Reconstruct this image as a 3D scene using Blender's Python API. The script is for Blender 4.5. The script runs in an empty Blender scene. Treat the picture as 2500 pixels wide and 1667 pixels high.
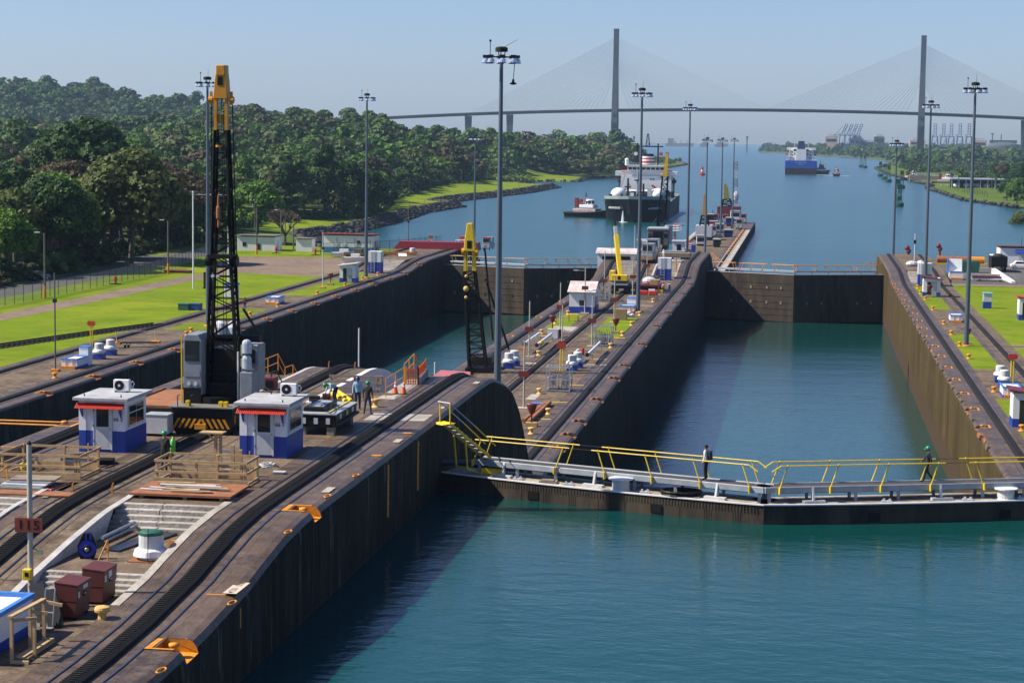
import bpy, bmesh, math, random
from mathutils import Vector, Matrix, noise
random.seed(7)
S = bpy.context.scene
C = S.collection
R = math.radians
# ---------------------------------------------------------------- camera
PITCH, YAW, ROLL, CZ = R(5.88), R(8.3), 0.0131, 34.4
PW, PH = 2500, 1667
FPX = 70 / 36 * PW
_r = Vector((math.cos(YAW), math.sin(YAW), 0)); _f = Vector((-math.sin(YAW), math.cos(YAW), 0)); _z = Vector((0, 0, 1))
_fw = _f * math.cos(PITCH) - _z * math.sin(PITCH); _up = _f * math.sin(PITCH) + _z * math.cos(PITCH)
_cx = (_r + _up * ROLL).normalized(); _cz = -_fw; _cy = _cz.cross(_cx)
cam = bpy.data.objects.new('camera', bpy.data.cameras.new('camera')); C.objects.link(cam)
cam.data.lens = 70; cam.data.sensor_width = 36; cam.data.clip_end = 40000; cam.data.clip_start = 0.5
cam.matrix_world = Matrix((( _cx.x, _cy.x, _cz.x, 0), (_cx.y, _cy.y, _cz.y, 0), (_cx.z, _cy.z, _cz.z, CZ), (0, 0, 0, 1)))
S.camera = cam
# ---------------------------------------------------------------- sky, sun, exposure
SUN_EL = R(45); SUN_DIR = Vector((-1.0, -0.19, 0)).normalized()      # horizontal direction towards the sun
w = bpy.data.worlds.new('World'); S.world = w; w.use_nodes = True
wn = w.node_tree.nodes; wl = w.node_tree.links
sky = wn.new('ShaderNodeTexSky'); sky.sky_type = 'NISHITA'; sky.sun_disc = False
sky.sun_elevation = SUN_EL; sky.sun_rotation = math.atan2(SUN_DIR.x, SUN_DIR.y)
sky.altitude = 0; sky.air_density = 1.0; sky.dust_density = 0.55; sky.ozone_density = 4
tint = wn.new('ShaderNodeMix'); tint.data_type = 'RGBA'; tint.blend_type = 'MULTIPLY'; tint.inputs[0].default_value = 1; tint.inputs[7].default_value = (.93, 1.0, 1.30, 1)   # even white balance of the whole sky
wl.new(sky.outputs[0], tint.inputs[6]); wl.new(tint.outputs[2], wn['Background'].inputs[0]); wn['Background'].inputs[1].default_value = 0.064
sun = bpy.data.objects.new('sun', bpy.data.lights.new('sun', 'SUN')); C.objects.link(sun)
sun.data.energy = 5.0; sun.data.angle = R(0.5); sun.data.color = (1, 0.91, 0.77)
sd = SUN_DIR * math.cos(SUN_EL) + _z * math.sin(SUN_EL)
sun.rotation_euler = sd.to_track_quat('Z', 'Y').to_euler()
S.view_settings.view_transform = 'Standard'; S.view_settings.look = 'None'; S.view_settings.gamma = 1
S.view_settings.exposure = 0.75; S.view_settings.use_curve_mapping = False
S.render.engine = 'CYCLES'
# ---------------------------------------------------------------- measuring: a point seen in the photograph, on a level z
def ray(px, py):
    dx = px - PW / 2; dy = py - PH / 2
    x = dx + dy * ROLL; u = dx * ROLL - dy
    fw = FPX * math.cos(PITCH) + u * math.sin(PITCH); up = u * math.cos(PITCH) - FPX * math.sin(PITCH)
    return Vector((x * math.cos(YAW) - fw * math.sin(YAW), x * math.sin(YAW) + fw * math.cos(YAW), up))
def on(px, py, z):
    r = ray(px, py); t = (z - CZ) / r.z; return Vector((r.x * t, r.y * t, z))
def onY(px, py, Y):
    r = ray(px, py); t = Y / r.y; return Vector((r.x * t, Y, CZ + r.z * t))
VIEWS = {'1': (0, 1250, 3.76), '3': (0, 950, 4.481), '4': (360, 780, 3.136), '5': (720, 830, 4.276), 'C': (1200, 500, 2.613), 'R': (1900, 550, 2.613),
  'L': (0, 500, 3.136), 'M': (600, 500, 3.136), 'P': (1640, 420, 6.03), 'G': (1400, 540, 6.918), 'Q': (2150, 580, 6.534), 'S': (1380, 340, 7.127),
  'B': (1880, 320, 11.76), 'F': (1850, 280, 3.618), 'H': (600, 200, 3.136), 'K': (750, 560, 4.704), 'N': (1200, 640, 4.9), 'W': (0, 0, .9408), 'T': (2200, 380, 7.84), 'V': (1050, 950, 3.136), 'U': (1700, 950, 2.94)}
def at(v, x, y, z):
    o = VIEWS[v]; return on(o[0] + x / o[2], o[1] + y / o[2], z)
# ---------------------------------------------------------------- mesh helpers
class MB:
    def __init__(s): s.v = []; s.f = []; s.mi = []; s.m = 0
    def _add(s, vs, fs):
        n = len(s.v); s.v += [tuple(p) for p in vs]; s.f += [tuple(i + n for i in f) for f in fs]; s.mi += [s.m] * len(fs); return s
    def mat(s, i): s.m = i; return s
    def bx(s, x0, x1, y0, y1, z0, z1):
        return s._add([(x0,y0,z0),(x1,y0,z0),(x1,y1,z0),(x0,y1,z0),(x0,y0,z1),(x1,y0,z1),(x1,y1,z1),(x0,y1,z1)], [(0,3,2,1),(4,5,6,7),(0,1,5,4),(1,2,6,5),(2,3,7,6),(3,0,4,7)])
    def box(s, c, d, rz=0, rx=0, ry=0):
        M = Matrix.Rotation(rz, 3, 'Z') @ Matrix.Rotation(ry, 3, 'Y') @ Matrix.Rotation(rx, 3, 'X'); c = Vector(c)
        vs = [c + M @ Vector((a*d[0]/2, b*d[1]/2, e*d[2]/2)) for e in (-1,1) for a,b in ((-1,-1),(1,-1),(1,1),(-1,1))]
        return s._add(vs, [(0,3,2,1),(4,5,6,7),(0,1,5,4),(1,2,6,5),(2,3,7,6),(3,0,4,7)])
    def bar(s, p, q, w, h=None):
        p = Vector(p); q = Vector(q); d = (q - p).normalized(); h = h or w
        a = d.cross(Vector((0,0,1)));  a = Vector((1,0,0)) if a.length < 1e-4 else a.normalized()
        b = a.cross(d)
        vs = [e + a*i*w/2 + b*j*h/2 for e in (p, q) for i,j in ((-1,-1),(1,-1),(1,1),(-1,1))]
        return s._add(vs, [(0,1,2,3),(7,6,5,4),(0,4,5,1),(1,5,6,2),(2,6,7,3),(3,7,4,0)])
    def tube(s, p, q, r0, r1=None, n=8, caps=True):
        p = Vector(p); q = Vector(q); d = (q - p).normalized(); r1 = r0 if r1 is None else r1
        a = d.cross(Vector((0,0,1))); a = Vector((1,0,0)) if a.length < 1e-4 else a.normalized(); b = a.cross(d)
        vs = [e + (a*math.cos(t) + b*math.sin(t))*r for e, r in ((p, r0), (q, r1)) for t in [2*math.pi*i/n for i in range(n)]]
        fs = [(i, i+n, (i+1)%n+n, (i+1)%n) for i in range(n)]
        if caps: fs += [tuple(range(n)), tuple(range(2*n-1, n-1, -1))]
        return s._add(vs, fs)
    def path(s, pts, r, n=6):
        for a, b in zip(pts, pts[1:]): s.tube(a, b, r, r, n)
        return s
    def lathe(s, c, prof, n=16):
        c = Vector(c); vs = []; fs = []
        for r, z in prof: vs += [c + Vector((r*math.cos(2*math.pi*i/n), r*math.sin(2*math.pi*i/n), z)) for i in range(n)]
        for k in range(len(prof)-1): fs += [(k*n+i, k*n+(i+1)%n, (k+1)*n+(i+1)%n, (k+1)*n+i) for i in range(n)]
        fs += [tuple(range(n-1,-1,-1)), tuple(range((len(prof)-1)*n, len(prof)*n))]
        return s._add(vs, fs)
    def ball(s, c, rx, ry=None, rz=None, n=10, m=6):
        ry = ry or rx; rz = rz or rx
        k = len(s.v); s.lathe((0,0,0), [(max(math.sin(math.pi*i/m), .02), -math.cos(math.pi*i/m)) for i in range(m+1)], n)
        s.v[k:] = [(c[0]+x*rx, c[1]+y*ry, c[2]+z*rz) for x,y,z in s.v[k:]]; return s
    def quad(s, *p): return s._add(p, [tuple(range(len(p)))])
    def prism(s, poly, z0, z1):
        n = len(poly); vs = [(x,y,z0) for x,y in poly] + [(x,y,z1) for x,y in poly]
        return s._add(vs, [tuple(range(n-1,-1,-1)), tuple(range(n,2*n))] + [(i,(i+1)%n,(i+1)%n+n,i+n) for i in range(n)])
    def prismY(s, poly, y0, y1):       # polygon in x,z extruded along y
        n = len(poly); vs = [(x,y0,z) for x,z in poly] + [(x,y1,z) for x,z in poly]
        return s._add(vs, [tuple(range(n)), tuple(range(2*n-1,n-1,-1))] + [((i+1)%n,i,i+n,(i+1)%n+n) for i in range(n)])
    def prismX(s, poly, x0, x1):       # polygon in y,z extruded along x
        n = len(poly); vs = [(x0,y,z) for y,z in poly] + [(x1,y,z) for y,z in poly]
        return s._add(vs, [tuple(range(n-1,-1,-1)), tuple(range(n,2*n))] + [(i,(i+1)%n,(i+1)%n+n,i+n) for i in range(n)])
    def sweep(s, ys, xz):              # xz(y) -> list of (x,z): an open section carried along y
        rows = [xz(y) for y in ys]; n = len(rows[0])
        vs = [(x,y,z) for y, row in zip(ys, rows) for x,z in row]
        return s._add(vs, [(k*n+i, k*n+i+1, (k+1)*n+i+1, (k+1)*n+i) for k in range(len(ys)-1) for i in range(n-1)])
    def build(s, name, mats, parent=None, loc=None, rz=0, smooth=False, bev=0):
        me = bpy.data.meshes.new(name); me.from_pydata(s.v, [], s.f)
        mats = mats if isinstance(mats, (list, tuple)) else [mats]
        for m in mats: me.materials.append(m)
        if len(mats) > 1: me.polygons.foreach_set('material_index', s.mi)
        if smooth: me.polygons.foreach_set('use_smooth', [True]*len(me.polygons))
        me.update()
        o = bpy.data.objects.new(name, me); C.objects.link(o)
        if parent: o.parent = parent
        if loc is not None: o.location = loc
        o.rotation_euler.z = rz
        if bev:
            b = o.modifiers.new('bevel', 'BEVEL'); b.width = bev; b.segments = 1; b.limit_method = 'ANGLE'
        return o
def tag(o, label, cat, group=None, kind=None):
    if label: o['label'] = label
    if cat: o['category'] = cat
    if group: o['group'] = group
    if kind: o['kind'] = kind
    return o
def thing(name, label, cat, loc=(0,0,0), rz=0, group=None):
    o = bpy.data.objects.new(name, None); C.objects.link(o); o.location = loc; o.rotation_euler.z = rz; o.empty_display_size = .3
    return tag(o, label, cat, group)
def dup(o, loc, rz=None, label=None, group=None, sc=None):
    c = o.copy(); C.objects.link(c); c.location = loc
    if rz is not None: c.rotation_euler.z = rz
    if sc: c.scale = (sc, sc, sc) if not isinstance(sc, tuple) else sc
    if label: c['label'] = label
    if group: c['group'] = group
    def kids(a, b):
        for ch in a.children:
            k = ch.copy(); C.objects.link(k); k.parent = b; kids(ch, k)
    kids(o, c); return c
def text(s, size, mat, parent, loc, rot=(R(90),0,0), ext=.004, name='lettering', sx=1):
    cu = bpy.data.curves.new(name, 'FONT'); cu.body = s; cu.size = size; cu.extrude = ext; cu.align_x = 'CENTER'; cu.align_y = 'CENTER'; cu.resolution_u = 2
    t = bpy.data.objects.new(name, cu); C.objects.link(t)
    me = bpy.data.meshes.new_from_object(t.evaluated_get(bpy.context.evaluated_depsgraph_get())); bpy.data.objects.remove(t)
    me.materials.clear(); me.materials.append(mat)
    o = bpy.data.objects.new(name, me); C.objects.link(o); o.parent = parent; o.location = loc; o.rotation_euler = rot; o.scale = (sx,1,1); return o
def lerp(pts, y):
    if y <= pts[0][0]: return pts[0][1]
    for (a, za), (b, zb) in zip(pts, pts[1:]):
        if y <= b: return za + (zb - za) * (y - a) / (b - a)
    return pts[-1][1]
# ---------------------------------------------------------------- materials
MATS = {}
def mat(name, col, rough=.7, metal=0, var=.25, scale=3., bump=0., col2=None, coord='Object', bscale=None, detail=4, streak=False, spec=None):
    if name in MATS: return MATS[name]
    m = bpy.data.materials.new(name); m.use_nodes = True; N = m.node_tree.nodes; L = m.node_tree.links; b = N['Principled BSDF']
    b.inputs['Roughness'].default_value = rough; b.inputs['Metallic'].default_value = metal
    if spec is not None: b.inputs['Specular IOR Level'].default_value = spec
    c = Vector(col); c2 = Vector(col2) if col2 else c * (1 - var)
    if var or col2:
        tc = N.new('ShaderNodeTexCoord') if coord == 'Object' else N.new('ShaderNodeNewGeometry')
        src = tc.outputs['Object' if coord == 'Object' else 'Position']
        mp = N.new('ShaderNodeMapping'); L.new(src, mp.inputs[0]); mp.inputs['Scale'].default_value = (1, 1, .12) if streak else (1, 1, 1)
        nz = N.new('ShaderNodeTexNoise'); nz.inputs['Scale'].default_value = scale; nz.inputs['Detail'].default_value = detail; L.new(mp.outputs[0], nz.inputs[0])
        nz.inputs['Roughness'].default_value = .65
        rp = N.new('ShaderNodeValToRGB'); L.new(nz.outputs[0], rp.inputs[0])
        rp.color_ramp.elements[0].position = .32; rp.color_ramp.elements[1].position = .68
        rp.color_ramp.elements[0].color = (*c2, 1); rp.color_ramp.elements[1].color = (*c, 1)
        L.new(rp.outputs[0], b.inputs['Base Color'])
        if bump:
            bp = N.new('ShaderNodeBump'); bp.inputs['Strength'].default_value = bump; bp.inputs['Distance'].default_value = .05
            n2 = N.new('ShaderNodeTexNoise'); n2.inputs['Scale'].default_value = bscale or scale * 4; n2.inputs['Detail'].default_value = 5; L.new(mp.outputs[0], n2.inputs[0])
            L.new(n2.outputs[0], bp.inputs['Height']); L.new(bp.outputs[0], b.inputs['Normal'])
    else: b.inputs['Base Color'].default_value = (*c, 1)
    MATS[name] = m; return m
def layered(name, cols, rough=.85, streak=0, bump=.5, bs=6., scales=(.12, .9, 5.), spec=.2, fleck=None, band=None):
    """weathered surface: three noise scales over world position; cols = base, dark stain, light wear, rust tint"""
    m = bpy.data.materials.new(name); m.use_nodes = True; N = m.node_tree.nodes; L = m.node_tree.links; b = N['Principled BSDF']
    b.inputs['Roughness'].default_value = rough; b.inputs['Specular IOR Level'].default_value = spec
    g = N.new('ShaderNodeNewGeometry'); mp = N.new('ShaderNodeMapping'); L.new(g.outputs['Position'], mp.inputs[0])
    mp.inputs['Scale'].default_value = (1, 1, streak or 1)
    prev = None
    for i, (sc, lo, hi) in enumerate(((scales[0], .42, .62), (scales[1], .45, .7), (scales[2], .5, .75))):
        nz = N.new('ShaderNodeTexNoise'); nz.inputs['Scale'].default_value = sc; nz.inputs['Detail'].default_value = 8; nz.inputs['Roughness'].default_value = .7
        L.new(mp.outputs[0], nz.inputs[0])
        rp = N.new('ShaderNodeMapRange'); rp.inputs['From Min'].default_value = lo; rp.inputs['From Max'].default_value = hi; L.new(nz.outputs[0], rp.inputs[0])
        mx = N.new('ShaderNodeMix'); mx.data_type = 'RGBA'; L.new(rp.outputs[0], mx.inputs[0])
        if prev is None: mx.inputs[6].default_value = (*cols[0], 1)
        else: L.new(prev, mx.inputs[6])
        mx.inputs[7].default_value = (*cols[i + 1], 1); prev = mx.outputs[2]
    if fleck:                              # lime runs and scrapes
        nz = N.new('ShaderNodeTexNoise'); nz.inputs['Scale'].default_value = 1.9; nz.inputs['Detail'].default_value = 9; nz.inputs['Roughness'].default_value = .75; L.new(mp.outputs[0], nz.inputs[0])
        rp = N.new('ShaderNodeMapRange'); rp.inputs['From Min'].default_value = .56; rp.inputs['From Max'].default_value = .70; L.new(nz.outputs[0], rp.inputs[0])
        mx = N.new('ShaderNodeMix'); mx.data_type = 'RGBA'; L.new(rp.outputs[0], mx.inputs[0]); L.new(prev, mx.inputs[6]); mx.inputs[7].default_value = (*fleck, 1); prev = mx.outputs[2]
    if band:                               # growth band above the waterline with a ragged top
        sp = N.new('ShaderNodeSeparateXYZ'); L.new(g.outputs['Position'], sp.inputs[0]); nz = N.new('ShaderNodeTexNoise'); nz.inputs['Scale'].default_value = .5; nz.inputs['Detail'].default_value = 6; L.new(g.outputs['Position'], nz.inputs[0])
        ma = N.new('ShaderNodeMath'); ma.operation = 'MULTIPLY_ADD'; ma.inputs[1].default_value = -4; L.new(nz.outputs[0], ma.inputs[0]); L.new(sp.outputs[2], ma.inputs[2])
        rp = N.new('ShaderNodeMapRange'); rp.inputs['From Min'].default_value = band[0] - 2 + .35; rp.inputs['From Max'].default_value = band[0] - 2 - .35; L.new(ma.outputs[0], rp.inputs[0])
        mx = N.new('ShaderNodeMix'); mx.data_type = 'RGBA'; L.new(rp.outputs[0], mx.inputs[0]); L.new(prev, mx.inputs[6]); mx.inputs[7].default_value = (*band[1], 1); prev = mx.outputs[2]
    L.new(prev, b.inputs['Base Color'])
    bp = N.new('ShaderNodeBump'); bp.inputs['Strength'].default_value = bump; bp.inputs['Distance'].default_value = .08
    n2 = N.new('ShaderNodeTexNoise'); n2.inputs['Scale'].default_value = bs; n2.inputs['Detail'].default_value = 6; L.new(mp.outputs[0], n2.inputs[0])
    L.new(n2.outputs[0], bp.inputs['Height']); L.new(bp.outputs[0], b.inputs['Normal'])
    MATS[name] = m; return m
CONC = layered('concrete_deck', [(.135,.098,.066), (.050,.037,.028), (.215,.165,.115), (.090,.055,.032)], scales=(.22,1.1,7.))
TRACKC = layered('track_concrete', [(.095,.065,.044), (.040,.030,.024), (.145,.108,.078), (.135,.066,.028)], rough=.5, scales=(.25,1.3,7.), spec=.35)
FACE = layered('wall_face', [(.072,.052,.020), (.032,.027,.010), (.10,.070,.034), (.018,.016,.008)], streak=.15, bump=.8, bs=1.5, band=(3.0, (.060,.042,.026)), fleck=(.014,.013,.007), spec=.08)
FACE_SHADE = layered('shade_stained_face', [(.030,.025,.018), (.012,.011,.009), (.055,.046,.034), (.018,.014,.010)], streak=.10, bump=.9, bs=1.5, scales=(.3,1.4,5.), spec=.08, fleck=(.17,.155,.13))  # darker twin of the wall face: staining plus shade put into the colour
PALEC = layered('pale_concrete', [(.36,.33,.29), (.24,.22,.19), (.46,.43,.39), (.28,.24,.19)])
WHITE = mat('white_paint', (.74,.74,.74), .55, var=.14, scale=2.2)
OFFW = mat('white_curb', (.46,.44,.43), .7, var=.3, scale=1.5, coord='W')
BLUE = mat('blue_paint', (.012,.05,.33), .5, var=.3, scale=2)
LBLUE = mat('light_blue_paint', (.05,.22,.62), .5, var=.25)
RED = mat('red_paint', (.5,.035,.02), .45, var=.2)
MAROON = mat('maroon_paint', (.16,.02,.022), .5, var=.3)
BROWNR = mat('oxide_red', (.125,.028,.02), .55, var=.35, scale=1.5)
ORANGE = mat('orange_paint', (.72,.27,.012), .6, var=.35, scale=4)
YEL = mat('yellow_paint', (.75,.52,.012), .45, var=.25, scale=4)
CRANEY = mat('crane_yellow', (.62,.27,.008), .45, var=.3, scale=2)
CREAM = mat('cream_paint', (.68,.42,.12), .6, var=.2)
BLACK = mat('black_paint', (.010,.010,.011), .5, var=.3, spec=.2)
DARK = mat('dark_steel', (.024,.022,.021), .6, var=.4, scale=2, spec=.2)
GREY = mat('grey_paint', (.34,.37,.40), .5, var=.25, scale=1.5)
LGREY = mat('light_grey_paint', (.55,.56,.57), .5, var=.2, scale=2)
GALV = mat('galvanised_steel', (.38,.41,.44), .4, .5, var=.3, scale=6)
MASTM = mat('mast_steel', (.10,.125,.16), .45, .3, var=.15, scale=.4)
RAIL = mat('rail_steel', (.14,.165,.22), .3, .8, var=.3)
RACK = mat('rack_steel', (.016,.015,.015), .75, 0, var=.4, scale=30, spec=.2)
WOOD = mat('raw_timber', (.5,.33,.16), .75, var=.35, scale=3)
WOODG = mat('weathered_timber', (.27,.22,.16), .8, var=.4, scale=3)
RUST = mat('rusty_steel', (.32,.12,.045), .8, var=.45, scale=1.5)
GLASS = mat('dark_glass', (.015,.02,.024), .08, var=0)
HATG = mat('green_helmet', (.01,.23,.10), .3, var=0)
HATB = mat('blue_helmet', (.012,.03,.16), .3, var=0)
SKIN = mat('skin', (.22,.12,.075), .6, var=0)
GREEN = mat('green_paint', (.02,.12,.07), .55, var=.35)
STONE = mat('dark_rock', (.06,.055,.05), .9, var=.6, scale=.8, coord='W')
CONER = mat('cone_orange', (.85,.12,.015), .5, var=.1)
RUBBER = mat('tyre_rubber', (.015,.015,.016), .8, var=.2)
SHIPW = mat('ship_white', (.72,.72,.70), .5, var=.12, scale=.3)
HAZEGREY = mat('bridge_concrete', (.09,.10,.11), .8, var=.2, scale=.02, spec=.1)
# ================================================================ WATER
def water_mat(name, deep, scale, bstr, rough=.06):
    m = bpy.data.materials.new(name); m.use_nodes = True; N = m.node_tree.nodes; L = m.node_tree.links; b = N['Principled BSDF']
    b.inputs['Roughness'].default_value = rough; b.inputs['IOR'].default_value = 1.33
    g = N.new('ShaderNodeNewGeometry'); mp = N.new('ShaderNodeMapping'); L.new(g.outputs['Position'], mp.inputs[0])
    mp.inputs['Rotation'].default_value = (0, 0, R(12)); mp.inputs['Scale'].default_value = (.55, 1, 1)
    a = N.new('ShaderNodeTexNoise'); a.inputs['Scale'].default_value = scale; a.inputs['Detail'].default_value = 5; a.inputs['Roughness'].default_value = .62; L.new(mp.outputs[0], a.inputs[0])
    c = N.new('ShaderNodeTexNoise'); c.inputs['Scale'].default_value = scale * .13; c.inputs['Detail'].default_value = 3; L.new(mp.outputs[0], c.inputs[0])
    ad = N.new('ShaderNodeMath'); ad.operation = 'MULTIPLY_ADD'; ad.inputs[1].default_value = 1.6; L.new(c.outputs[0], ad.inputs[0]); L.new(a.outputs[0], ad.inputs[2])
    bp = N.new('ShaderNodeBump'); bp.inputs['Strength'].default_value = bstr; bp.inputs['Distance'].default_value = .5 / scale * .5; L.new(ad.outputs[0], bp.inputs['Height'])
    L.new(bp.outputs[0], b.inputs['Normal'])
    d = N.new('ShaderNodeTexNoise'); d.inputs['Scale'].default_value = .012; d.inputs['Detail'].default_value = 4; L.new(mp.outputs[0], d.inputs[0])
    mx = N.new('ShaderNodeMix'); mx.data_type = 'RGBA'; L.new(d.outputs[0], mx.inputs[0]); mx.inputs[6].default_value = (*[k * .55 for k in deep], 1); mx.inputs[7].default_value = (*[k * 1.45 for k in deep], 1)
    L.new(mx.outputs[2], b.inputs['Base Color']); return m
SEA = water_mat('sea_water', (.005,.056,.060), .42, .7, .2)
LOCKW = water_mat('lock_water', (.003,.044,.042), 1.0, .22, .05)
o = MB().quad((-9000,380,0),(6000,380,0),(6000,13000,0),(-9000,13000,0)).build('sea', SEA); o['kind'] = 'structure'
o = MB().quad((-71,100,0),(-36,100,0),(-36,386,0),(-71,386,0)).build('water_of_chamber', LOCKW); o['kind'] = 'structure'
o = MB().quad((-19,100,0),(16,100,0),(16,386,0),(-19,386,0)).build('water_of_chamber', LOCKW); o['kind'] = 'structure'
o = MB().quad((-19,-60,15.97),(16,-60,15.97),(16,102.5,15.97),(-19,102.5,15.97)).build('water_of_chamber', LOCKW); o['kind'] = 'structure'
# ================================================================ LOCK WALLS
XL, XR, XCL, XLL = -18.4, 15.3, -36.7, -70.2
PR = [(20,18.45),(50,18.45),(56,18.5),(60,18.65),(65,19.04),(67,19.33),(70,19.7),(73,19.87),(76,19.9),(117,19.9),(119.5,19.72),(121.5,19.35),(124.5,18.75),(127.2,18.0),(130.35,16.45),(132.6,14.66),(135.5,12.2),(138,10.7),(141,9.9),(144,9.7),
      (342,9.7),(350,10.1),(356,11.0),(362,11.7),(368,11.9),(398,11.9),(404,11.2),(414,8),(424,4.5),(430,3.3),(436,3.1),(762,3.1)]
PM = [(20,18.2),(60,18.2),(62.7,18.55),(64.8,18.9),(66.7,19.15),(68.7,19.42),(72.5,19.8),(76,19.9),(78,19.9),(117,19.95),(119.2,19.97),(121.4,19.81),(123.4,19.5),(125.5,19.03),(127.6,18.33),(129,17.8),(132,15.8),(136,12),(139,10.4),(143,9.7),
      (342,9.7),(350,10.3),(358,11.4),(364,11.8),(370,11.9),(398,11.9),(404,11.2),(414,8),(424,4.5),(430,3.3),(436,3.1),(762,3.1)]
PP = [(20,18.45),(64.85,18.45),(64.85,18.45),(115,19.9)]
PS = [(20,9.7),(348,9.7),(356,10.0),(364,10.6),(374,10.95),(420,11.0),(426,10.2),(434,6),(440,3.1),(520,3.1)]
pr = lambda y: lerp(PR, y); pm = lambda y: lerp(PM, y); ps = lambda y: lerp(PS, y)
def ysteps(a, b, extra=()):
    ys = set(extra); y = a
    while y < b:
        ys.add(round(y, 3)); y += 1.0 if (50 < y < 82 or 114 < y < 146 or 338 < y < 440) else 4.0
    ys.add(b); return sorted(ys)
def edge_strip(mb, xe, sgn, width, prof, y0, y1, zbot, notches, rnd=.45, mats=(4, 1, 2), big=()):
    """track strip along a chamber: chamber face, rounded nose, top; notches = painted bollard recesses cut in the nose"""
    cut = 1.15; ex = []
    for n in notches: ex += [n[0], n[1]]
    ys = ysteps(y0, y1, ex)
    X = lambda d: xe - sgn * d          # d metres back from the face
    nose = lambda y: [(X(0), zbot), (X(0), prof(y) - rnd), (X(rnd*.12), prof(y) - rnd*.55), (X(rnd*.45), prof(y) - rnd*.13), (X(rnd), prof(y)), (X(cut), prof(y))]
    seg = []; cur = [ys[0]]; inn = False
    def is_notch(a, b): return any(n[0] <= (a+b)/2 <= n[1] for n in notches)
    for a, b in zip(ys, ys[1:]):
        n = is_notch(a, b)
        if n != inn and len(cur) > 1: seg.append((inn, cur)); cur = [a]
        inn = n; cur.append(b) if cur[-1] != b else None
    seg.append((inn, cur))
    for n, yy in seg:
        k = len(mb.f)
        if not n:
            mb.mat(mats[0]).sweep(yy, nose)
            for i, fi in enumerate(range(k, len(mb.f))): mb.mi[fi] = mats[1] if i % 5 < 2 else mats[0]
        else:
            a, b = yy[0], yy[-1]; isb = any(n_[0] <= (a+b)/2 <= n_[1] for n_ in big); dz = .42 if isb else .3; nm = mats[2] if isb else 3
            fl = lambda y: prof(y) - dz
            mb.mat(mats[1]).sweep(yy, lambda y: [(X(0), zbot), (X(0), fl(y))])
            mb.mat(nm).sweep(yy, lambda y: [(X(0), fl(y)), (X(cut), fl(y)), (X(cut), prof(y))])
            mb.mat(nm if isb else mats[0])
            for y in (a, b): mb.quad(*[(x, y, z) for x, z in [(X(0), fl(y))] + nose(y)[1:] + [(X(cut), fl(y))]])
    mb.mat(mats[0]).sweep(ys, lambda y: [(X(cut), prof(y)), (X(width), prof(y)), (X(width), prof(y) - 2.5)])
NEARN = [(57.8, 59.0), (74.0, 75.05)]
def recess(ya, yb, xe, sgn, prof, label, group):
    bigr = group is None; OR = ORANGE if bigr or xe != XL else RUST; dz0 = .42 if ya in (57.8, 74.0) else .3
    """rim plate and mooring post of a painted recess"""
    y = (ya + yb) / 2; z = prof(y); X = lambda d: xe - sgn * d
    t = thing('mooring_recess', label, 'mooring recess', (X(.6), y, z), 0, group)
    m = MB(); L_ = (yb - ya) / 2; ss = -sgn
    m.bx(*sorted((ss*.52, ss*.72)), -L_-.12, L_+.12, .004, .02); m.bx(*sorted((ss*-.2, ss*.52)), L_, L_+.12, .004, .02); m.bx(*sorted((ss*-.2, ss*.52)), -L_-.12, -L_, .004, .02)
    m.build('rim', OR, t)
    MB().lathe((0,0,-dz0), [(.16,0),(.13,.08),(.11,.3),(.17,.36),(.17,.44),(.05,.47)], 12).build('post', OR, t, smooth=True)
    return t
mb = MB()
cn = NEARN + [(150.5+i*0, 152.5) for i in range(0)]
CN = [(156,157.6),(163,164.6),(171,172.6),(186,187.6),(203,204.8),(215,216.6),(238,239.6),(262,263.6),(283,284.6),(300,301.6),(318,319.6),(340,341.6)]
edge_strip(mb, XL, 1, 3.65, pr, 20, 762, -4, NEARN + CN, big=NEARN)
CNL = [(84.5,86.2),(93,94.6),(190,191.6),(216,217.6),(243,244.6),(270,271.6),(296,297.6),(322,323.6)]
edge_strip(mb, XCL, -1, 3.65, pr, 20, 762, -4, CNL)
# end face of the pier and body under it
mb.mat(1).quad((XCL,762,-4),(XL,762,-4),(XL,762,3.1),(XCL,762,3.1))
# return track strip in the middle
ys = ysteps(20, 762); X0, X1 = -30.0, -26.4
mb.mat(0).sweep(ys, lambda y: [(X0, pm(y)), (X1, pm(y))])
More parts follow.
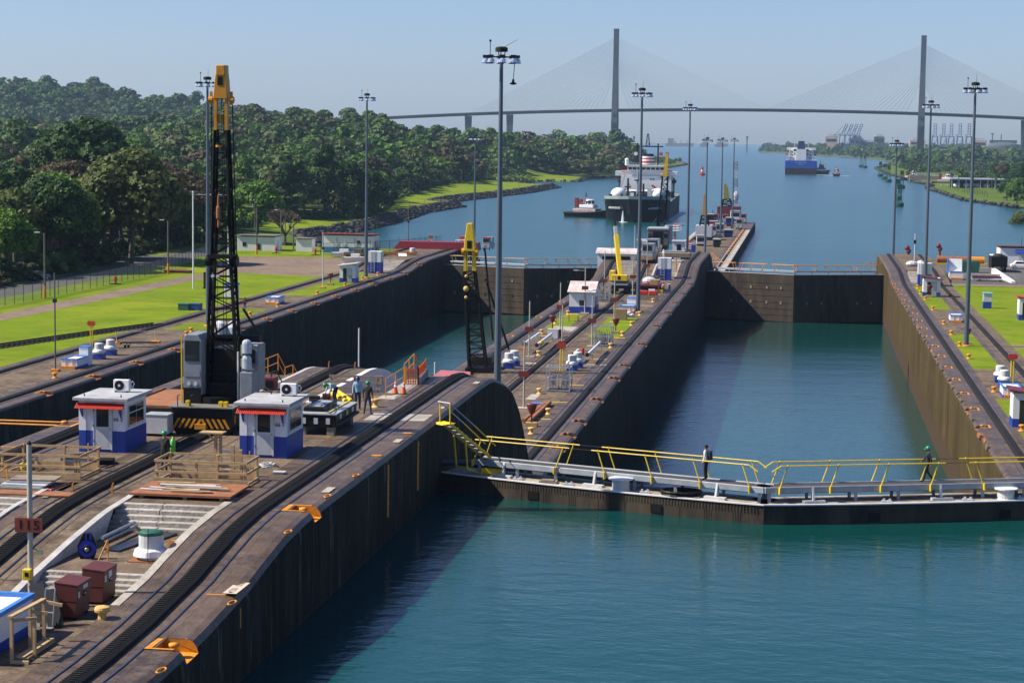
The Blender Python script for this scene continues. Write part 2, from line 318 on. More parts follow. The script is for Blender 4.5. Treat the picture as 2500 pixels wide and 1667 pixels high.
# platforms between the strips
def platform(x0, x1, ye=116):
    m = mb.mat(0)
    m.quad((x0,20,18.45),(x1,20,18.45),(x1,64.9,18.45),(x0,64.9,18.45))
    m.quad((x0,66,19.0),(x1,66,19.0),(x1,72.9,19.0),(x0,72.9,19.0)); m.quad((x0,74.3,19.9),(x1,74.3,19.9),(x1,ye,19.9),(x0,ye,19.9))
    if ye < 116:          # stair well beside the arch, with a ledge kept along the track
        xl = x1 - 1.1; m.quad((xl,ye,19.9),(x1,ye,19.9),(x1,117,19.9),(xl,117,19.9)); m.quad((xl,ye,16),(xl,117,9),(xl,117,19.9),(xl,ye,19.9)); m.quad((xl,117,9),(x1,117,9),(x1,117,19.9),(xl,117,19.9))
        m.quad((x0,ye,16.4),(x1,ye,16.4),(x1,ye,19.9),(x0,ye,19.9)); m.quad((x0,ye,16.4),(x1,ye,16.4),(x1,118,16.2),(x0,118,16.2)); m.quad((x0,118,16.2),(x1,118,16.2),(x1,130,9.7),(x0,130,9.7))
    else: m.quad((x0,116,19.9),(x1,116,19.9),(x1,118,18),(x0,118,18)); m.quad((x0,118,18),(x1,118,18),(x1,130,9.7),(x0,130,9.7))
    m.quad((x0,130,9.7),(x1,130,9.7),(x1,356,9.7),(x0,356,9.7))
    m.quad((x0,364,11.9),(x1,364,11.9),(x1,400,11.9),(x0,400,11.9)); m.quad((x0,400,11.9),(x1,400,11.9),(x1,430,3.1),(x0,430,3.1)); m.quad((x0,430,3.1),(x1,430,3.1),(x1,762,3.1),(x0,762,3.1))
platform(-26.4, XL - 3.65, 108.8); platform(XCL + 3.65, -30.0)
centre = mb.build('lock_wall', [CONC, FACE_SHADE, ORANGE, RUST, TRACKC]); tag(centre, 'long centre lock wall between the two chambers, raised at its humps', 'lock wall')
# steps of the centre wall (each step a piece of the wall)
def steps(x0, x1, y0, n, rise, run, z0, parent, m=PALEC):
    for i in range(n):
        mid = x0 + (x1 - x0) * random.uniform(.42, .52); z = z0 + rise * (i + 1)
        for a, b in ((x0, mid - .012), (mid + .012, x1)):
            MB().bx(a, b, y0 + run * i, y0 + run * (i + 1) + .02, z - rise - .3, z + random.uniform(-.008, .008)).build('step', m, parent, bev=.02)
for x0, x1 in ((-26.38, XL - 3.67), (XCL + 3.67, -30.02)):
    steps(x0, x1, 64.9, 4, .1375, .28, 18.45, centre); steps(x0, x1, 72.9, 5, .18, .28, 19.0, centre)
    steps(x0, x1, 356, 10, .22, .8, 9.7, centre)
# curbs along the return track ramp and the arch
def curb(x0, x1, y0, y1, name, prof, base, m, parent=centre):
    yy = ysteps(y0, y1); q = MB()
    q.sweep(yy, lambda y: [(x0, base(y)), (x0, prof(y) + .03), (x1, prof(y) + .03), (x1, base(y))]); q.quad((x0,y0,base(y0)),(x1,y0,base(y0)),(x1,y0,prof(y0)+.03),(x0,y0,prof(y0)+.03))
    q.quad((x1,y1,base(y1)),(x0,y1,base(y1)),(x0,y1,prof(y1)+.03),(x1,y1,prof(y1)+.03)); q.build(name, m, parent)
base = lambda y: 18.4 if y < 66 else (18.95 if y < 73 else (19.85 if y < 116 else 9))
curb(-26.42, -26.15, 61, 76, 'curb', lambda y: pm(y) + .05, base, OFFW); curb(-30.2, -29.98, 61, 76, 'curb', lambda y: pm(y) + .05, base, OFFW)
curb(-26.42, -26.1, 104, 136, 'arch_curb', lambda y: pm(y) + .02, lambda y: min(19.5 if y < 108.7 else (16 if y < 117 else 9), pm(y)-.5), WHITE); curb(-30.25, -29.98, 108, 134, 'arch_curb', pm, lambda y: min(19.5 if y < 116 else 15, pm(y)-.5), OFFW)
curb(-22.35, -22.03, 62, 76, 'curb', lambda y: pr(y) + .0, base, PALEC); curb(-33.07, -32.8, 62, 76, 'curb', lambda y: pr(y), base, PALEC)
curb(-26.42, -26.1, 350, 372, 'curb', pm, lambda y: 9.6, OFFW); curb(-22.35, -22.03, 350, 372, 'curb', lambda y: pr(y)+.02, lambda y: 9.6, PALEC)
for (a, b) in NEARN: recess(a, b, XL, 1, pr, {57.8: 'orange mooring recess at the bottom edge of the centre wall', 74.0: 'orange mooring recess below the ladder strips on the centre wall'}[a], None)
for (a, b) in CN: recess(a, b, XL, 1, pr, 'rusty orange recess in the right edge of the lower centre wall', 'recesses of the lower centre wall, right edge')
for (a, b) in CNL[:2]: recess(a, b, XCL, -1, pr, {84.5: 'orange recess in the left track nearest the timber pen', 93: 'orange recess in the left track beside the hut'}[a], None)
for (a, b) in CNL[2:]: recess(a, b, XCL, -1, pr, 'orange recess in the left edge of the lower centre wall', 'recesses of the lower centre wall, left edge')
# right and left side walls
RN = [(176+i*11.5, 177.6+i*11.5) for i in range(16)]
mb = MB(); edge_strip(mb, XR, -1, 3.4, ps, 110, 440, -4, RN)
mb.mat(0); mb.quad((18.7,110,9.7),(22,110,9.7),(22,354,9.7),(18.7,354,9.7)); mb.sweep(ysteps(110,440), lambda y: [(22.0, ps(y)), (25.5, ps(y)), (25.5, ps(y)-2.5)])
mb.quad((18.7,366,11.0),(22,366,11.0),(22,424,11.0),(18.7,424,11.0)); mb.mat(1).quad((15.3,440,-4),(25.5,440,-4),(25.5,440,3.1),(15.3,440,3.1)); mb.mat(0).quad((18.7,424,11),(22,424,11),(22,440,3.1),(18.7,440,3.1))
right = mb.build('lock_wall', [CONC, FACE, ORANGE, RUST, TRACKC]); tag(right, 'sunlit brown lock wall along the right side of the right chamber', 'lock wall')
steps(18.72, 21.98, 354, 8, .1625, 1.5, 9.7, right)
for (a, b) in RN: recess(a, b, XR, -1, ps, 'orange mooring recess in the edge of the sunlit right wall', 'recesses along the right wall')
for i in range(60):                      # blocks of the broken concrete nose
    y = 165 + i * 3.25 + random.uniform(-.5, .5)
    if any(a - 1 < y < b + 1.6 for a, b in RN): continue
    l = random.uniform(.5, 2.2); MB().box((15.62+random.uniform(-.1,.15), y + l/2, 9.53+random.uniform(-.06,.05)), (random.uniform(.5,.85), l, random.uniform(.2,.42)), rz=R(random.uniform(-4,4)), ry=R(random.uniform(6,20))).build('nose_block', random.choice((CONC, TRACKC, RUST, TRACKC)), right, bev=.05)
LN = [(178+i*13.2, 179.6+i*13.2) for i in range(15)]
mb = MB(); edge_strip(mb, XLL, 1, 3.4, ps, 110, 440, -4, LN)
mb.mat(0); mb.quad((-79.2,110,9.7),(-73.8,110,9.7),(-73.8,354,9.7),(-79.2,354,9.7)); mb.sweep(ysteps(110,440), lambda y: [(-82.8, ps(y)), (-79.2, ps(y)), (-79.2, ps(y)-2.5)]); mb.sweep(ysteps(110,440), lambda y: [(-82.8, ps(y)-2.5), (-82.8, ps(y))])
mb.quad((-79.2,366,11.0),(-73.8,366,11.0),(-73.8,424,11.0),(-79.2,424,11.0)); mb.quad((-79.2,424,11),(-73.8,424,11),(-73.8,440,3.1),(-79.2,440,3.1)); mb.mat(1).quad((-82.8,440,-4),(-70.2,440,-4),(-70.2,440,3.1),(-82.8,440,3.1))
left = mb.build('lock_wall', [CONC, FACE_SHADE, ORANGE, RUST, TRACKC]); tag(left, 'dark shaded lock wall along the left side of the left chamber', 'lock wall')
steps(-79.18, -73.82, 354, 8, .1625, 1.5, 9.7, left)
for (a, b) in LN: recess(a, b, XLL, 1, ps, 'orange mooring recess along the top of the left wall', 'recesses along the left wall')
# ================================================================ TRACKS: rails and rack
def track(xc, prof, y0, y1, label, wide=.32):
    t = thing('towing_track', label, 'railway track'); yy = ysteps(y0, y1)
    for dx in (-.78, .78):
        MB().sweep(yy, lambda y: [(xc+dx-.034, prof(y)-.02), (xc+dx-.028, prof(y)+.04), (xc+dx+.028, prof(y)+.04), (xc+dx+.034, prof(y)-.02)]).build('rail', RAIL, t)
    q = MB(); q.sweep(yy, lambda y: [(xc-wide, prof(y)-.02), (xc-wide, prof(y)+.13), (xc-wide*.62, prof(y)+.2), (xc+wide*.62, prof(y)+.2), (xc+wide, prof(y)+.13), (xc+wide, prof(y)-.02)]); q.build('rack', RACK, t)
    q = MB(); q.sweep(yy, lambda y: [(xc-1.75, prof(y)-.01), (xc-1.75, prof(y)+.005), (xc-1.15, prof(y)+.005), (xc-1.15, prof(y)-.01)]); q.sweep(yy, lambda y: [(xc+1.05, prof(y)-.01), (xc+1.05, prof(y)+.005), (xc+1.12, prof(y)+.005), (xc+1.12, prof(y)-.01)]); q.build('conductor_slot', DARK if False else TRACKC, t)
    if y1 - y0 < 760:
        m = MB(); y = max(y0, 52)
        while y < min(y1, 130):         # rack teeth
            z = prof(y); z2 = prof(y+.09)
            m.bx(xc-wide*.5, xc+wide*.5, y, y+.09, (z+z2)/2+.17, (z+z2)/2+.245); y += .2
        if m.v: m.build('rack_teeth', RACK, t)['kind'] = 'stuff'
    return t
track(-20.55, pr, 20, 700, 'shiny towing track along the right edge of the centre wall')
track(-34.55, pr, 20, 700, 'towing track along the left edge of the centre wall')
track(-28.2, pm, 20, 398, 'return track running down the middle of the centre wall')
track(17.4, ps, 110, 436, 'towing track along the edge of the sunlit right wall')
track(23.75, ps, 110, 436, 'return track on the grass side of the right wall')
track(-72.3, ps, 110, 436, 'towing track along the edge of the left wall')
track(-81.0, ps, 110, 436, 'return track beside the grass on the left wall')

# joints between the cast lengths of the walls: recessed dark lines as thin pieces of each wall
JNT = mat('joint_filler', (.025,.021,.018), .9, var=.3)
def joint(parent, segs, y, face=None):
    q = MB()
    for x0, x1, prof in segs: z = prof(y)+.003; q.quad((x0,y-.03,z),(x1,y-.03,prof(y-.03)+.003),(x1,y+.03,prof(y+.03)+.003),(x0,y+.03,prof(y+.03)+.003))
    for xe, sg, prof in face or (): q.quad((xe+sg*.004,y-.04,-1),(xe+sg*.004,y+.04,-1),(xe+sg*.004,y+.04,prof(y)-.5),(xe+sg*.004,y-.04,prof(y)-.5))
    q.build('joint', JNT, parent)
y = 55.5
while y < 350:
    if y < 110 or y > 146:
        fl = (lambda z: (lambda yy_: z))(18.45 if y < 64 else (19.0 if 66 < y < 72 else (19.9 if 75 < y < 112 else 9.7))); sg_ = [(-22.05,-19.6,pr),(-29.95,-26.45,pm),(-36.6,-33.05,pr)]
        if not (64 < y < 66 or 72 < y < 75): sg_ += [(-26.1,-22.4,fl),(-32.8,-30.25,fl)]
        joint(centre, sg_, y, ((XL,1,pr),))
    if y > 130: joint(right, [(16.6,22,ps),(22,25.5,ps)], y, ((XR,-1,ps),)); joint(left, [(-82.8,-71.4,ps)], y, ((XLL,1,ps),))
    y += 9.14
# ================================================================ LAND
import numpy as np
rng = np.random.default_rng(5)
def grass_mat(name, cols):
    m = layered(name, cols, rough=.9, bump=.35, bs=9., scales=(.045, .16, .55), spec=.02); return m
LAWN = grass_mat('mown_grass', [(.128,.195,.010), (.185,.235,.014), (.080,.14,.009), (.19,.145,.045)])
WILD = grass_mat('rough_grass', [(.065,.105,.018), (.095,.14,.024), (.055,.10,.018), (.13,.15,.04)])
SCRUB = layered('scrub_ground', [(.05,.085,.018), (.085,.13,.028), (.03,.05,.014), (.10,.10,.04)], scales=(.012,.06,.4))
GRAV = layered('gravel_path', [(.19,.14,.10), (.13,.095,.07), (.24,.185,.14), (.16,.10,.06)])
ASPH = layered('asphalt', [(.10,.095,.09), (.075,.07,.068), (.125,.118,.11), (.09,.08,.07)])
def wpts(v, l, z=0): return [at(v, x, y, z) for x, y in l]
shore = [Vector((-70.2, 440, 0)), Vector((-84, 446, 0)), Vector((-98, 470, 0))] + wpts('H', [(490,1215),(600,1190),(900,1140),(1140,1085),(1185,1068),(1240,1055),(1400,1000),(1670,957),(1480,937),(1700,908),(2190,850)]) + \
        wpts('W', [(1285,431),(1200,428),(1225,417),(1335,418),(1350,411),(1430,409),(1500,392),(1583,379),(1560,372),(1480,352),(1400,340)]) + [Vector((-800,4200,0)), Vector((-2600,5200,0))]
POLY = [(p.x, p.y) for p in shore] + [(-2600, 150), (-79, 150), (-79, 440)]
def poly_sd(poly, X, Y, seg=None):
    """signed distance (inside positive) of grid points to a polygon; distance only to the first seg edges"""
    n = len(poly); ins = np.zeros(X.shape, bool); d = np.full(X.shape, 1e9)
    for i in range(n):
        x0, y0 = poly[i]; x1, y1 = poly[(i+1) % n]
        c = ((y0 > Y) != (y1 > Y)) & (X < (x1-x0)*(Y-y0)/((y1-y0) or 1e-9) + x0); ins ^= c
        if seg is None or i < seg:
            l2 = (x1-x0)**2 + (y1-y0)**2; t = np.clip(((X-x0)*(x1-x0)+(Y-y0)*(y1-y0))/l2, 0, 1)
            d = np.minimum(d, np.hypot(X-(x0+t*(x1-x0)), Y-(y0+t*(y1-y0))))
    return np.where(ins, d, -d)
NS = len(shore) - 1
def sstep(a, b, x): t = np.clip((x-a)/(b-a), 0, 1); return t*t*(3-2*t)
HILLS = [(-1030,2600,73,190,330), (-745,2500,36,130,300), (-590,1450,15,150,300), (-385,1500,21,110,200), (-300,1350,10,150,250), (-235,1640,24,55,150),  (-170,1800,4,40,300), (-330,900,9,90,200), (-250,1150,9,70,150)]
def land_h(X, Y, d):
    low = np.interp(d, [-12,-3,0,5,25,80,200], [-6,-1.2,0,2.0,3.0,4.0,5.5])
    hi = sstep(20, 120, d) * sum(a*np.exp(-((X-x)/sx)**2 - ((Y-y)/sy)**2) for x, y, a, sx, sy in HILLS)
    hz = low + hi
    w = 1 - sstep(415, 540, Y); wx = np.where(d > 0, sstep(-2, 26, d), 0)
    hz = hz * (1 - w) + np.where(d > -2, 9.66 * np.maximum(wx, (Y < 436) * 1.0), hz) * w
    return hz
def terrain(name, xs, ys, m, poly, seg, hf):
    X, Y = np.meshgrid(xs, ys); d = poly_sd(poly, X, Y, seg); Z = hf(X, Y, d)
    nx, ny = len(xs), len(ys); idx = np.arange(nx*ny).reshape(ny, nx); keep = (np.maximum.reduce([Z[:-1,:-1], Z[1:,:-1], Z[:-1,1:], Z[1:,1:]]) > -3)
    q = np.stack([idx[:-1,:-1], idx[:-1,1:], idx[1:,1:], idx[1:,:-1]], -1)[keep]
    me = bpy.data.meshes.new(name); me.from_pydata(np.stack([X.ravel(), Y.ravel(), Z.ravel()], 1).tolist(), [], q.tolist())
    me.materials.append(m); me.polygons.foreach_set('use_smooth', [True]*len(me.polygons)); me.update()
    o = bpy.data.objects.new(name, me); C.objects.link(o); o['kind'] = 'structure'; return o
xs = np.concatenate([np.arange(-1900,-420,24), np.arange(-420,-130,6), np.arange(-130,-82.8,3.), [-82.8]]); ys = np.concatenate([np.arange(150,440,6), np.arange(440,1300,4), np.arange(1300,4300,16)])
ground_l = terrain('ground', xs, ys, LAWN, POLY, NS, land_h)
# the forest floor and rough grass use the same sheet: material changes with the land, not with the light
ground_l.data.materials.append(WILD); ground_l.data.materials.append(SCRUB)
FE = [tuple(p)[:2] for p in [at('W',-60,668,9.7), at('W',60,648,9.7), at('W',200,622,9.7), at('W',300,590,9.7), at('W',425,566,9.7), at('W',470,530,8.5), at('W',540,508,6), at('W',640,504,3.5), at('W',700,504,3), at('W',835,502,2.5), at('W',880,486,2.5), at('W',905,459,2.5), at('W',985,440,2.5), at('W',1100,424,2.5), at('W',1211,409,2.5), at('W',1214,403,3), at('W',1345,403,3), at('W',1440,401,3), at('W',1500,384,3), at('W',1578,373,3), at('W',1490,349,3)]]
FPOLY = FE + [(-800,4000), (-2600,4000), (-2600,250), (-150,250)]
def forest_in(X, Y): return poly_sd(FPOLY, X, Y, len(FE)-1)
cen = np.array([p.center[:] for p in ground_l.data.polygons]); fi = forest_in(cen[:,0], cen[:,1])
mi = np.where(fi > 2, 2, np.where(cen[:,1] > 440, 1, 0)); mi = np.where((cen[:,1] > 640) & (fi <= 2), 0, mi); ground_l.data.polygons.foreach_set('material_index', mi.astype(int).tolist())
o = MB().quad((25.5,110,9.66),(140,110,9.66),(140,434,9.66),(25.5,434,9.66)).quad((25.5,434,9.66),(140,434,9.66),(140,446,-1),(25.5,446,-1)).build('ground', LAWN); o['kind'] = 'structure'
def sheet(name, pts, z, m, kind='structure', parent=None):
    o = MB().quad(*[(x, y, z) for x, y in pts]).build(name, m, parent)
    if kind: o['kind'] = kind
    return o
def ribbon(name, line, wdt, z, m):
    q = MB(); n = len(line); L_ = []
    for i, p in enumerate(line):
        a = Vector(line[max(i-1,0)]); b = Vector(line[min(i+1,n-1)]); t = (b-a).normalized(); nrm = Vector((-t.y, t.x)); L_.append((Vector(p)+nrm*wdt/2, Vector(p)-nrm*wdt/2))
    for (a, b), (c, d) in zip(L_, L_[1:]): q.quad((b.x,b.y,z),(d.x,d.y,z),(c.x,c.y,z),(a.x,a.y,z))
    o = q.build(name, m); o['kind'] = 'structure'; return o
ribbon('path', [(-106,236),(-105,252),(-104,280),(-103.5,310),(-103,333),(-99,352),(-92,366)], 4.6, 9.668, GRAV)
ribbon('road', [(-123,200),(-121.5,270),(-121,310),(-122,345),(-123.5,380),(-124,415)], 9, 9.668, ASPH)
sheet('gravel_yard', [(-106,344),(-83,338),(-82.9,392),(-112,388),(-110,362)], 9.664, GRAV); sheet('gravel_lot', [(-150,350),(-126,352),(-126,384),(-150,390)], 9.672, ASPH)
sheet('yard', [(25.6,357),(139,357),(139,433),(25.6,433)], 9.668, ASPH); ribbon('path', [(25.6,248),(60,246),(139,238)], 4.5, 9.668, GRAV); sheet('path', [(25.6,352),(139,350),(139,356.8),(25.6,356.8)], 9.672, GRAV)
# lawn patches set in the lock walls
for x0, x1, a, b in [(18.8,21.9,222,262),(18.8,21.9,183,196),(18.8,21.9,300,347),(18.8,21.9,146,174)]: sheet('lawn_patch', [(x0,a),(x1,a),(x1,b),(x0,b)], 9.705, LAWN)
for x0, x1, a, b in [(-79.1,-74.5,268,272),(-79.1,-74,256,266),(-79.1,-74.2,240,250),(-79.1,-73.8,296,330),(-79.1,-76.5,340,350),(-76.5,-73.8,334,340)]: sheet('lawn_patch', [(x0,a),(x1,a),(x1,b),(x0,b)], 9.705, LAWN)
for x0, x1, a, b in [(-33.0,-30.1,255,275),(-26.3,-22.2,245,273)]: sheet('lawn_patch', [(x0,a),(x1,a),(x1,b),(x0,b)], 9.705, LAWN)
# light concrete slabs and painted marks on the centre wall
k = 0
for v, x, y, w_, l_, m in [('N',120,1195,1.0,1.2,PALEC),('N',470,1208,1.3,1.2,PALEC),('N',350,1240,1.0,1.5,PALEC),('N',1100,1260,1.5,1.4,PALEC),('N',1270,1227,3.0,.6,PALEC),('N',1000,1470,1.8,.35,YEL),('N',1300,1160,1.6,.4,YEL),('N',860,800,3.2,7,PALEC),('C',320,1365,1.6,.35,YEL),('C',430,1258,1.6,.3,YEL),('C',265,1225,.9,4,PALEC),('N',600,882,1.2,.5,YEL),('N',1520,906,1.6,.5,YEL),('C',700,635,1.6,7,GRAV),('C',980,645,2.4,4,GRAV),('N',560,1210,.9,1,CREAM)]:
    p = at(v, x, y, 9.7); z = 9.708 + k*.0004; k += 1; sheet('paving_patch', [(p.x-w_/2,p.y-l_/2),(p.x+w_/2,p.y-l_/2),(p.x+w_/2,p.y+l_/2),(p.x-w_/2,p.y+l_/2)], z, m)
# ---- right far land
shoreR = [Vector((400,900,0))] + wpts('F', [(2350,832),(2130,800),(1960,778),(1850,760),(1700,712),(1550,662),(1520,648),(1560,630),(1430,604),(1330,572),(1270,556),(1160,527),(1060,478),(1120,462)]) + wpts('F', [(1240,430),(1100,408),(860,382),(700,375),(520,366),(240,345),(0,333)]) + [Vector((-150,6800,0)), Vector((-200,9000,0))]
POLYR = [(p.x, p.y) for p in shoreR] + [(4000, 9000), (4000, 900)]
def land_r(X, Y, d):
    low = np.interp(d, [-12,-3,0,6,30,120,400], [-6,-1.2,0,1.4,2.2,3.5,6]); return low + 5*sstep(60,300,d)*np.exp(-((X-220)/90)**2-((Y-1900)/600)**2)
xs = np.concatenate([np.arange(-220,60,12), np.arange(60,180,4), np.arange(180,420,12), np.arange(420,2600,60)]); ys = np.concatenate([np.arange(960,1400,6), np.arange(1400,2700,12), np.arange(2700,9000,60)])
gr = terrain('ground', xs, ys, WILD, POLYR, len(shoreR)-1, land_r)
gr.data.materials.append(SCRUB); cen = np.array([p.center[:] for p in gr.data.polygons]); gr.data.polygons.foreach_set('material_index', ((cen[:,1] > 2700) | (rng.random(len(cen)) < .0)).astype(int).tolist())
def gz(p, which='L'):
    X = np.array([p[0]]); Y = np.array([p[1]])
    return float(land_h(X, Y, poly_sd(POLY, X, Y, NS))[0]) if which == 'L' else float(land_r(X, Y, poly_sd(POLYR, X, Y, len(shoreR)-1))[0])
# ---- rip-rap along the shores
def np_obj(name, V, F, mats, mi=None, smooth=False):
    me = bpy.data.meshes.new(name); me.vertices.add(len(V)); me.vertices.foreach_set('co', np.asarray(V, dtype=np.float32).ravel())
    F = np.asarray(F, dtype=np.int32); k = F.shape[1]; me.loops.add(F.size); me.loops.foreach_set('vertex_index', F.ravel()); me.polygons.add(len(F)); me.polygons.foreach_set('loop_start', np.arange(0, F.size, k, dtype=np.int32))
    try: me.polygons.foreach_set('loop_total', np.full(len(F), k, dtype=np.int32))
    except Exception: pass
    for m in (mats if isinstance(mats, list) else [mats]): me.materials.append(m)
    if mi is not None: me.polygons.foreach_set('material_index', np.asarray(mi, dtype=np.int32))
    me.update(calc_edges=True); me.validate(); o = bpy.data.objects.new(name, me); C.objects.link(o); return o
CUBE = np.array([(-1,-1,-1),(1,-1,-1),(1,1,-1),(-1,1,-1),(-1,-1,1),(1,-1,1),(1,1,1),(-1,1,1)], float)*.5; CF = np.array([(0,3,2,1),(4,5,6,7),(0,1,5,4),(1,2,6,5),(2,3,7,6),(3,0,4,7)])
def rocks(name, line, n, wid, size, label):
    P = np.array([(p.x, p.y) for p in line]); seg = np.hypot(*(P[1:]-P[:-1]).T); cum = np.r_[0, np.cumsum(seg)]; t = rng.random(n)*cum[-1]; i = np.clip(np.searchsorted(cum, t)-1, 0, len(seg)-1); f = (t-cum[i])/seg[i]
    xy = P[i] + (P[i+1]-P[i])*f[:,None]; nrm = np.stack([-(P[i+1]-P[i])[:,1], (P[i+1]-P[i])[:,0]], 1)/seg[i][:,None]; off = rng.random(n)*wid - .6; xy = xy + nrm*off[:,None]*SIDE
    z = np.clip(off*.42, -.2, 2.6); s = size*(.5+rng.random(n))
    V = (CUBE[None]*s[:,None,None]*(1+.5*(rng.random((n,8,3))-.5)) ); a = rng.random(n)*6.28; ca, sa = np.cos(a)[:,None], np.sin(a)[:,None]
    V = np.stack([V[:,:,0]*ca-V[:,:,1]*sa, V[:,:,0]*sa+V[:,:,1]*ca, V[:,:,2]*.8], 2); V[:,:,0] += xy[:,None,0]; V[:,:,1] += xy[:,None,1]; V[:,:,2] += z[:,None]
    F = (CF[None] + (np.arange(n)*8)[:,None,None]).reshape(-1,4); o = np_obj(name, V.reshape(-1,3), F, STONE); tag(o, label, 'rocks', kind='stuff')
SIDE = 1
rocks('riprap', shore[2:15], 3800, 6.5, 1.5, 'dark rip-rap rocks along the left shore'); rocks('riprap', shore[15:23], 900, 4, 1.6, 'dark rocks along the wooded point')
rocks('riprap', shoreR[1:16], 1500, 4, 1.6, 'brown rocks along the right far shore')
# ================================================================ TREES
def leaf_mat(name, c1, c2, c3=None):
    m = bpy.data.materials.new(name); m.use_nodes = True; N = m.node_tree.nodes; L = m.node_tree.links; b = N['Principled BSDF']; b.inputs['Roughness'].default_value = .65; b.inputs['Specular IOR Level'].default_value = .25
    g = N.new('ShaderNodeNewGeometry'); nz = N.new('ShaderNodeTexNoise'); nz.inputs['Scale'].default_value = .55; nz.inputs['Detail'].default_value = 4; L.new(g.outputs['Position'], nz.inputs[0])
    mr = N.new('ShaderNodeMapRange'); mr.inputs['From Min'].default_value = .35; mr.inputs['From Max'].default_value = .65; L.new(nz.outputs[0], mr.inputs[0])
    mx = N.new('ShaderNodeMix'); mx.data_type = 'RGBA'; mx.inputs[6].default_value = (*c1,1); mx.inputs[7].default_value = (*c2,1); L.new(mr.outputs[0], mx.inputs[0]); out = mx.outputs[2]
    if c3:
        n2 = N.new('ShaderNodeTexNoise'); n2.inputs['Scale'].default_value = .055; n2.inputs['Detail'].default_value = 2; L.new(g.outputs['Position'], n2.inputs[0])
        m2 = N.new('ShaderNodeMapRange'); m2.inputs['From Min'].default_value = .52; m2.inputs['From Max'].default_value = .6; L.new(n2.outputs[0], m2.inputs[0])
        x2 = N.new('ShaderNodeMix'); x2.data_type = 'RGBA'; L.new(m2.outputs[0], x2.inputs[0]); L.new(out, x2.inputs[6]); x2.inputs[7].default_value = (*c3,1); out = x2.outputs[2]
    L.new(out, b.inputs['Base Color'])
    tr = N.new('ShaderNodeBsdfTranslucent'); L.new(out, tr.inputs[0]); ms = N.new('ShaderNodeMixShader'); ms.inputs[0].default_value = .25; L.new(b.outputs[0], ms.inputs[1]); L.new(tr.outputs[0], ms.inputs[2]); L.new(ms.outputs[0], N['Material Output'].inputs[0]); return m
LEAF = [leaf_mat('leaf_dark', (.015,.045,.009), (.038,.092,.014)), leaf_mat('leaf_mid', (.044,.105,.014), (.098,.185,.022)), leaf_mat('leaf_olive', (.06,.082,.020), (.11,.135,.034)), leaf_mat('leaf_bright', (.06,.14,.015), (.12,.22,.025)), leaf_mat('leaf_brown', (.06,.048,.022), (.10,.08,.04)), leaf_mat('leaf_yellow', (.16,.18,.02), (.30,.28,.03))]
FOREST = leaf_mat('leaf_forest', (.024,.058,.012), (.072,.138,.021), (.07,.085,.03)); MANG = leaf_mat('leaf_shrub', (.03,.07,.014), (.065,.125,.02), (.05,.055,.022))
BARK = mat('bark', (.11,.085,.065), .9, var=.4, scale=3, coord='W')
def crown_arrays(r, seed, Rr, Hc, nl, nq, qs, shape='round', jit=.45):
    """leaf quads spread over many lobes that fill an uneven crown; returns V (n,4,3)"""
    g = np.random.default_rng(seed); out = []
    for i in range(nl):
        a = g.random()*6.283; u = math.sqrt(g.random()); h = g.random()
        if shape == 'umbrella': rad = Rr*u; z = Hc*(.75 - .45*(u**2)) + g.normal()*Hc*.06; lr = Rr*(.17+.13*g.random()); fl = .6
        elif shape == 'tall': h = g.random(); rad = Rr*(.75*math.sin(math.pi*(.12+.8*h)))*u; z = Hc*h; lr = Rr*(.25+.2*g.random()); fl = .85
        else: h = g.random()**.8; rad = Rr*.78*math.sqrt(max(0, 1-(h*1.0-.15)**2))*u; z = Hc*(.1+.78*h*math.sqrt(max(.05,1-.45*u*u))); lr = Rr*(.19+.17*g.random()); fl = .8
        c = np.array([rad*math.cos(a), rad*math.sin(a), z])
        n = max(8, int(nq*(lr/Rr/.4)**2)); d = g.normal(size=(n,3)); d /= np.linalg.norm(d, axis=1)[:,None]; d[:,2] = np.where(d[:,2] < -.35, -d[:,2], d[:,2])
        p = c + d*lr*np.array([1,1,fl])*(.82+.3*g.random((n,1)))
        nn = d + jit*g.normal(size=(n,3)); nn /= np.linalg.norm(nn, axis=1)[:,None]
        t = np.cross(nn, g.normal(size=(n,3))); t /= np.linalg.norm(t, axis=1)[:,None]; b = np.cross(nn, t)
        s = qs*(.6+.8*g.random((n,1)))*.5
        out.append(np.stack([p-t*s-b*s*.6, p+t*s-b*s*.6, p+t*s*.7+b*s*.8, p-t*s*.7+b*s*.8], 1))
    return np.concatenate(out)
def quads_obj_mesh(name, V, m):
    me_o = np_obj(name, V.reshape(-1,3), np.arange(len(V)*4).reshape(-1,4), m); me = me_o.data; bpy.data.objects.remove(me_o); return me
def trunk_mesh(name, h, r, spread, n=6, seed=0):
    g = random.Random(seed); q = MB(); q.tube((0,0,-.5), (g.uniform(-.3,.3), g.uniform(-.3,.3), h*.55), r, r*.7, 7)
    for i in range(n):
        a = i*6.28/n + g.random(); q.tube((0,0,h*(.35+.2*g.random())), (math.cos(a)*spread*g.uniform(.5,.9), math.sin(a)*spread*g.uniform(.5,.9), h*g.uniform(.85,1.15)), r*.5, r*.15, 5)
    o = q.build(name, BARK); me = o.data; bpy.data.objects.remove(o); return me
KINDS = [('round',5.6,9,80,220,.5,7), ('round',7.0,10,95,240,.55,8), ('umbrella',8.5,7,85,260,.52,9), ('tall',4.2,14,70,200,.5,6), ('round',4.6,7,60,210,.45,5), ('umbrella',7.0,6,80,250,.5,9)]
TM = []
for i, (sh, Rr, Hc, nl, nq, qs, th) in enumerate(KINDS):
    TM.append((quads_obj_mesh('crown', crown_arrays(None, 40+i, Rr, Hc, nl, nq, qs, sh), LEAF[1]), trunk_mesh('trunk', th+2, .38, Rr*.7, seed=i), th, Rr))
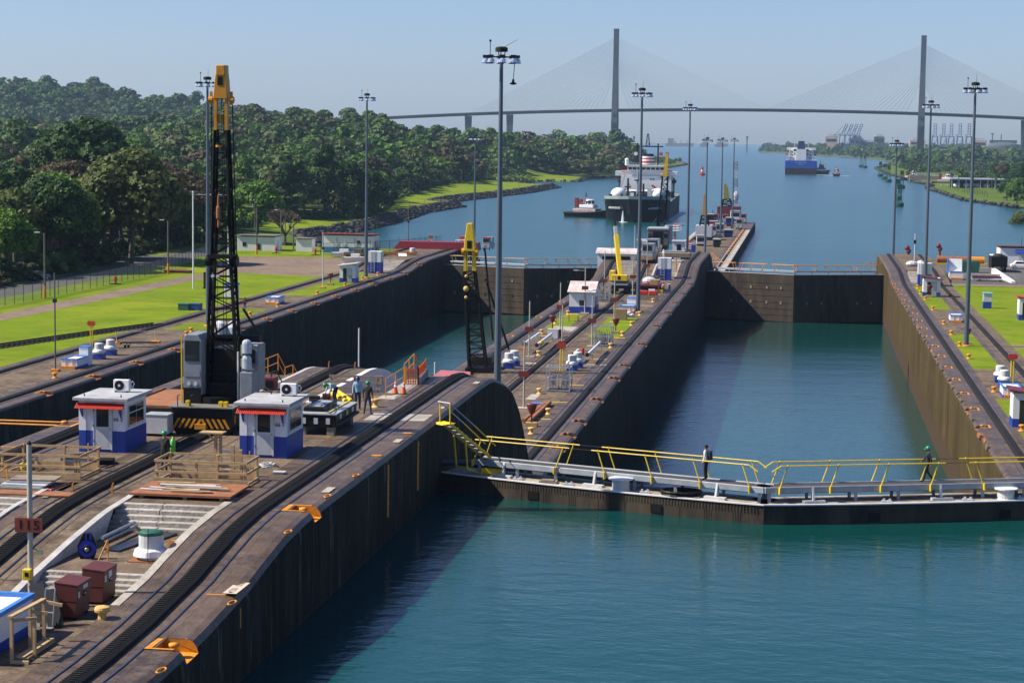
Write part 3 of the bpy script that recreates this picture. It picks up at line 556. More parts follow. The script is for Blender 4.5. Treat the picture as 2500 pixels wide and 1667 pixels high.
def tree(x, y, z, kind, sc, li, label, group='trees of the wood', rz=None, zs=1.0):
    cm, tm, th, Rr = TM[kind]
    t = thing('tree', label, 'tree', (x, y, z), random.random()*6.28 if rz is None else rz, group); t.scale = (sc, sc, sc*zs)
    c = bpy.data.objects.new('crown', cm); C.objects.link(c); c.parent = t; c.location.z = th*.55; c.material_slots[0].link = 'OBJECT'; c.material_slots[0].material = LEAF[li]
    k = bpy.data.objects.new('trunk', tm); C.objects.link(k); k.parent = t; return t
KN = ['round-crowned tree', 'broad round tree', 'wide umbrella-crowned tree', 'tall narrow tree', 'small round tree', 'flat-topped tree']; LN_ = ['dark green', 'green', 'olive green', 'bright green', 'bare brown', 'yellow-flowering']
def frustum(X, Y, pad=1.5):
    a = np.degrees(np.arctan2(-X, Y)); return (a < 8.3+14.5+pad) & (a > 8.3-14.5-pad)
# individual trees of the front of the wood
pts = []
for yy in np.arange(292, 700, 11.5):
    for xx in np.arange(-330, -60, 11.5):
        p = (xx + rng.uniform(-4.5,4.5), yy + rng.uniform(-4.5,4.5)); pts.append(p)
pts = np.array(pts); f = forest_in(pts[:,0], pts[:,1]); pts = pts[(f > np.where(pts[:,1] > 420, 6, 3.5)) & frustum(pts[:,0], pts[:,1])]; f = forest_in(pts[:,0], pts[:,1]); pts = pts[np.argsort(pts[:,1])]
clear = [(at('W',500,520,8).xy, 9), (at('W',540,500,8).xy, 8)]
nt = 0
for x, y in pts:
    if any((Vector((x,y))-c).length < r for c, r in clear): continue
    k = int(rng.choice(6, p=[.26,.22,.16,.1,.12,.14])); li = int(rng.choice(5, p=[.32,.28,.15,.13,.12])); nt += 1
    if nt > 285: break
    d = 'at the front edge of the wood' if y < 400 and x > -140 else ('in the left part of the wood' if x < -200 else 'in the middle of the wood')
    tree(x, y, gz((x,y)), k, rng.uniform(.8,1.4), li, f'{LN_[li]} {KN[k]} {d}', 'trees of the wood')
Y_IND = max(p[1] for p in pts[:nt])
# picked-out trees
def T(x, y, z, kind, sc, li, label, zs=1): p = at('W', x, y, z); tree(p.x, p.y, gz((p.x,p.y)), kind, sc, li, label, 'picked-out trees', zs=zs)
def TY(x, Y, kind, sc, li, label, zs=1):
    p = onY(x/.9408, 600, Y); tree(p.x, p.y, gz((p.x,p.y)), kind, sc, li, label, 'picked-out trees', zs=zs)
TY(200, 470, 1, 2.1, 0, 'huge dark green tree rising above the left wood'); TY(270, 475, 1, 1.55, 0, 'dark green tree leaning on the huge dark tree')
TY(70, 440, 2, 1.1, 5, 'yellow-flowering tree at the far left of the wood'); TY(150, 425, 2, 1.5, 4, 'large bare brown tree below the huge dark tree'); TY(340, 440, 2, 1.6, 4, 'wide brown tree behind the flagpoles'); TY(130, 345, 1, 1.2, 3, 'bright green sunlit tree in the left wood'); TY(300, 360, 1, 1.5, 2, 'broad olive tree behind the bent lamp pole'); TY(240, 370, 1, 1.2, 2, 'olive tree left of the bent lamp pole'); TY(590, 560, 1, 1.25, 3, 'bright green tree behind the bare tree')
T(790, 494, 3, 1, 1.5, 0, 'big dark tree standing near the shore by the mast'); T(745, 497, 3, 3, 1.5, 0, 'tall dark tree beside the big shore tree'); T(845, 491, 3, 1, 1.25, 0, 'dark tree at the right end of the near wood'); T(700, 500, 3, 1, 1.2, 2, 'olive tree behind the bare tree'); T(655, 500, 3.5, 3, 1.1, 0, 'slim dark tree left of the big shore tree'); T(880, 474, 2.5, 0, 1.2, 1, 'green tree leaning over the shore lawn'); T(920, 448, 2.5, 4, 1.4, 1, 'low green tree by the reeds'); T(950, 440, 2.5, 4, 1.0, 1, 'low green shrub tree among the reeds')
# the far wood: one mass
def far_mass(name, P, Z, sizes, m, label, nq=30, qs=1.75, nl=11, pm_=None):
    ms_ = m if isinstance(m, list) else [m]
    protos = [crown_arrays(None, 90+i, 1, 1.35, nl, nq, qs/7, s, .32) for i, s in enumerate(['round','round','umbrella','tall','round','umbrella'])]
    out = []; mi_ = []
    for (x, y), z, s in zip(P, Z, sizes):
        q = protos[int(rng.integers(6))]*s; a = rng.random()*6.28; ca, sa = math.cos(a), math.sin(a); q = np.stack([q[...,0]*ca-q[...,1]*sa, q[...,0]*sa+q[...,1]*ca, q[...,2]*rng.uniform(.65,1.05)], -1)
        out.append(q + np.array([x, y, z])); mi_.append(np.full(len(q), int(rng.choice(len(ms_), p=pm_)) if len(ms_) > 1 else 0))
    V = np.concatenate(out); o = np_obj(name, V.reshape(-1,3), np.arange(len(V)*4).reshape(-1,4), ms_, np.concatenate(mi_)); tag(o, label, 'forest', kind='stuff'); return o
def scatter(x0, x1, y0, y1, sp):
    X, Y = np.meshgrid(np.arange(x0, x1, sp), np.arange(y0, y1, sp)); P = np.stack([X.ravel(), Y.ravel()], 1); return P + rng.uniform(-.42, .42, P.shape)*sp
P = np.concatenate([scatter(-900, -60, 560, 1900, 12), scatter(-1500, -60, 1900, 2900, 21)]); d = poly_sd(POLY, P[:,0], P[:,1], NS); P = P[(forest_in(P[:,0], P[:,1]) > 4) & frustum(P[:,0], P[:,1]) & (d > 5)]; P = P[P[:,1] > min(Y_IND-6, 690)]
Zl = land_h(P[:,0], P[:,1], poly_sd(POLY, P[:,0], P[:,1], NS)); s = np.minimum(4.5+9*rng.random(len(P))**1.6, 3.5+.8*forest_in(P[:,0],P[:,1])) * np.where(P[:,1] > 1900, 1.5, 1); s = np.where((np.degrees(np.arctan2(-P[:,0],P[:,1])) < 4.9), np.minimum(s, 3.2), s); FM = [FOREST, LEAF[0], LEAF[2], LEAF[4], LEAF[1]]; FPR = [.5,.16,.1,.04,.2]
nr = P[:,1] < 1080
far_mass('forest', P[nr], (Zl + s*.35)[nr], s[nr], FM, 'middle belt of the wood behind the near trees', 70, 1.0, 26, FPR)
far_mass('forest', P[~nr], (Zl + s*.35)[~nr], s[~nr], FM, 'wooded hills beyond the near trees on the left', 34, 1.5, 20, FPR)
# undergrowth at the front of the wood and reeds by the shore
P = []
for a, b in zip(FE[:14], FE[1:15]):
    L_ = math.dist(a, b)
    for i in range(int(L_/.8)+1):
        t = rng.random(); P.append((a[0]+(b[0]-a[0])*t - rng.uniform(.5,7), a[1]+(b[1]-a[1])*t + rng.uniform(0,5)))
P = np.array(P); s = rng.uniform(1.2, 3.4, len(P)); far_mass('undergrowth', P, land_h(P[:,0],P[:,1],poly_sd(POLY,P[:,0],P[:,1],NS))-.2, s, MANG, 'dense bushes under the edge of the wood', 20, 2.6, 7)
P = []
for i in range(420):
    t = rng.random(); a = at('W', 925+285*t, 436-24*t, 2.5); P.append((a.x + rng.uniform(-2,4), a.y + rng.uniform(-10, 25)))
P = np.array(P); s = rng.uniform(2.2, 4.0, len(P)); REED = leaf_mat('reed_leaf', (.13,.19,.035), (.22,.29,.06)); far_mass('reeds', P, land_h(P[:,0],P[:,1],poly_sd(POLY,P[:,0],P[:,1],NS))-.3, s, REED, 'tall pale reeds behind the shore lawn', 16, 2.4, 6)
# right far land: scrub, mangrove
P = scatter(40, 520, 1000, 2650, 11); d = poly_sd(POLYR, P[:,0], P[:,1], len(shoreR)-1); n = np.array([noise.noise(Vector((x*.012, y*.006, 3))) for x, y in P]); P = P[(d > np.where(P[:,1] < 1260, 16, 24)) & frustum(P[:,0], P[:,1]) & ((n > -.06) | (d > 90))]; P = P[~((P[:,0] < 128) & (P[:,1] > 1180) & (P[:,1] < 1620))]
Zr = land_r(P[:,0],P[:,1],poly_sd(POLYR,P[:,0],P[:,1],len(shoreR)-1)); s = rng.uniform(2.2, 5.5, len(P)); far_mass('scrub', P, Zr - .3, s, MANG, 'green scrub covering the right far bank', 20, 2.4, 7)
P = scatter(-230, 1500, 2700, 7000, 34); d = poly_sd(POLYR, P[:,0], P[:,1], len(shoreR)-1); P = P[(d > 6) & frustum(P[:,0], P[:,1], .5)]; P = P[rng.random(len(P)) < .75]
s = rng.uniform(9, 17, len(P)); far_mass('mangrove', P, land_r(P[:,0],P[:,1],poly_sd(POLYR,P[:,0],P[:,1],len(shoreR)-1)) - 1, s, FOREST, 'hazy band of far woodland beyond the canal', 14, 3.2, 7)
# trees one can tell apart on the right bank
for x, y, k, sc, li, lb in [(1690,330,1,1.0,0,'dark tree on the low right bank below the bridge tower'),(2330,900,1,.8,2,'olive tree at the right edge of the far bank'),(2200,740,0,1.0,0,'dark bushy tree at the water by the right edge'),(2290,760,1,1.0,1,'green bushy tree filling the right edge of the shore'),(2080,560,0,1.1,0,'dark tree behind the boat shed'),(2160,600,0,1.3,4,'brown tree behind the boat shed'),(2300,640,1,1.2,0,'dark tree above the right shore'),(2240,560,0,1.0,2,'olive tree beyond the boat shed'),(1640,430,2,1.6,0,'wide dark tree at the foot of the bridge tower'),(1600,450,0,1.2,1,'green tree left of the wide dark tree')]:
    p = at('F', x, y, 3); tree(p.x, p.y, gz((p.x,p.y),'R') , k, sc, li, lb, 'trees of the right bank')
def palm(p, h, label):
    t = thing('palm_tree', label, 'palm tree', p, random.random()*6, 'palms of the right bank'); MB().tube((0,0,0),(.3,.1,h*.5),.32,.25,6).tube((.3,.1,h*.5),(.2,.3,h),.25,.2,6).build('trunk', BARK, t)
    for i in range(13):
        a = i*6.28/13 + random.uniform(-.2,.2); q = MB(); pr_ = None; up = random.uniform(.1,1.1)
        for j in range(6):
            s_ = j/5; r_ = 4.2*s_; z = h + 1.6*s_*up - 3.4*s_*s_; ww = .75*(1-abs(s_-.45)); c = Vector((.2+math.cos(a)*r_, .3+math.sin(a)*r_, z)); n_ = Vector((-math.sin(a), math.cos(a), -.35)); cur = (c-n_*ww, c, c+Vector((n_.x,n_.y,.35*-1)).__class__((-n_.x*-1,-n_.y*-1,n_.z))*ww)
            if pr_: q.quad(pr_[0],cur[0],cur[1],pr_[1]); q.quad(pr_[1],cur[1],cur[2],pr_[2])
            pr_ = cur
        q.build('frond', LEAF[0], t)
for x, y, h, lb in [(1085,660,13,'tall palm in front of the boat shed'),(1030,540,11,'palm just left of the tall palm'),(1740,660,14,'palm right of the boat shed'),(1810,650,10,'smaller palm beside the dark trees'),(1930,600,9,'palm at the edge of the dark trees')]:
    p = at('T', x, y, 2); palm((p.x, p.y, 1.8), h, lb)
# bare tree by the white building
def bare(p, h, label):
    t = thing('bare_tree', label, 'tree', p); g = random.Random(3); q = MB(); tw = MB()
    def br(a, d, l, r, k):
        b = a + d*l; (q if k < 3 else tw).tube(a, b, r, r*.65, 6 if k < 3 else 3, False)
        if k >= 6: return
        for _ in range(3 if k < 5 else 3):
            nd = (d + Vector((g.uniform(-1,1), g.uniform(-1,1), g.uniform(-.25,.6)))*.75).normalized(); br(b, nd, l*g.uniform(.62,.85), max(r*.66,.065), k+1)
    br(Vector((0,0,-.3)), Vector((0,0,1)), h*.22, .42, 0); q.build('trunk', BARK, t); tw.build('branches', mat('twig', (.17,.12,.095), .9, var=.3), t)
p = at('W', 655, 557, 8.5); bare((p.x, p.y, gz((p.x, p.y))), 13, 'leafless brown tree beside the rip-rap shore')
# ================================================================ PEOPLE
def cloth(n, c): return mat(n, c, .85, var=.25, scale=9)
def person(label, loc, rz, shirt, trou, hat=None, hatm=None, pose='stand', skin=SKIN, gloves=None, shoe=None, pack=None, h=1.74, sleeves=True):
    """one continuous skinned body facing -Y; helmet, hair, backpack are children"""
    shoe = shoe or BLACK; k = h / 1.74
    J = {'pel': (0,0,.94), 'spi': (0,.01,1.12), 'che': (0,.01,1.33), 'nec': (0,0,1.49), 'hea': (0,-.015,1.59), 'top': (0,-.005,1.68),
         'sL': (.18,0,1.42), 'eL': (.25,.02,1.14), 'wL': (.26,-.06,.89), 'hL': (.255,-.09,.81), 'sR': (-.18,0,1.42), 'eR': (-.25,.02,1.14), 'wR': (-.26,-.06,.89), 'hR': (-.255,-.09,.81),
         'pL': (.09,0,.90), 'kL': (.105,-.015,.49), 'aL': (.11,.03,.09), 'tL': (.12,-.13,.045), 'pR': (-.09,0,.90), 'kR': (-.105,-.015,.49), 'aR': (-.11,.03,.09), 'tR': (-.12,-.13,.045)}
    if pose == 'walk':
        J.update(kL=(.095,-.13,.50), aL=(.10,-.20,.10), tL=(.10,-.36,.06), kR=(-.095,.0,.50), aR=(-.10,.27,.16), tR=(-.10,.16,.05), eL=(.24,.12,1.16), wL=(.24,.10,.90), hL=(.24,.07,.82), eR=(-.24,-.08,1.15), wR=(-.22,-.26,.98), hR=(-.21,-.33,.95))
    if pose == 'wide': J.update(kL=(.15,-.01,.49), aL=(.19,.03,.09), tL=(.23,-.12,.045), kR=(-.15,-.01,.49), aR=(-.19,.03,.09), tR=(-.23,-.12,.045))
    if pose == 'bend':
        J.update(pel=(0,.12,.86), spi=(0,-.05,1.0), che=(0,-.24,1.07), nec=(0,-.39,1.07), hea=(0,-.49,1.03), top=(0,-.57,1.0), sL=(.18,-.3,1.06), sR=(-.18,-.3,1.06), eL=(.24,-.32,.80), eR=(-.24,-.32,.80), wL=(.2,-.42,.58), wR=(-.2,-.42,.58), hL=(.18,-.46,.50), hR=(-.18,-.46,.50), pL=(.09,.12,.83), pR=(-.09,.12,.83), kL=(.12,-.0,.46), kR=(-.12,.0,.46), aL=(.12,.08,.09), aR=(-.12,.08,.09), tL=(.13,-.09,.045), tR=(-.13,-.09,.045))
    if pose == 'hold': J.update(eR=(-.24,-.05,1.14), wR=(-.2,-.25,1.06), hR=(-.17,-.32,1.07), eL=(.24,-.05,1.14), wL=(.22,-.22,1.0), hL=(.2,-.3,.99))
    RAD = {'pel': (.155,.115), 'spi': (.14,.105), 'che': (.165,.115), 'nec': (.058,.06), 'hea': (.078,.095), 'top': (.062,.08), 's': (.068,.066), 'e': (.05,.05), 'w': (.036,.034), 'h': (.042,.024), 'p': (.095,.1), 'k': (.066,.07), 'a': (.046,.05), 't': (.045,.035)}
    E = [('pel','spi'),('spi','che'),('che','nec'),('nec','hea'),('hea','top')]
    for s in 'LR': E += [('che','s'+s),('s'+s,'e'+s),('e'+s,'w'+s),('w'+s,'h'+s),('pel','p'+s),('p'+s,'k'+s),('k'+s,'a'+s),('a'+s,'t'+s)]
    names = list(J); ix = {n: i for i, n in enumerate(names)}
    me = bpy.data.meshes.new('body'); me.from_pydata([Vector(J[n])*k for n in names], [(ix[a], ix[b]) for a, b in E], []); me.update()
    tmp = bpy.data.objects.new('body', me); C.objects.link(tmp); sm = tmp.modifiers.new('skin', 'SKIN'); sm.use_smooth_shade = True
    for n in names:
        r = RAD.get(n) or RAD[n[0]]; sv = me.skin_vertices[0].data[ix[n]]; sv.radius = (r[0]*k, r[1]*k); sv.use_root = (n == 'pel')
    ss = tmp.modifiers.new('sub', 'SUBSURF'); ss.levels = 1; ss.render_levels = 1
    bm_ = bpy.data.meshes.new_from_object(tmp.evaluated_get(bpy.context.evaluated_depsgraph_get())); bpy.data.objects.remove(tmp)
    mats = [shirt, trou, skin, shoe, gloves or skin, BLACK]; bm_.materials.clear()
    for m in mats: bm_.materials.append(m)
    def mi_of(a, b):
        n = a + b
        if 'hea' in n or 'top' in n: return 2
        if b[0] == 'h': return 4
        if a[0] == 'e' and b[0] == 'w': return 0 if sleeves else 2
        if b[0] == 't' and b != 'top': return 3
        if a in ('pel',) and b[0] == 'p' or a[0] in 'pk' and a != 'pel': return 1
        return 0
    segs = [(Vector(J[a])*k, Vector(J[b])*k, mi_of(a, b)) for a, b in E]
    for f in bm_.polygons:
        c = Vector(f.center); best = (9, 0)
        for a, b, m in segs:
            t = max(0, min(1, (c-a).dot(b-a)/max((b-a).length_squared, 1e-9))); d = (c-(a+(b-a)*t)).length
            if d < best[0]: best = (d, m)
        m = best[1]
        if m == 0 and pose != 'bend' and c.z < .97*k and abs(c.x) < .17*k: m = 1
        f.material_index = m; f.use_smooth = True
    q = bmesh.new(); q.from_mesh(bm_)
    def addtube(p0, p1, r, mi_):
        z = MB(); z.tube(p0, p1, r, r*.75, 5); vs = [q.verts.new(v) for v in z.v]
        for f in z.f: fc = q.faces.new([vs[i] for i in f]); fc.material_index = mi_
    for s in 'LR':                        # five fingers on each hand
        hp = Vector(J['h'+s])*k; wp = Vector(J['w'+s])*k; d = (hp-wp).normalized(); side = d.cross(Vector((1,0,0))).normalized(); 
        for i in range(4):
            o_ = side*((i-1.5)*.019*k); l_ = (.06,.072,.068,.052)[i]*k; mid = hp+o_+d*(.03*k)+d*l_*.55; addtube(hp+o_+d*.01, mid, .0095*k, 4); addtube(mid, mid+(d+Vector((0,-.35,0))).normalized()*l_*.6, .0085*k, 4)
        addtube(hp-side*.03*k-d*.03, hp-side*.06*k+d*.03*k, .011*k, 4)
    hd = Vector(J['hea'])*k; 
    fw = Vector((0,-1,0)) if pose != 'bend' else Vector((0,-.4,-.9)); upv = Vector((0,0,1)) if pose != 'bend' else Vector((0,-.9,.4))
    addtube(hd+fw*.085*k-upv*.01, hd+fw*.112*k-upv*.035*k, .014*k, 2)
    for sx in (-1, 1): addtube(hd+fw*.083*k+Vector((sx*.032*k,0,0))+upv*.015, hd+fw*.094*k+Vector((sx*.032*k,0,0))+upv*.015, .011*k, 5); addtube(hd+Vector((sx*.078*k,0,0))-upv*.03, hd+Vector((sx*.09*k,0,0))+upv*.025, .016*k, 2)
    addtube(hd+fw*.088*k+Vector((-.02,0,0))-upv*.055*k, hd+fw*.088*k+Vector((.02,0,0))-upv*.055*k, .007*k, 5)
    q.to_mesh(bm_); q.free()
    t = thing('person', label, 'person', loc, rz); b = bpy.data.objects.new('body', bm_); C.objects.link(b); b.parent = t
    tp = (Vector(J['hea'])*.5 + Vector(J['top'])*.5)*k
    if hat:
        m = MB(); prof = [(.125,-.01),(.13,.02),(.125,.07),(.1,.12),(.055,.15),(.01,.16)]
        n0 = len(m.v); m.lathe((0,0,0), [(r*k, z*k) for r, z in prof], 14); m.box((0,-.14*k,.0), (.16*k,.1*k,.014*k))
        rot = Matrix.Identity(3) if pose != 'bend' else Matrix.Rotation(R(-80), 3, 'X')
        rot = Matrix.Identity(3) if pose != 'bend' else Matrix.Rotation(R(78), 3, 'X')
        m.v = [tuple(rot @ Vector(v) + tp) for v in m.v]; m.build(hat, hatm, t, smooth=True)
    else:
        m = MB(); m.ball(tuple(tp + Vector((0,.012*k,.012*k))), .088*k, .1*k, .085*k); m.build('hair', BLACK, t, smooth=True)
    if pack:
        MB().box((0,.2*k,1.22*k), (.3*k,.16*k,.42*k)).box((0,.29*k,1.12*k), (.22*k,.05*k,.2*k)).build('backpack', pack, t, bev=.04)
        for sx in (-1,1): MB().path([(sx*.1*k,.13*k,1.4*k),(sx*.11*k,-.0,1.48*k),(sx*.11*k,-.13*k,1.36*k),(sx*.12*k,-.1*k,1.12*k)], .018*k, 5).build('strap', pack, t)
    return t
# ================================================================ THINGS ON THE NEAR CENTRE WALL
def booth(c, code, label):
    t = thing('control_booth', label, 'booth', c); w_, d, h = 1.05, 1.5, 2.36
    MB().bx(-w_, w_, -d, d, 0, h).build('wall', WHITE, t)
    MB().bx(-w_-.012, w_+.012, -d-.012, d+.012, 0, .98).build('painted_band', BLUE, t)
    for sx in (-1, 1):
        MB().bx(*sorted((sx*(w_-.3), sx*(w_+.035))), -d-.05, -d-.02, .985, h-.02).build('pilaster', WHITE, t); MB().bx(*sorted((sx*(w_-.3), sx*(w_+.035))), -d-.05, -d-.02, 0, .983).build('pilaster', BLUE, t)
    r_ = MB().bx(-w_-.24, w_+.26, -d-.28, d+.25, h, h+.15).build('roof', mat('roof_membrane', (.42,.43,.45), .8, var=.4, scale=1.4), t, bev=.02)
    for x, y in ((-.9,-1.3),(.85,-1.35),(-.4,1.3)): MB().tube((x,y,h+.15),(x,y,h+.26),.03,.03,6).build('roof_vent', BLACK, r_)
    dr = MB().bx(-.36, .44, -d-.06, -d-.02, .14, 2.14).build('door', mat('door_aluminium', (.50,.52,.53), .5, var=.1), t, bev=.008)
    m = MB(); m.bx(-.41,-.36,-d-.075,-d-.015,.1,2.2); m.bx(.44,.49,-d-.075,-d-.015,.1,2.2); m.bx(-.41,.49,-d-.075,-d-.015,2.14,2.2); m.build('door_frame', LGREY, t)
    MB().bx(-.25,.33,-d-.066,-d-.055,1.17,2.02).build('pane', GLASS, dr); MB().bx(-.25,.33,-d-.064,-d-.055,.24,1.04).build('panel', mat('door_panel', (.42,.44,.46), .6, var=.1), dr)
    MB().ball((.39,-d-.1,1.08), .035, n=8, m=5).build('handle', GALV, dr)
    for z in (.45, 1.15, 1.85): MB().bx(-.385,-.355,-d-.085,-d-.06,z,z+.13).build('hinge', DARK, dr)
    wn_ = MB().bx(w_+.012, w_+.05, -1.05, 1.05, 1.12, 2.12).build('window', LGREY, t)
    for a, b in ((-.98,-.03),(.03,.98)):
        MB().bx(w_+.045, w_+.06, a, b, 1.2, 1.72).build('pane', GLASS, wn_); MB().bx(w_+.045, w_+.06, a, b, 1.78, 2.06).build('pane', GLASS, wn_)
    MB().bx(w_+.012, w_+.09, -1.1, 1.1, 1.06, 1.118).build('sill', WHITE, t)
    m = MB(); n = 26; W2 = w_ + .02
    for i in range(n):                    # corrugations of the awning
        x0 = -W2 - .1 + i*(2*W2+.12)/n; x1 = x0 + (2*W2+.12)/n
        for a, b, z0, z1 in ((x0, (x0+x1)/2, 0, .03), ((x0+x1)/2, x1, .03, 0)): m.quad((a,-d-.42,2.02+z0),(b,-d-.42,2.02+z1),(b,-d-.03,2.24+z1),(a,-d-.03,2.24+z0))
    m.build('awning', RED, t)
    for sx in (-1, 1): x = sx*(w_-.14); MB().bar((x,-d-.07,2.16),(x,-d-.07,1.62),.06,.05).bar((x,-d-.07,1.64),(x,-d-.36,2.02),.05,.05).bar((x,-d-.07,2.0),(x,-d-.38,2.0),.05,.05).build('bracket', BLUE, t)
    text(code, .26, BLACK, t, (.78, -d-.056, 1.52)); return t
pE = Vector((-31.25, 87.3, 19.9)); pF = Vector((-23.75, 87.4, 19.9))
booth(pE, '66 E', 'blue and white booth lettered 66 E with red awning'); booth(pF, '66 F', 'blue and white booth lettered 66 F with red awning')
def ac(p, label):
    t = thing('air_conditioner', label, 'air conditioner', p); MB().bx(-.42,.42,-.16,.16,.06,.66).build('case', WHITE, t, bev=.02)
    g = MB(); g.tube((-.1,-.175,.36),(-.1,-.16,.36),.26,.26,18); g.build('fan_grille', BLACK, t); MB().tube((-.1,-.185,.36),(-.1,-.174,.36),.07,.07,10).build('fan_hub', LGREY, t)
    t.scale = (.88,.88,.88)
    for x in (-.3,.3): MB().bx(x-.04,x+.04,-.2,.2,0,.06).build('foot', DARK, t)
    q = MB(); pts = [(.44,0,.25),(.6,0,.3),(.66,.02,.45),(.58,.0,.58),(.46,0,.5),(.5,.05,.3),(.62,.06,.2)]; q.path(pts, .025, 5); q.build('pipe', LGREY, t)
ac(pE + Vector((.25, .5, 2.51)), 'white air conditioner on the roof of booth 66 E'); ac(pF + Vector((.55, .9, 2.51)), 'white air conditioner on the roof of booth 66 F')
def pen(c, w_, d, label):
    t = thing('timber_railing', label, 'timber railing', c)
    for x, y in ((0,0),(.45*w_,0),(w_,0),(w_,d),(.55*w_,d),(0,d)): MB().bx(x-.05,x+.05,y-.05,y+.05,0,1.02+random.uniform(-.02,.05)).build('post', WOOD, t, bev=.008)
    MB().bx(w_-.2,w_-.1,-.05,.05,0,1.0).build('post', WOOD, t); MB().bx(w_*.97,w_*.97+.05,d*.55,d*.55+.05,.1,1.35).build('post', WOOD, t)
    for y in (-.07, d+.07):
        for z, hh in ((.95,.1),(.5,.1)): MB().bx(-.1,w_+.1,y-.02,y+.02,z,z+hh).build('rail', WOOD, t)
    for x in (-.07, w_+.07):
        for z in (.95,.5,.05): MB().bx(x-.02,x+.02,-.05,d+.05,z,z+.1).build('rail', WOOD, t)
    MB().bx(-.1,w_+.1,-.1,-.06,.02,.3).build('toe_board', WOOD, t); MB().bx(-.05,w_,d+.03,d+.06,.02,.35).build('toe_board', WOOD, t); return t
pen((-26.2, 78.4, 19.9), 3.75, 1.75, 'timber railing around the pit in front of booth 66 F'); pen((-33.0, 78.6, 19.9), 3.35, 2.3, 'timber railing around the pit in front of booth 66 E')
def planks(label, c, specs, m=WOOD):
    t = thing('plank_stack', label, 'planks', c)
    for x, y, z, l_, w_, h, rz in specs: MB().box((x,y,z), (l_,w_,h), rz).build('plank', [WOOD, WOODG, LGREY][random.choice((0,0,1,2)) if m is None else 0], t, bev=.006)
plate = MB().bx(-26.25,-22.1,75.1,77.9,20.03,20.12).build('steel_plate', RUST); tag(plate, 'brown steel plate covering the pit above the steps', 'steel plate')
for x in (-25.8,-24,-22.5): MB().bx(x-.08,x+.08,75.2,77.8,19.9,20.03).build('bearer', WOODG, plate)
sp = [(random.uniform(-.9,.7), random.uniform(-1.0,1.0), .03+.05*random.randint(0,1), random.uniform(1.5,3.2), .14, .045, random.uniform(-.1,.1)) for _ in range(13)]
planks('loose planks lying on the brown steel plate', (-24.2, 76.5, 20.12), sp, None)
# timber stand and uprights inside the pen
t = thing('timber_stand', 'tall timber stand with a square top beside booth 66 F', 'timber stand', at('4', 540, 1130, 19.9))
MB().bx(-.16,-.04,-.06,.06,0,1.5).build('post', WOOD, t); MB().bx(.06,.18,-.06,.06,0,1.5).build('post', WOOD, t); MB().bx(-.75,.3,-.3,.3,1.5,1.56).build('top_board', WOOD, t); MB().bar((0,0,1.0),(-.45,0,1.48),.06).build('brace', WOOD, t)
t = thing('timber_uprights', 'pair of stout timber uprights inside the front railing', 'timber', at('4', 680, 1200, 19.9))
MB().bx(-.22,-.08,-.07,.07,0,1.35).build('upright', WOOD, t); MB().bx(.0,.26,-.07,.07,0,1.15).build('upright', WOOD, t); MB().bx(-.5,.5,-.2,.2,.05,.3).build('block', WOODG, t)
q = MB(); p = at('4', 920, 1125, 19.9)
for i in range(60): a = i*.55; r_ = .28+.12*math.sin(i*1.7); q.tube((math.cos(a)*r_,math.sin(a)*r_*1.2,.03+.002*i),(math.cos(a+.55)*r_,math.sin(a+.55)*r_*1.2,.03+.002*i),.022,.022,5)
tag(q.build('rope_coil', LGREY, loc=p), 'pale rope coil lying beside booth 66 F', 'rope')
# lower platform: capstan, machine, boxes, frame, post, bollard
def ventilator(p, label, group=None, base=BLUE, s=1.0, top=LGREY, cap=None, rz=0):
    t = thing('ventilator', label, 'ventilator', p, rz, group); b0 = .62*s if base is not None else 0
    if base is not None: MB().bx(-.6*s,.6*s,-.6*s,.6*s,0,b0).build('base', base, t, bev=.02)
    MB().lathe((0,0,b0), [(.5*s,0),(.5*s,.1*s),(.62*s,.14*s),(.76*s,.2*s),(.7*s,.42*s),(.56*s,.52*s)], 20).build('skirt', WHITE, t, smooth=False)
    MB().lathe((0,0,b0), [(.52*s,.521*s),(.52*s,1.12*s),(.5*s,1.16*s)], 20).build('drum', top, t, smooth=False)
    MB().lathe((0,0,b0), [(.5*s,1.161*s),(.47*s,1.2*s),(.1*s,1.23*s)], 20).build('cap', cap or WHITE, t, smooth=True); return t
pc = at('1', 1390, 430, 19.0); vt = ventilator(pc, 'grey and white ventilator drum with green rim on the landing', base=None, s=.86, cap=GREEN)
MB().bx(-.68,.68,-.68,.68,.0,.04).build('base_plate', RUST, vt); MB().lathe((0,0,.0), [(.455,.92),(.455,1.0)], 20).build('green_band', GREEN, vt); MB().bar((.1,-.7,.05),(.02,-.4,1.2),.025).build('strap', DARK, vt)
t = thing('motor_housing', 'black motor housing plate with blue ring propped on a pallet', 'machine', at('1', 810, 485, 18.75), R(14))
MB().prismY([(-.36,.5),(-.2,.02),(.14,0),(.3,.5),(.3,.8),(.12,1.2),(-.16,1.2),(-.38,.75)], -.09, .09).build('plate', BLACK, t, bev=.02)
g = MB(); g.lathe((0,0,0), [(.24,0),(.3,0),(.3,.03),(.24,.03)], 22); g.v = [(x-.02, -.09-z, y+.62) for x,y,z in g.v]; g.build('ring', mat('bright_blue', (.01,.035,.45), .4, var=.1), t)
MB().tube((-.02,-.09,.62),(-.02,-.24,.62),.17,.15,14).build('hub', DARK, t); MB().tube((-.02,-.24,.62),(-.02,-.27,.62),.08,.06,10).build('shaft', GALV, t)
for x, z0, z1 in ((-.1,.02,.3),(.08,.02,.3),(-.06,.95,1.18),(.1,.95,1.18)): MB().bx(x-.03,x+.03,-.1,-.088,z0,z1).build('stripe', MATS['bright_blue'], t)
t = thing('pallet', 'timber pallet carrying the black motor housing', 'pallet', at('1', 800, 480, 18.6))
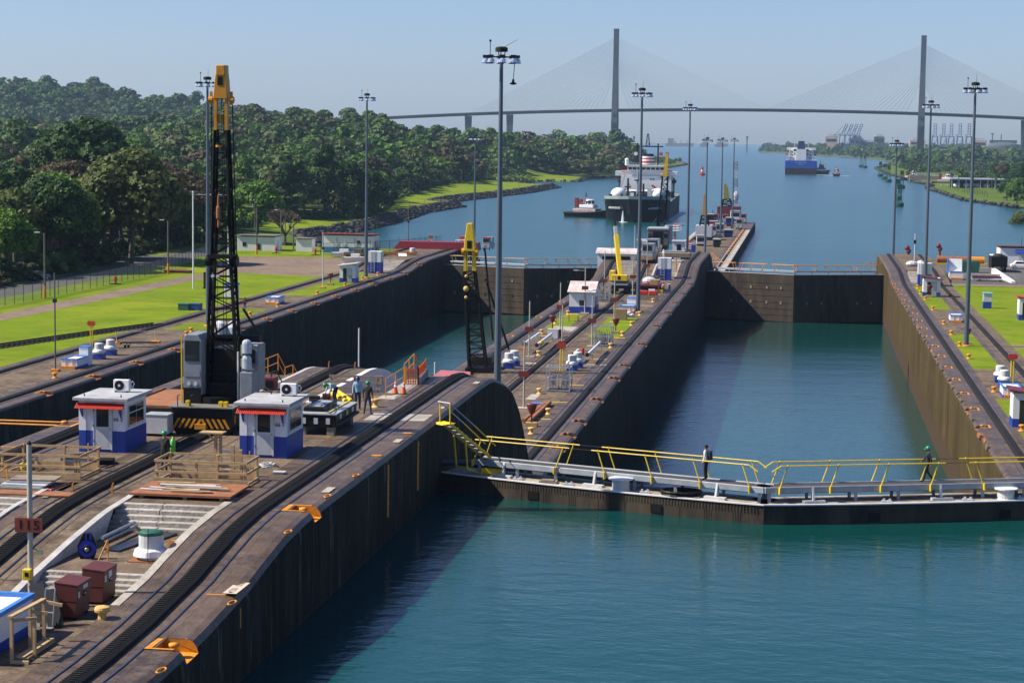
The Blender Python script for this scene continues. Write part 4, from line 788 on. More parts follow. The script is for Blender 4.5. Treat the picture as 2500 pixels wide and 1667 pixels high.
for i in range(7): MB().bx(-.75+i*.22,-.75+i*.22+.15,-.1,.9,.12,.15).build('slat', WOODG, t)
for y in (-.08,.4,.85): MB().bx(-.75,.75,y-.05,y+.05,0,.12).build('bearer', WOODG, t)
for y in (-.09,): 
    for z in (-.08,-.2): MB().bx(-.75,.75,y-.03,y+.03,z,z+.08).build('slat', WOODG, t)
t = thing('handrail', 'short yellow handrail behind the red boxes', 'handrail', at('1', 945, 455, 19.0)); MB().path([(-.16,-.1,0),(.1,.25,.75),(.1,.25,0)], .028, 6).build('pipe', ORANGE, t); MB().bar((.02,.15,.35),(.1,.25,.35),.05).build('brace', ORANGE, t)
t = thing('upright_panel', 'black upright panel with a steel pipe at the white ramp wall', 'panel', at('1', 1240, 150, 19.0)); MB().bx(-.42,.44,-.03,.03,0,.48).build('plate', BLACK, t); 
p0 = at('1', 940, 235, 19.35) - t.location; p1 = at('1', 1235, 95, 19.35) - t.location; MB().tube(p0, p1, .07, .07, 10).tube(p0+Vector((.1,0,-.12)), p1+Vector((.1,0,-.12)), .05, .05, 8).build('pipe', GALV, t)
for i, (x, y) in enumerate(((1170,310),(1430,250))): tag(MB().box((0,0,.04),(.62,2.2,.07), R(-12)).build('steel_sheet', mat('black_gloss', (.012,.016,.022), .25, var=.2), loc=at('1', x, y, 19.0+i*.001)), ['black glossy steel sheet left of the ventilator drum', 'black steel sheet behind the ventilator drum'][i], 'steel sheet')
t = thing('flanged_pipe', 'steel pipe with an orange flange beside the ventilator drum', 'pipe', at('1', 1590, 345, 19.0)); e = at('1', 1830, 195, 19.0) - t.location; MB().tube((0,0,.17),(e.x,e.y,.17),.12,.12,12).build('pipe', GALV, t); dd = Vector((e.x,e.y,0)).normalized(); MB().tube(Vector((0,0,.17))-dd*.06, Vector((0,0,.17))+dd*.04, .2,.2,16).build('flange', ORANGE, t); MB().tube(Vector((0,0,.17))-dd*.1, Vector((0,0,.17))-dd*.06,.1,.1,10).build('stub', RUST, t)
def gangbox(p, label, rz, paper):
    t = thing('tool_box', label, 'tool box', p, rz); MB().bx(-.36,.36,-.62,.62,.08,.6).build('lower_body', BROWNR, t, bev=.015)
    MB().prismY([(-.37,.602),(.40,.602),(.42,1.12),(-.37,1.2)], -.63, .63).build('upper_body', BROWNR, t, bev=.015); MB().bx(-.38,.44,-.64,.64,1.205,1.24).build('lid', BROWNR, t, bev=.01) if False else MB().prismY([(-.38,1.205),(.43,1.125),(.43,1.165),(-.38,1.245)], -.64, .64).build('lid', BROWNR, t)
    for x in (-.28,.28):
        for y in (-.5,.5): MB().bx(x-.05,x+.05,y-.06,y+.06,0,.08).build('foot', BLACK, t)
    MB().bx(.415,.43,-.1,.16,.68,.86).build('handle_recess', BLACK, t); MB().bx(.43,.44,-.04,.1,.76,.79).build('handle', LGREY, t)
    for y, z, a, b in paper: MB().bx(.412,.426,y,y+a,z,z+b).build('sticker', LGREY, t)
gangbox(at('1', 690, 985, 18.45) + Vector((-.3,.55,0)), 'nearer oxide red tool box with white marks on its lid', 0, [(-.56,.72,.14,.2),(-.1,.93,.4,.14)])
m = MB(); bpy.data.objects
gangbox(at('1', 930, 850, 18.45) + Vector((-.3,.62,0)), 'farther oxide red tool box behind the first', 0, [(-.58,.78,.15,.22),(-.2,.82,.3,.25)])
t = thing('sign_post', 'tall pale post with red sign 115 and a yellow box', 'sign post', at('1', 285, 860, 18.45))
MB().tube((0,0,0),(0,0,5.5),.1,.085,12).build('pole', mat('post_paint', (.42,.41,.34), .6, var=.3, scale=1.5), t); MB().lathe((0,0,5.5),[(.085,0),(.07,.08),(.02,.13)],10).build('cap', DARK, t)
sg = MB().bx(-.48,.48,-.14,-.11,2.55,3.03).build('sign', mat('sign_red', (.2,.028,.015), .6, var=.45, scale=5), t); text('115', .44, BLACK, sg, (0,-.146,2.79), sx=1.25)
bx_ = MB().bx(-.17,.13,-.32,-.1,.95,1.32).build('switch_box', YEL, t, bev=.02); MB().bx(-.08,.05,-.33,-.32,1.08,1.22).build('switch', BLACK, bx_); MB().bar((.1,0,1.98),(.32,-.05,1.93),.03).build('arm', DARK, t); MB().bx(.24,.46,-.06,-.03,1.78,1.96).build('small_plate', mat('faded_green', (.2,.28,.16), .7, var=.3), t)
def bollard_mesh(s=1.0):
    return MB().lathe((0,0,0), [(.24*s,0),(.22*s,.04*s),(.13*s,.1*s),(.115*s,.24*s),(.14*s,.3*s),(.215*s,.33*s),(.225*s,.38*s),(.2*s,.43*s),(.1*s,.455*s)], 16)
def bollard(p, label, m=CREAM, s=1.0, group=None): o = bollard_mesh(s).build('bollard', m, loc=p); return tag(o, label, 'bollard', group)
bollard(at('1', 940, 1045, 18.45), 'cream mooring bollard in front of the red tool boxes', s=1.15).scale.z = 1.3; bollard(at('5', 840, 700, 19.9), 'cream bollard beside the workman in black', s=1.05)
q = MB(); a = at('1', 890, 1035, 18.47); b = at('1', 1260, 800, 18.47); c = at('1', 770, 1130, 18.47); q.path([b, a+Vector((.3,.4,0)), a, c], .022, 6)
cc = at('1', 735, 1145, 18.47); q.path([cc+Vector((math.cos(i*.45)*.13, math.sin(i*.45)*.28, .01)) for i in range(15)], .026, 6); tag(q.build('mooring_line', BLACK), 'black mooring line with a loop at the cream bollard', 'rope')
# timber frame, planks, bin at the lower left
t = thing('timber_rack', 'tall raw timber frame beside the blue rimmed bin', 'timber rack', at('1', 110, 1385, 18.45))
for x, y in ((0,0),(.0,1.45),(.42,.75),(.15,2.2)): MB().bx(x-.045,x+.045,y-.05,y+.05,0,1.42 if y != .75 else 1.2).build('post', WOOD, t)
MB().bar((0,-.1,1.45),(.12,2.3,1.45),.16,.05).build('top_rail', WOOD, t); MB().bar((-.05,0,1.3),(.5,.75,1.22),.05,.1).build('rail', WOOD, t); MB().bar((0,1.45,1.25),(.55,1.5,1.2),.05,.1).build('rail', WOOD, t); MB().bar((.1,2.2,1.4),(.75,2.2,1.3),.06,.1).build('rail', WOOD, t); MB().bar((-.02,-.05,.06),(.55,-.05,.06),.08,.1).build('foot', WOOD, t)
p = at('1', 330, 1290, 18.45); planks('weathered planks stacked beside the timber frame', p, [(0,0,.05,.28,2.4,.05,0),(.02,.05,.105,.27,2.3,.05,.02),(-.02,0,.16,.28,2.35,.05,-.02),(0,-.8,.0,.5,.1,.1,0)])
t = thing('storage_bin', 'white bin with blue rim at the bottom left corner', 'bin', (-25.3, 58.2, 18.45)); MB().bx(-1.3,1.25,-2.9,1.35,.0,1.12).build('wall', WHITE, t); q = MB()
for a in ((-1.36,1.31,-2.96,-2.8,1.12,1.26),(-1.36,1.31,1.25,1.41,1.12,1.26),(-1.36,-1.2,-2.8,1.25,1.12,1.26),(1.15,1.31,-2.8,1.25,1.12,1.26)): q.bx(*a)
q.build('rim', LBLUE, t); MB().bx(-1.32,1.27,-2.92,1.37,.0,.3).build('painted_band', BLUE, t)
t = thing('hand_truck', 'steel hand truck leaning by the timber frame', 'hand truck', at('1', 440, 1065, 18.45)); MB().path([(-.16,0,.1),(-.16,.25,1.25),(.0,.3,1.32),(.16,.25,1.25),(.16,0,.1)], .022, 6).path([(-.16,.1,.5),(.16,.1,.5)], .02, 6).build('frame', GALV, t); MB().bx(-.2,.2,-.2,.02,.02,.05).build('toe_plate', GALV, t)
for s_ in (-1,1): MB().tube((s_*.2,.08,.1),(s_*.26,.08,.1),.1,.1,12).build('wheel', RUBBER, t)
for i, (x, y, l_) in enumerate(((380,1000,1.9),(480,1040,1.7))): tag(MB().box((0,0,.55),(.5,.09,l_*.75), R(6), R(-16), R(-18)).build('folded_panel', mat('black_grille', (.03,.03,.033), .6, var=.5, scale=12), loc=at('1', x, y, 18.45)), ['black slotted panel leaning on the sign post', 'black slotted panel leaning by the hand truck'][i], 'panel')
# marks on the track strip
def plate_no(p, a, b, label, big=1.0):
    t = thing('painted_plate', label, 'painted number', p); MB().bx(-.2*big,.2*big,-.7*big,.7*big,0,.006).build('plate', mat('plate_cream', (.62,.52,.40), .7, var=.25), t)
    text(a, .3*big, BLACK, t, (0,-.22*big,.008), (0,0,R(90)), .001, sx=.8); text(b, .3*big, BLACK, t, (0,.34*big,.008), (0,0,R(90)), .001, sx=.8); q = MB(); q.quad((-.1*big,-.5*big,.008),(0,-.64*big,.008),(.1*big,-.5*big,.008)); q.quad((-.1*big,.56*big,.008),(.1*big,.56*big,.008),(0,.67*big,.008)); q.build('arrow', BLACK, t)
def strip_pt(px, py, x=-19.1):
    r = ray(px, py); best = None
    for i in range(2400):
        y = 50 + i*.05; z = pr(y); q_ = on(px, py, z)
        if best is None or abs(q_.y - y) < best[0]: best = (abs(q_.y-y), q_)
    return best[1]
p = strip_pt(330+930/3.76, 1250+700/3.76); plate_no(Vector((p.x,p.y,pr(p.y)+.025)), '550/', '100', 'cream painted plate reading 550 and 100 on the ramp', 1.2)
for (x, y, s_), lb in zip(((1075,1050,.8),(1895,445,.8),(1540,705,.6)), ('faded number plate between the orange ladder strips','faded number plate on top of the hump','small faded number plate by the yellow stair')): p = at('5', x, y, 19.9); plate_no(p + Vector((0,0,.008)), '', '', lb, s_) if False else tag(MB().bx(-.2*s_,.2*s_,-.65*s_,.65*s_,0,.008).build('painted_plate', mat('plate_pale', (.5,.44,.36), .7, var=.5, scale=9), loc=p), lb, 'painted number')
p = at('5', 255, 1290, 19.9); tag(MB().bx(-.17,.17,-.6,.6,0,.008).build('painted_plate', MATS['plate_pale'], loc=strip_pt(400+1050/2.613, 850+905/2.613)+Vector((0,0,.02))), 'number plate beside the upper mooring recess', 'painted number')
for v, x, y, lb in (('5',970,1210,'orange ladder strip nearer the mooring recess'),('5',1278,975,'orange ladder strip nearer the yellow stair')):
    p = at(v, x, y, 19.9); t = thing('ladder_strip', lb, 'ladder', (XL, p.y, 19.9)); MB().bx(-.75,-.3,-.14,.14,.004,.016).build('top_plate', ORANGE, t); MB().prismX([(-.14,-.4),(.14,-.4),(.14,-2.8),(-.14,-2.8)], .002, .03).build('band', ORANGE, t); MB().quad((-.44,-.14,.004),(-.02,-.14,-.3),(-.02,.14,-.3),(-.44,.14,.004)).build('shoulder', ORANGE, t)
    for z in (-.6,-1.0,-1.4,-1.8,-2.2): MB().bx(.03,.06,-.12,.12,z,z+.04).build('rung', ORANGE, t)
p = strip_pt(330+800/3.76, 1250+758/3.76); yy = p.y; z = pr(yy); t = thing('painted_line', 'orange painted line running over the wall edge at the ramp', 'painted line', (0,yy,z)); MB().bx(-19.6,-18.85,-.05,.05,.004,.01).build('line', ORANGE, t); MB().quad((-18.85,-.05,.006),(-18.4,-.05,-.43),(-18.4,.05,-.43),(-18.85,.05,.006)).bx(-18.402,-18.39,-.05,.05,-1.1,-.43).build('line', ORANGE, t)
for px, py, lb in ((330+890/3.76,1250+838/3.76,'orange ring eye below the painted number'),(330+1405/3.76,1250+187/3.76,'orange ring eye at the top of the ramp'),(330+240/3.76,1250+1460/3.76,'orange ring eye at the bottom of the wall edge'),(400+1045/2.613,850+947/2.613,'orange ring eye near the upper mooring recess'),(400+1225/2.613,850+815/2.613,'orange ring eye below the ladder strips')):
    p = strip_pt(px, py); m = MB(); m.path([(math.cos(i*.524)*.12, math.sin(i*.524)*.3, .02) for i in range(13)], .03, 5); tag(m.build('ring_eye', ORANGE, loc=(p.x, p.y, pr(p.y)+.015)), lb, 'ring eye')
sheet('concrete_patch', [(-22.0,98.6),(-18.9,98.9),(-18.9,101.3),(-22.0,101.2)], 19.906, PALEC, parent=centre); 
t = thing('timber_barrier', 'timber barrier at the stair well beside the white arch', 'barrier', (-26.1,108.6,19.9))
for x in (0,1.35,2.7): MB().bx(x-.05,x+.05,-.05,.05,0,1.0).build('post', WOODG, t)
for z in (.25,.6,.92): MB().bx(-.1,2.85,-.09,-.05,z,z+.13).build('board', WOODG, t)
sheet('concrete_patch', [(-23.1,106.9),(-22.1,106.7),(-22.1,116),(-23.1,116)], 19.906, PALEC, parent=centre); sheet('painted_stripe', [(-29.7,74.5),(-29.45,74.5),(-29.3,84),(-29.55,84)], 19.905, mat('faded_teal', (.16,.24,.2), .8, var=.5, coord='W'), parent=centre)
# far end of the near hump: people, machine, cones, nets
t = thing('machine_block', 'low black and grey machine block by the workmen', 'machine', (-23.1, 95.2, 19.9))
for x in (-.7,.7):
    for y in (-1.9,1.8): MB().bx(x-.18,x+.18,y-.25,y+.25,0,.4).build('timber_block', WOODG, t)
MB().bx(-.98,.98,-2.2,2.3,.4,1.0).build('body', BLACK, t, bev=.03); MB().bx(-1.02,1.02,-2.25,2.35,1.0,1.06).build('flange', GREY, t); MB().bx(.98,1.14,-2.2,2.3,.5,.62).build('ledge', DARK, t); MB().bx(-.75,.25,-1.6,1.2,1.06,1.28).build('top_box', BLACK, t, bev=.02); MB().bx(-.6,.15,-1.4,.9,1.28,1.3).build('cover', GREY, t); MB().bx(.55,.63,-2.1,2.2,1.06,1.12).build('yellow_bar', YEL, t)
for x in (-.6,0,.6): MB().bx(x-.1,x+.1,-2.22,-2.2,.55,.85).build('window_slot', LGREY, t)
for y in (-1.2,.2,1.4): MB().bx(.98,1.0,y-.2,y+.2,.7,.95).build('window_slot', CREAM if y == .2 else LGREY, t)
person('workman in pale blue shirt and blue helmet facing the camera', at('5', 655, 728, 19.9), R(15), cloth('pale_blue_shirt', (.28,.50,.66)), cloth('jeans', (.02,.04,.09)), 'helmet', HATB, 'stand', gloves=BLACK)
person('workman in black shirt and green helmet seen from behind', at('5', 760, 780, 19.9), R(172), cloth('black_shirt', (.012,.012,.014)), MATS['jeans'], 'helmet', HATG, 'wide', sleeves=False)
person('workman in pale blue shirt bending over the yellow pipes', at('5', 410, 660, 19.9), R(-50), MATS['pale_blue_shirt'], cloth('navy_trousers', (.012,.018,.04)), 'helmet', HATG, 'bend')
person('workman in black with green helmet and green bottle by the timber railing', at('4', 130, 1165, 19.9), R(165), MATS['black_shirt'], cloth('black_trousers', (.012,.012,.013)), 'helmet', HATG, 'hold')
p = at('4', 178, 1120, 19.9); tag(MB().lathe((0,0,0),[(.12,0),(.12,.55),(.08,.68),(.03,.72),(.03,.8)],12).build('gas_bottle', mat('bottle_green', (.12,.5,.06), .4, var=.1), loc=(p.x,p.y+.3,20.35), smooth=True), 'bright green gas bottle on the workman by the railing', 'gas bottle')
t = thing('pipe_pair', 'two yellow steel tubes lying beside the bending workman', 'pipes', at('5', 480, 620, 19.9)); a = at('5', 390, 560, 20.25)-t.location; b = at('5', 590, 640, 20.1)-t.location; c = at('5', 430, 525, 20.4)-t.location; MB().tube(a,b+Vector((-.3,0,0)),.13,.13,10).build('pipe', YEL, t); MB().tube(c,b,.13,.13,10).build('pipe', YEL, t); MB().bx(-.7,.6,-.1,.5,0,.28).build('crate', WOODG, t)
def cone(p, label):
    t = thing('traffic_cone', label, 'traffic cone', p, .2); MB().bx(-.19,.19,-.19,.19,0,.04).build('base', BLACK, t)
    for z0, z1, m in ((.04,.4,CONER),(.4,.52,WHITE),(.52,.6,CONER),(.6,.68,WHITE),(.68,.78,CONER)): MB().lathe((0,0,0), [(.155-.165*z0,z0),(.155-.165*z1,z1)], 14).build('cone' if m is CONER else 'reflective_band', m, t)
cone(at('5', 1050, 562, 19.9), 'left orange traffic cone on the pale slab'); cone(at('5', 1135, 565, 19.9), 'right orange traffic cone with two white bands')
NET = mat('orange_net', (.85,.16,.02), .7, var=.2)
def net(p, q, h, label):
    t = thing('safety_net', label, 'safety net', p); q = Vector(q)-Vector(p); n = int(q.length/.12); m = MB()
    for i in range(n+1): a = q*(i/n); m.bar(a, a+Vector((0,0,h)), .05, .02)
    for j in range(int(h/.1)+1): m.bar(Vector((0,0,.02+j*.1)), q+Vector((0,0,.02+j*.1)), .02, .045)
    m.build('mesh', NET, t); 
    for e in (Vector((0,0,0)), q): MB().bar(e, e+Vector((0,0,h+.1)), .06).build('post', ORANGE, t)
a = at('5', 1160, 465, 19.9); b = at('5', 1285, 465, 19.9); c = at('5', 1365, 370, 19.9); net(a, b, .95, 'orange safety net facing the camera behind the cones'); net(b, c, .95, 'orange safety net running back beside the pale curb')
tag(MB().bar(b+Vector((.1,0,.22)), c+Vector((.1,0,.22)), .14, .44).build('low_wall', PALEC), 'short pale concrete curb beside the orange net', 'low wall')
def hrail(name, label, pts, posts, m=ORANGE, mid=True, z=0, h=1.05):
    t = thing(name, label, 'handrail', pts[0]); o_ = Vector(pts[0]); P_ = [Vector(p)-o_ for p in pts]
    MB().path([p+Vector((0,0,h)) for p in P_], .03, 6).build('top_rail', m, t)
    if mid: MB().path([p+Vector((0,0,h*.5)) for p in P_], .025, 6).build('mid_rail', m, t)
    for a, b in zip(P_, P_[1:]):
        n = max(1, round((b-a).length/posts))
        for i in range(n+1):
            if i == 0 and a != P_[0]: continue
            p = a+(b-a)*(i/n); MB().tube(p, p+Vector((0,0,h)), .028, .028, 6).build('post', m, t)
    return t
a = at('5', 950, 600, 19.9); b = at('5', 1150, 470, 19.9); hrail('handrail', 'yellow handrail left of the traffic cones', [a, (a+b)/2, b], 1.9, ORANGE)
a = at('5', 1290, 320, 19.9); hrail('handrail', 'yellow handrail descending behind the orange nets', [(-23.1,114.5,19.9),(-23.1,117.5,20.2),(-22.9,120,18.6),(-22.9,123,18.3)], 1.8, ORANGE)
hrail('handrail', 'yellow handrail stepping down right of the big crane', [(-32.6,110.0,19.5),(-32.6,116.6,19.5),(-32.5,121,19.55),(-32.5,122.7,18.5),(-32.5,124.7,18.45),(-32.5,126.4,17.4)], 2.2, ORANGE)
for v, x, y, lb in (('5',668,275,'pale steel post rising behind the return track hump'),('5',1462,370,'short steel post behind the hump')): 
    p = onY(VIEWS[v][0]+x/VIEWS[v][2], VIEWS[v][1]+y/VIEWS[v][2], 131); tag(MB().tube((0,0,-3),(0,0,2.6 if x == 668 else .9),.06,.06,8).build('steel_post', LGREY, loc=p), lb, 'post')
for v, x, y in (('5',353,280),('5',625,290),('3',795,1120),('3',1228,1135)): p = at(v, x, y, 19.9); tag(MB().bar((0,0,-.05),(.0,0,.32),.06).bar((0,0,.3),(.05,0,.42),.05).build('marker_peg', ORANGE, loc=(p.x,p.y,pm(p.y))), {353:'orange marker peg at the left rail of the hump',625:'orange marker peg at the crest of the hump',795:'orange marker peg left of the return rack',1228:'orange marker peg right of the return rack'}[x], 'marker')
FADED = mat('faded_red', (.42,.12,.15), .7, var=.2); p = onY(1103, 917, 123)
t = thing('canopy', 'faded red tarpaulin canopy behind the near hump', 'canopy', (p.x, 123, p.z)); MB().quad((-1.15,-1,0),(1.3,-1,0),(1.2,0,.28),(-.7,0,.34)).quad((-.7,0,.34),(1.2,0,.28),(1.3,1,0),(-1.15,1,0)).build('roof', FADED, t)
for x in (-1.1,1.2):
    for y in (-.95,.95): MB().tube((x,y,-5),(x,y,0),.03,.03,6).build('post', GALV, t)
# ================================================================ CRANES
def lattice(t, p0, p1, w0, w1, n, m, d0=None, d1=None, cw=.12, lw=.05, name='boom'):
    """four chords (parts) and the lacing between them, from p0 to p1"""
    p0 = Vector(p0); p1 = Vector(p1); d = (p1-p0).normalized(); a = d.cross(Vector((0,1,0))).normalized(); b = a.cross(d); d0 = d0 or w0; d1 = d1 or w1
    cor = lambda f, i, j: p0+(p1-p0)*f + a*i*(w0+(w1-w0)*f)/2 + b*j*(d0+(d1-d0)*f)/2
    for i, j in ((-1,-1),(1,-1),(1,1),(-1,1)): MB().bar(cor(0,i,j), cor(1,i,j), cw).build(name+'_chord', m, t)
    q = MB()
    for k in range(n):
        f0, f1 = k/n, (k+1)/n; s = 1 if k % 2 else -1
        for j in (-1,1): q.bar(cor(f0,-s,j), cor(f1,s,j), lw)
        for i in (-1,1): q.bar(cor(f0,i,-s), cor(f1,i,s), lw)
        for j in (-1,1): q.bar(cor(f1,-1,j), cor(f1,1,j), lw*.9)
    q.build(name+'_lacing', m, t)
BOOMK = mat('boom_black', (.008,.0075,.007), .6, var=.3, spec=.12)
CY = 93.9
def c2(px, py, Y=CY): return onY(px, py, Y)
base = Vector((-28.3, CY, 19.9)); t = thing('crawler_crane', 'big black crane with yellow boom head behind booth 66 F', 'crane', base); L0 = lambda px, py, Y=CY: c2(px, py, Y) - base
# carrier with chevrons
zt = c2(560, 1000, 91.7).z; a = c2(417, 1062, 91.7); b = c2(566, 1062, 91.7); x0, x1 = a.x-base.x, b.x-base.x; y0 = 91.7-CY
body = MB().bx(x0,x1,y0,y0+5.4,.35,1.32).build('carrier', BLACK, t, bev=.04); MB().prismY([(x0+.25,.0),(x1-.25,.0),(x1,.36),(x0,.36)], y0+.15, y0+5.2).build('under_frame', DARK, t)
for i in range(5):
    for s_ in (-1, 1):
        xx = (x0+x1)/2 + s_*(.22+i*.27); q = MB(); q.quad((xx,y0-.006,.34),(xx+s_*.13,y0-.006,.34),(xx-s_*.13,y0-.006,.8),(xx-s_*.26,y0-.006,.8)); q.build('chevron', CRANEY, body)
MB().bx((x0+x1)/2-.3,(x0+x1)/2+.25,y0-.12,y0-.01,.3,.55).build('step', CRANEY, t); MB().bx(x1+.002,x1+.03,y0+.4,y0+.55,.55,.95).build('hook_plate', CRANEY, t)
MB().bx(x0-.1,x1+.1,y0-.1,y0+5.5,1.32,1.38).build('deck', mat('crane_deck', (.2,.19,.17), .7, var=.5), t)
for x in (-.9,.75,1.0): MB().bx(x-.09,x+.09,y0+.2,y0+.45,1.38,1.62).build('lug', YEL, t)
for x in (x0+.35,x0+1.0): MB().path([(x,y0,1.35),(x,y0,1.9),(x+.12,y0,1.95)], .025, 6).build('grab_rail', DARK, t)
for i in range(4): 
    for s_ in (-1,1): MB().tube((s_*1.1,y0+.7+i*1.3,.1),(s_*1.35,y0+.7+i*1.3,.1),.32,.32,14).build('wheel', DARK, t)
MB().lathe((0,y0+2.3,1.38), [(1.25,0),(1.25,.3),(1.1,.34)], 24).build('turntable', BLACK, t)
# cab on the left, engine house, tanks on the right
a = L0(465, 971); b = L0(508, 812); zb, zc = a.z+.3, b.z; cabm = mat('cab_grey', (.22,.245,.27), .5, var=.25)
cab = MB().prismY([(a.x,zb),(b.x,zb),(b.x,zc-.25),(b.x-.18,zc),(a.x+.12,zc),(a.x,zc-.25)], -1.1, .7).build('cab', cabm, t, bev=.02); MB().bx(a.x+.08,b.x-.1,-1.13,-1.1,zc-1.3,zc-.3).build('windscreen', GLASS, cab); MB().bx(a.x+.06,b.x-.08,-1.125,-1.1,zb+.9,zc-1.75).build('panel', cabm, cab)
for x in (.28,.62): MB().tube((a.x+x,-1.16,zb+.55),(a.x+x,-1.1,zb+.55),.09,.09,12).build('headlamp', LGREY, cab)
MB().bx(a.x+.0,b.x-.02,-1.12,-1.1,zb-.6,zb+.35).bx(a.x,b.x-.05,-1.1,.6,zb-.62,zb).build('lower_cab', BLACK, t)
MB().bx(a.x-.16,a.x-.1,-1.0,-.95,zb-.9,zc-.1).build('ladder_rail', YEL, t)
c = L0(545, 968); dd = L0(628, 838)
MB().bx(b.x+.05,dd.x-.5,.3,2.2,zb-.55,dd.z-.35).build('engine_house', DARK, t, bev=.03); MB().bx(dd.x-.9,dd.x,.2,1.5,zb+.1,dd.z-.1).build('right_house', cabm, t, bev=.05)
MB().bx(dd.x-.75,dd.x-.15,.16,.2,dd.z-1.0,dd.z-.35).build('house_window', GLASS, t); MB().bx(dd.x-.62,dd.x,-.9,.15,zb-.5,zb+1.15).build('cabinet', cabm, t, bev=.02)
for z in (zb+2.35, zb+1.6): MB().tube((dd.x-.38,-.5,z-.3),(dd.x-.38,-.5,z+.18),.24,.24,14).ball((dd.x-.38,-.5,z+.18),.24,.24,.2).build('air_tank', mat('tank_silver', (.5,.54,.58), .35, .3, var=.2), t, smooth=False)
MB().tube((dd.x-.85,-.4,zb-.4),(dd.x-.85,-.4,zb+2.1),.05,.05,8).build('pipe', LGREY, t); MB().bx(b.x+.1,dd.x-.7,-.35,.3,zb-.6,zb+.55).build('winch_frame', BLACK, t)
MB().tube((b.x+.2,.6,dd.z+.15),(dd.x,.6,dd.z+.15),.17,.17,12).build('drum', BLACK, t)
# boom
bz = L0(549, 985); mid = L0(546, 780); top = L0(544, 622); tip = L0(542, 318)
lattice(t, bz, mid, 1.5, 1.28, 5, BOOMK, .7, .7, .14, .05); lattice(t, mid, top, 1.28, .95, 6, BOOMK, .7, .6, .135, .05, 'middle_boom'); lattice(t, top, tip, .95, .6, 11, BOOMK, .6, .4, .125, .045, 'upper_boom')
MB().bx(top.x-.62,top.x+.62,-.5,.5,top.z-.16,top.z+.02).build('boom_joint', BLACK, t); MB().bx(top.x-.55,top.x+.55,-.45,.45,top.z-.62,top.z-.5).build('boom_joint', BLACK, t)
for s_ in (-1,1): MB().tube((top.x+s_*.6,-.1,top.z-.3),(top.x+s_*.78,-.1,top.z-.3),.28,.28,14).build('joint_sheave', BLACK, t)
hh = L0(541, 160).z; ty = L0(541, 242).z
for s_ in (-1,1): MB().bar((tip.x+s_*.26,-.1,tip.z),(tip.x+s_*.26,-.1,ty+.1),.14,.3).build('head_leg', CRANEY, t)
MB().bx(tip.x-.3,tip.x+.3,-.2,.1,tip.z+.4,tip.z+.75).build('head_crossbar', CRANEY, t)
MB().prismY([(tip.x-.36,ty),(tip.x+.36,ty),(tip.x+.3,ty+.9),(tip.x+.25,hh-.3),(tip.x-.22,hh-.3),(tip.x-.28,ty+.9)], -.3, .3).build('boom_head', CRANEY, t, bev=.03); MB().bx(tip.x-.2,tip.x+.24,-.34,.34,hh-.5,hh).build('head_cap', CRANEY, t, bev=.03); MB().bx(tip.x-.13,tip.x+.13,-.32,-.29,ty+.65,hh-.55).build('head_slot', BLACK, t)
for s_ in (-1,1): MB().tube((tip.x+s_*.42,-.1,ty-.05),(tip.x+s_*.62,-.1,ty-.05),.17,.17,12).build('head_sheave', CRANEY, t); MB().bx(tip.x+s_*.5-.06,tip.x+s_*.5+.06,-.16,-.04,ty-.3,ty+.35).build('head_ear', CRANEY, t)
for s_ in (-1,1): MB().tube((tip.x+s_*.52,0,ty),(top.x+s_*.7,.4,zb+2.2),.03,.03,5).build('pendant_rope', BLACK, t)
for x in (-.12,.06,.14): MB().tube((tip.x+x,-.25,ty),(top.x+x*2,-.2,bz.z+1.2),.015,.015,4).build('hoist_rope', BLACK, t)
for z, r_, m in ((.72,.16,CRANEY),(.62,.12,BLACK)): MB().tube((tip.x-.05,-.35,tip.z-z-.1),(tip.x-.05,-.35,tip.z-z),r_,r_,12).build('hook_block', m, t)
z = top.z+2.6; MB().lathe((top.x-.08,-.45,z), [(.02,-1.3),(.06,-1.2),(.05,-.9),(.12,-.8),(.12,-.3),(.07,-.2),(.05,.3)], 10).build('hook', RUST, t)
for s_ in (-1,1): MB().bar((s_*.75+top.x,.9,mid.z+.5),(s_*1.15+top.x,2.8,dd.z),.09).build('gantry_leg', BLACK, t)
for s_ in (-1,1): MB().tube((top.x-.25+s_*.13,-.5,mid.z+2.15),(top.x-.25+s_*.13,-.36,mid.z+2.15),.08,.08,10).build('boom_lamp', LGREY, t)
# rusty deck and grey box beside the crane
t = thing('flat_car', 'rust coloured flat car deck left of the big crane', 'flat car', (-30.9, 96.5, 19.9)); MB().bx(-1.9,1.0,-3,3.2,1.0,1.12).build('deck', mat('rust_deck', (.33,.13,.05), .85, var=.4, scale=1.2), t); MB().bx(-1.95,1.05,-3.06,3.26,.75,1.0).build('frame', DARK, t)
for x in (-1.6,.7):
    for y in (-2.2,2.2): MB().tube((x-.1,y,.35),(x+.1,y,.35),.35,.35,14).build('wheel', DARK, t)
for x, y in ((-1.95,0),(1.05,0)): MB().bx(x-.04,x+.04,-3,3.2,1.12,1.2).build('edge_bar', RUST, t)
t = thing('equipment_box', 'grey steel equipment box at the feet of the crane', 'box', at('4', 90, 885, 19.9)); MB().bx(-.6,.55,-.4,.6,.12,1.0).build('case', LGREY, t, bev=.02); MB().bx(-.62,.57,-.42,.62,1.0,1.05).build('lid', GREY, t)
for x in (-.5,.45): MB().bx(x-.05,x+.05,-.35,.55,0,.12).build('foot', DARK, t)
t = thing('compressor', 'small dark compressor right of the crane', 'machine', at('4', 890, 560, 19.9)+Vector((0,1.2,0))); MB().bx(-.4,.4,-.4,.4,.1,.75).build('case', MAROON, t); MB().bx(-.3,.3,-.42,-.4,.2,.6).build('grille', BLACK, t); MB().path([(.1,0,.75),(.15,0,1.05),(.4,0,1.1),(.8,-.2,.5)], .035, 6).build('hose', BLACK, t)
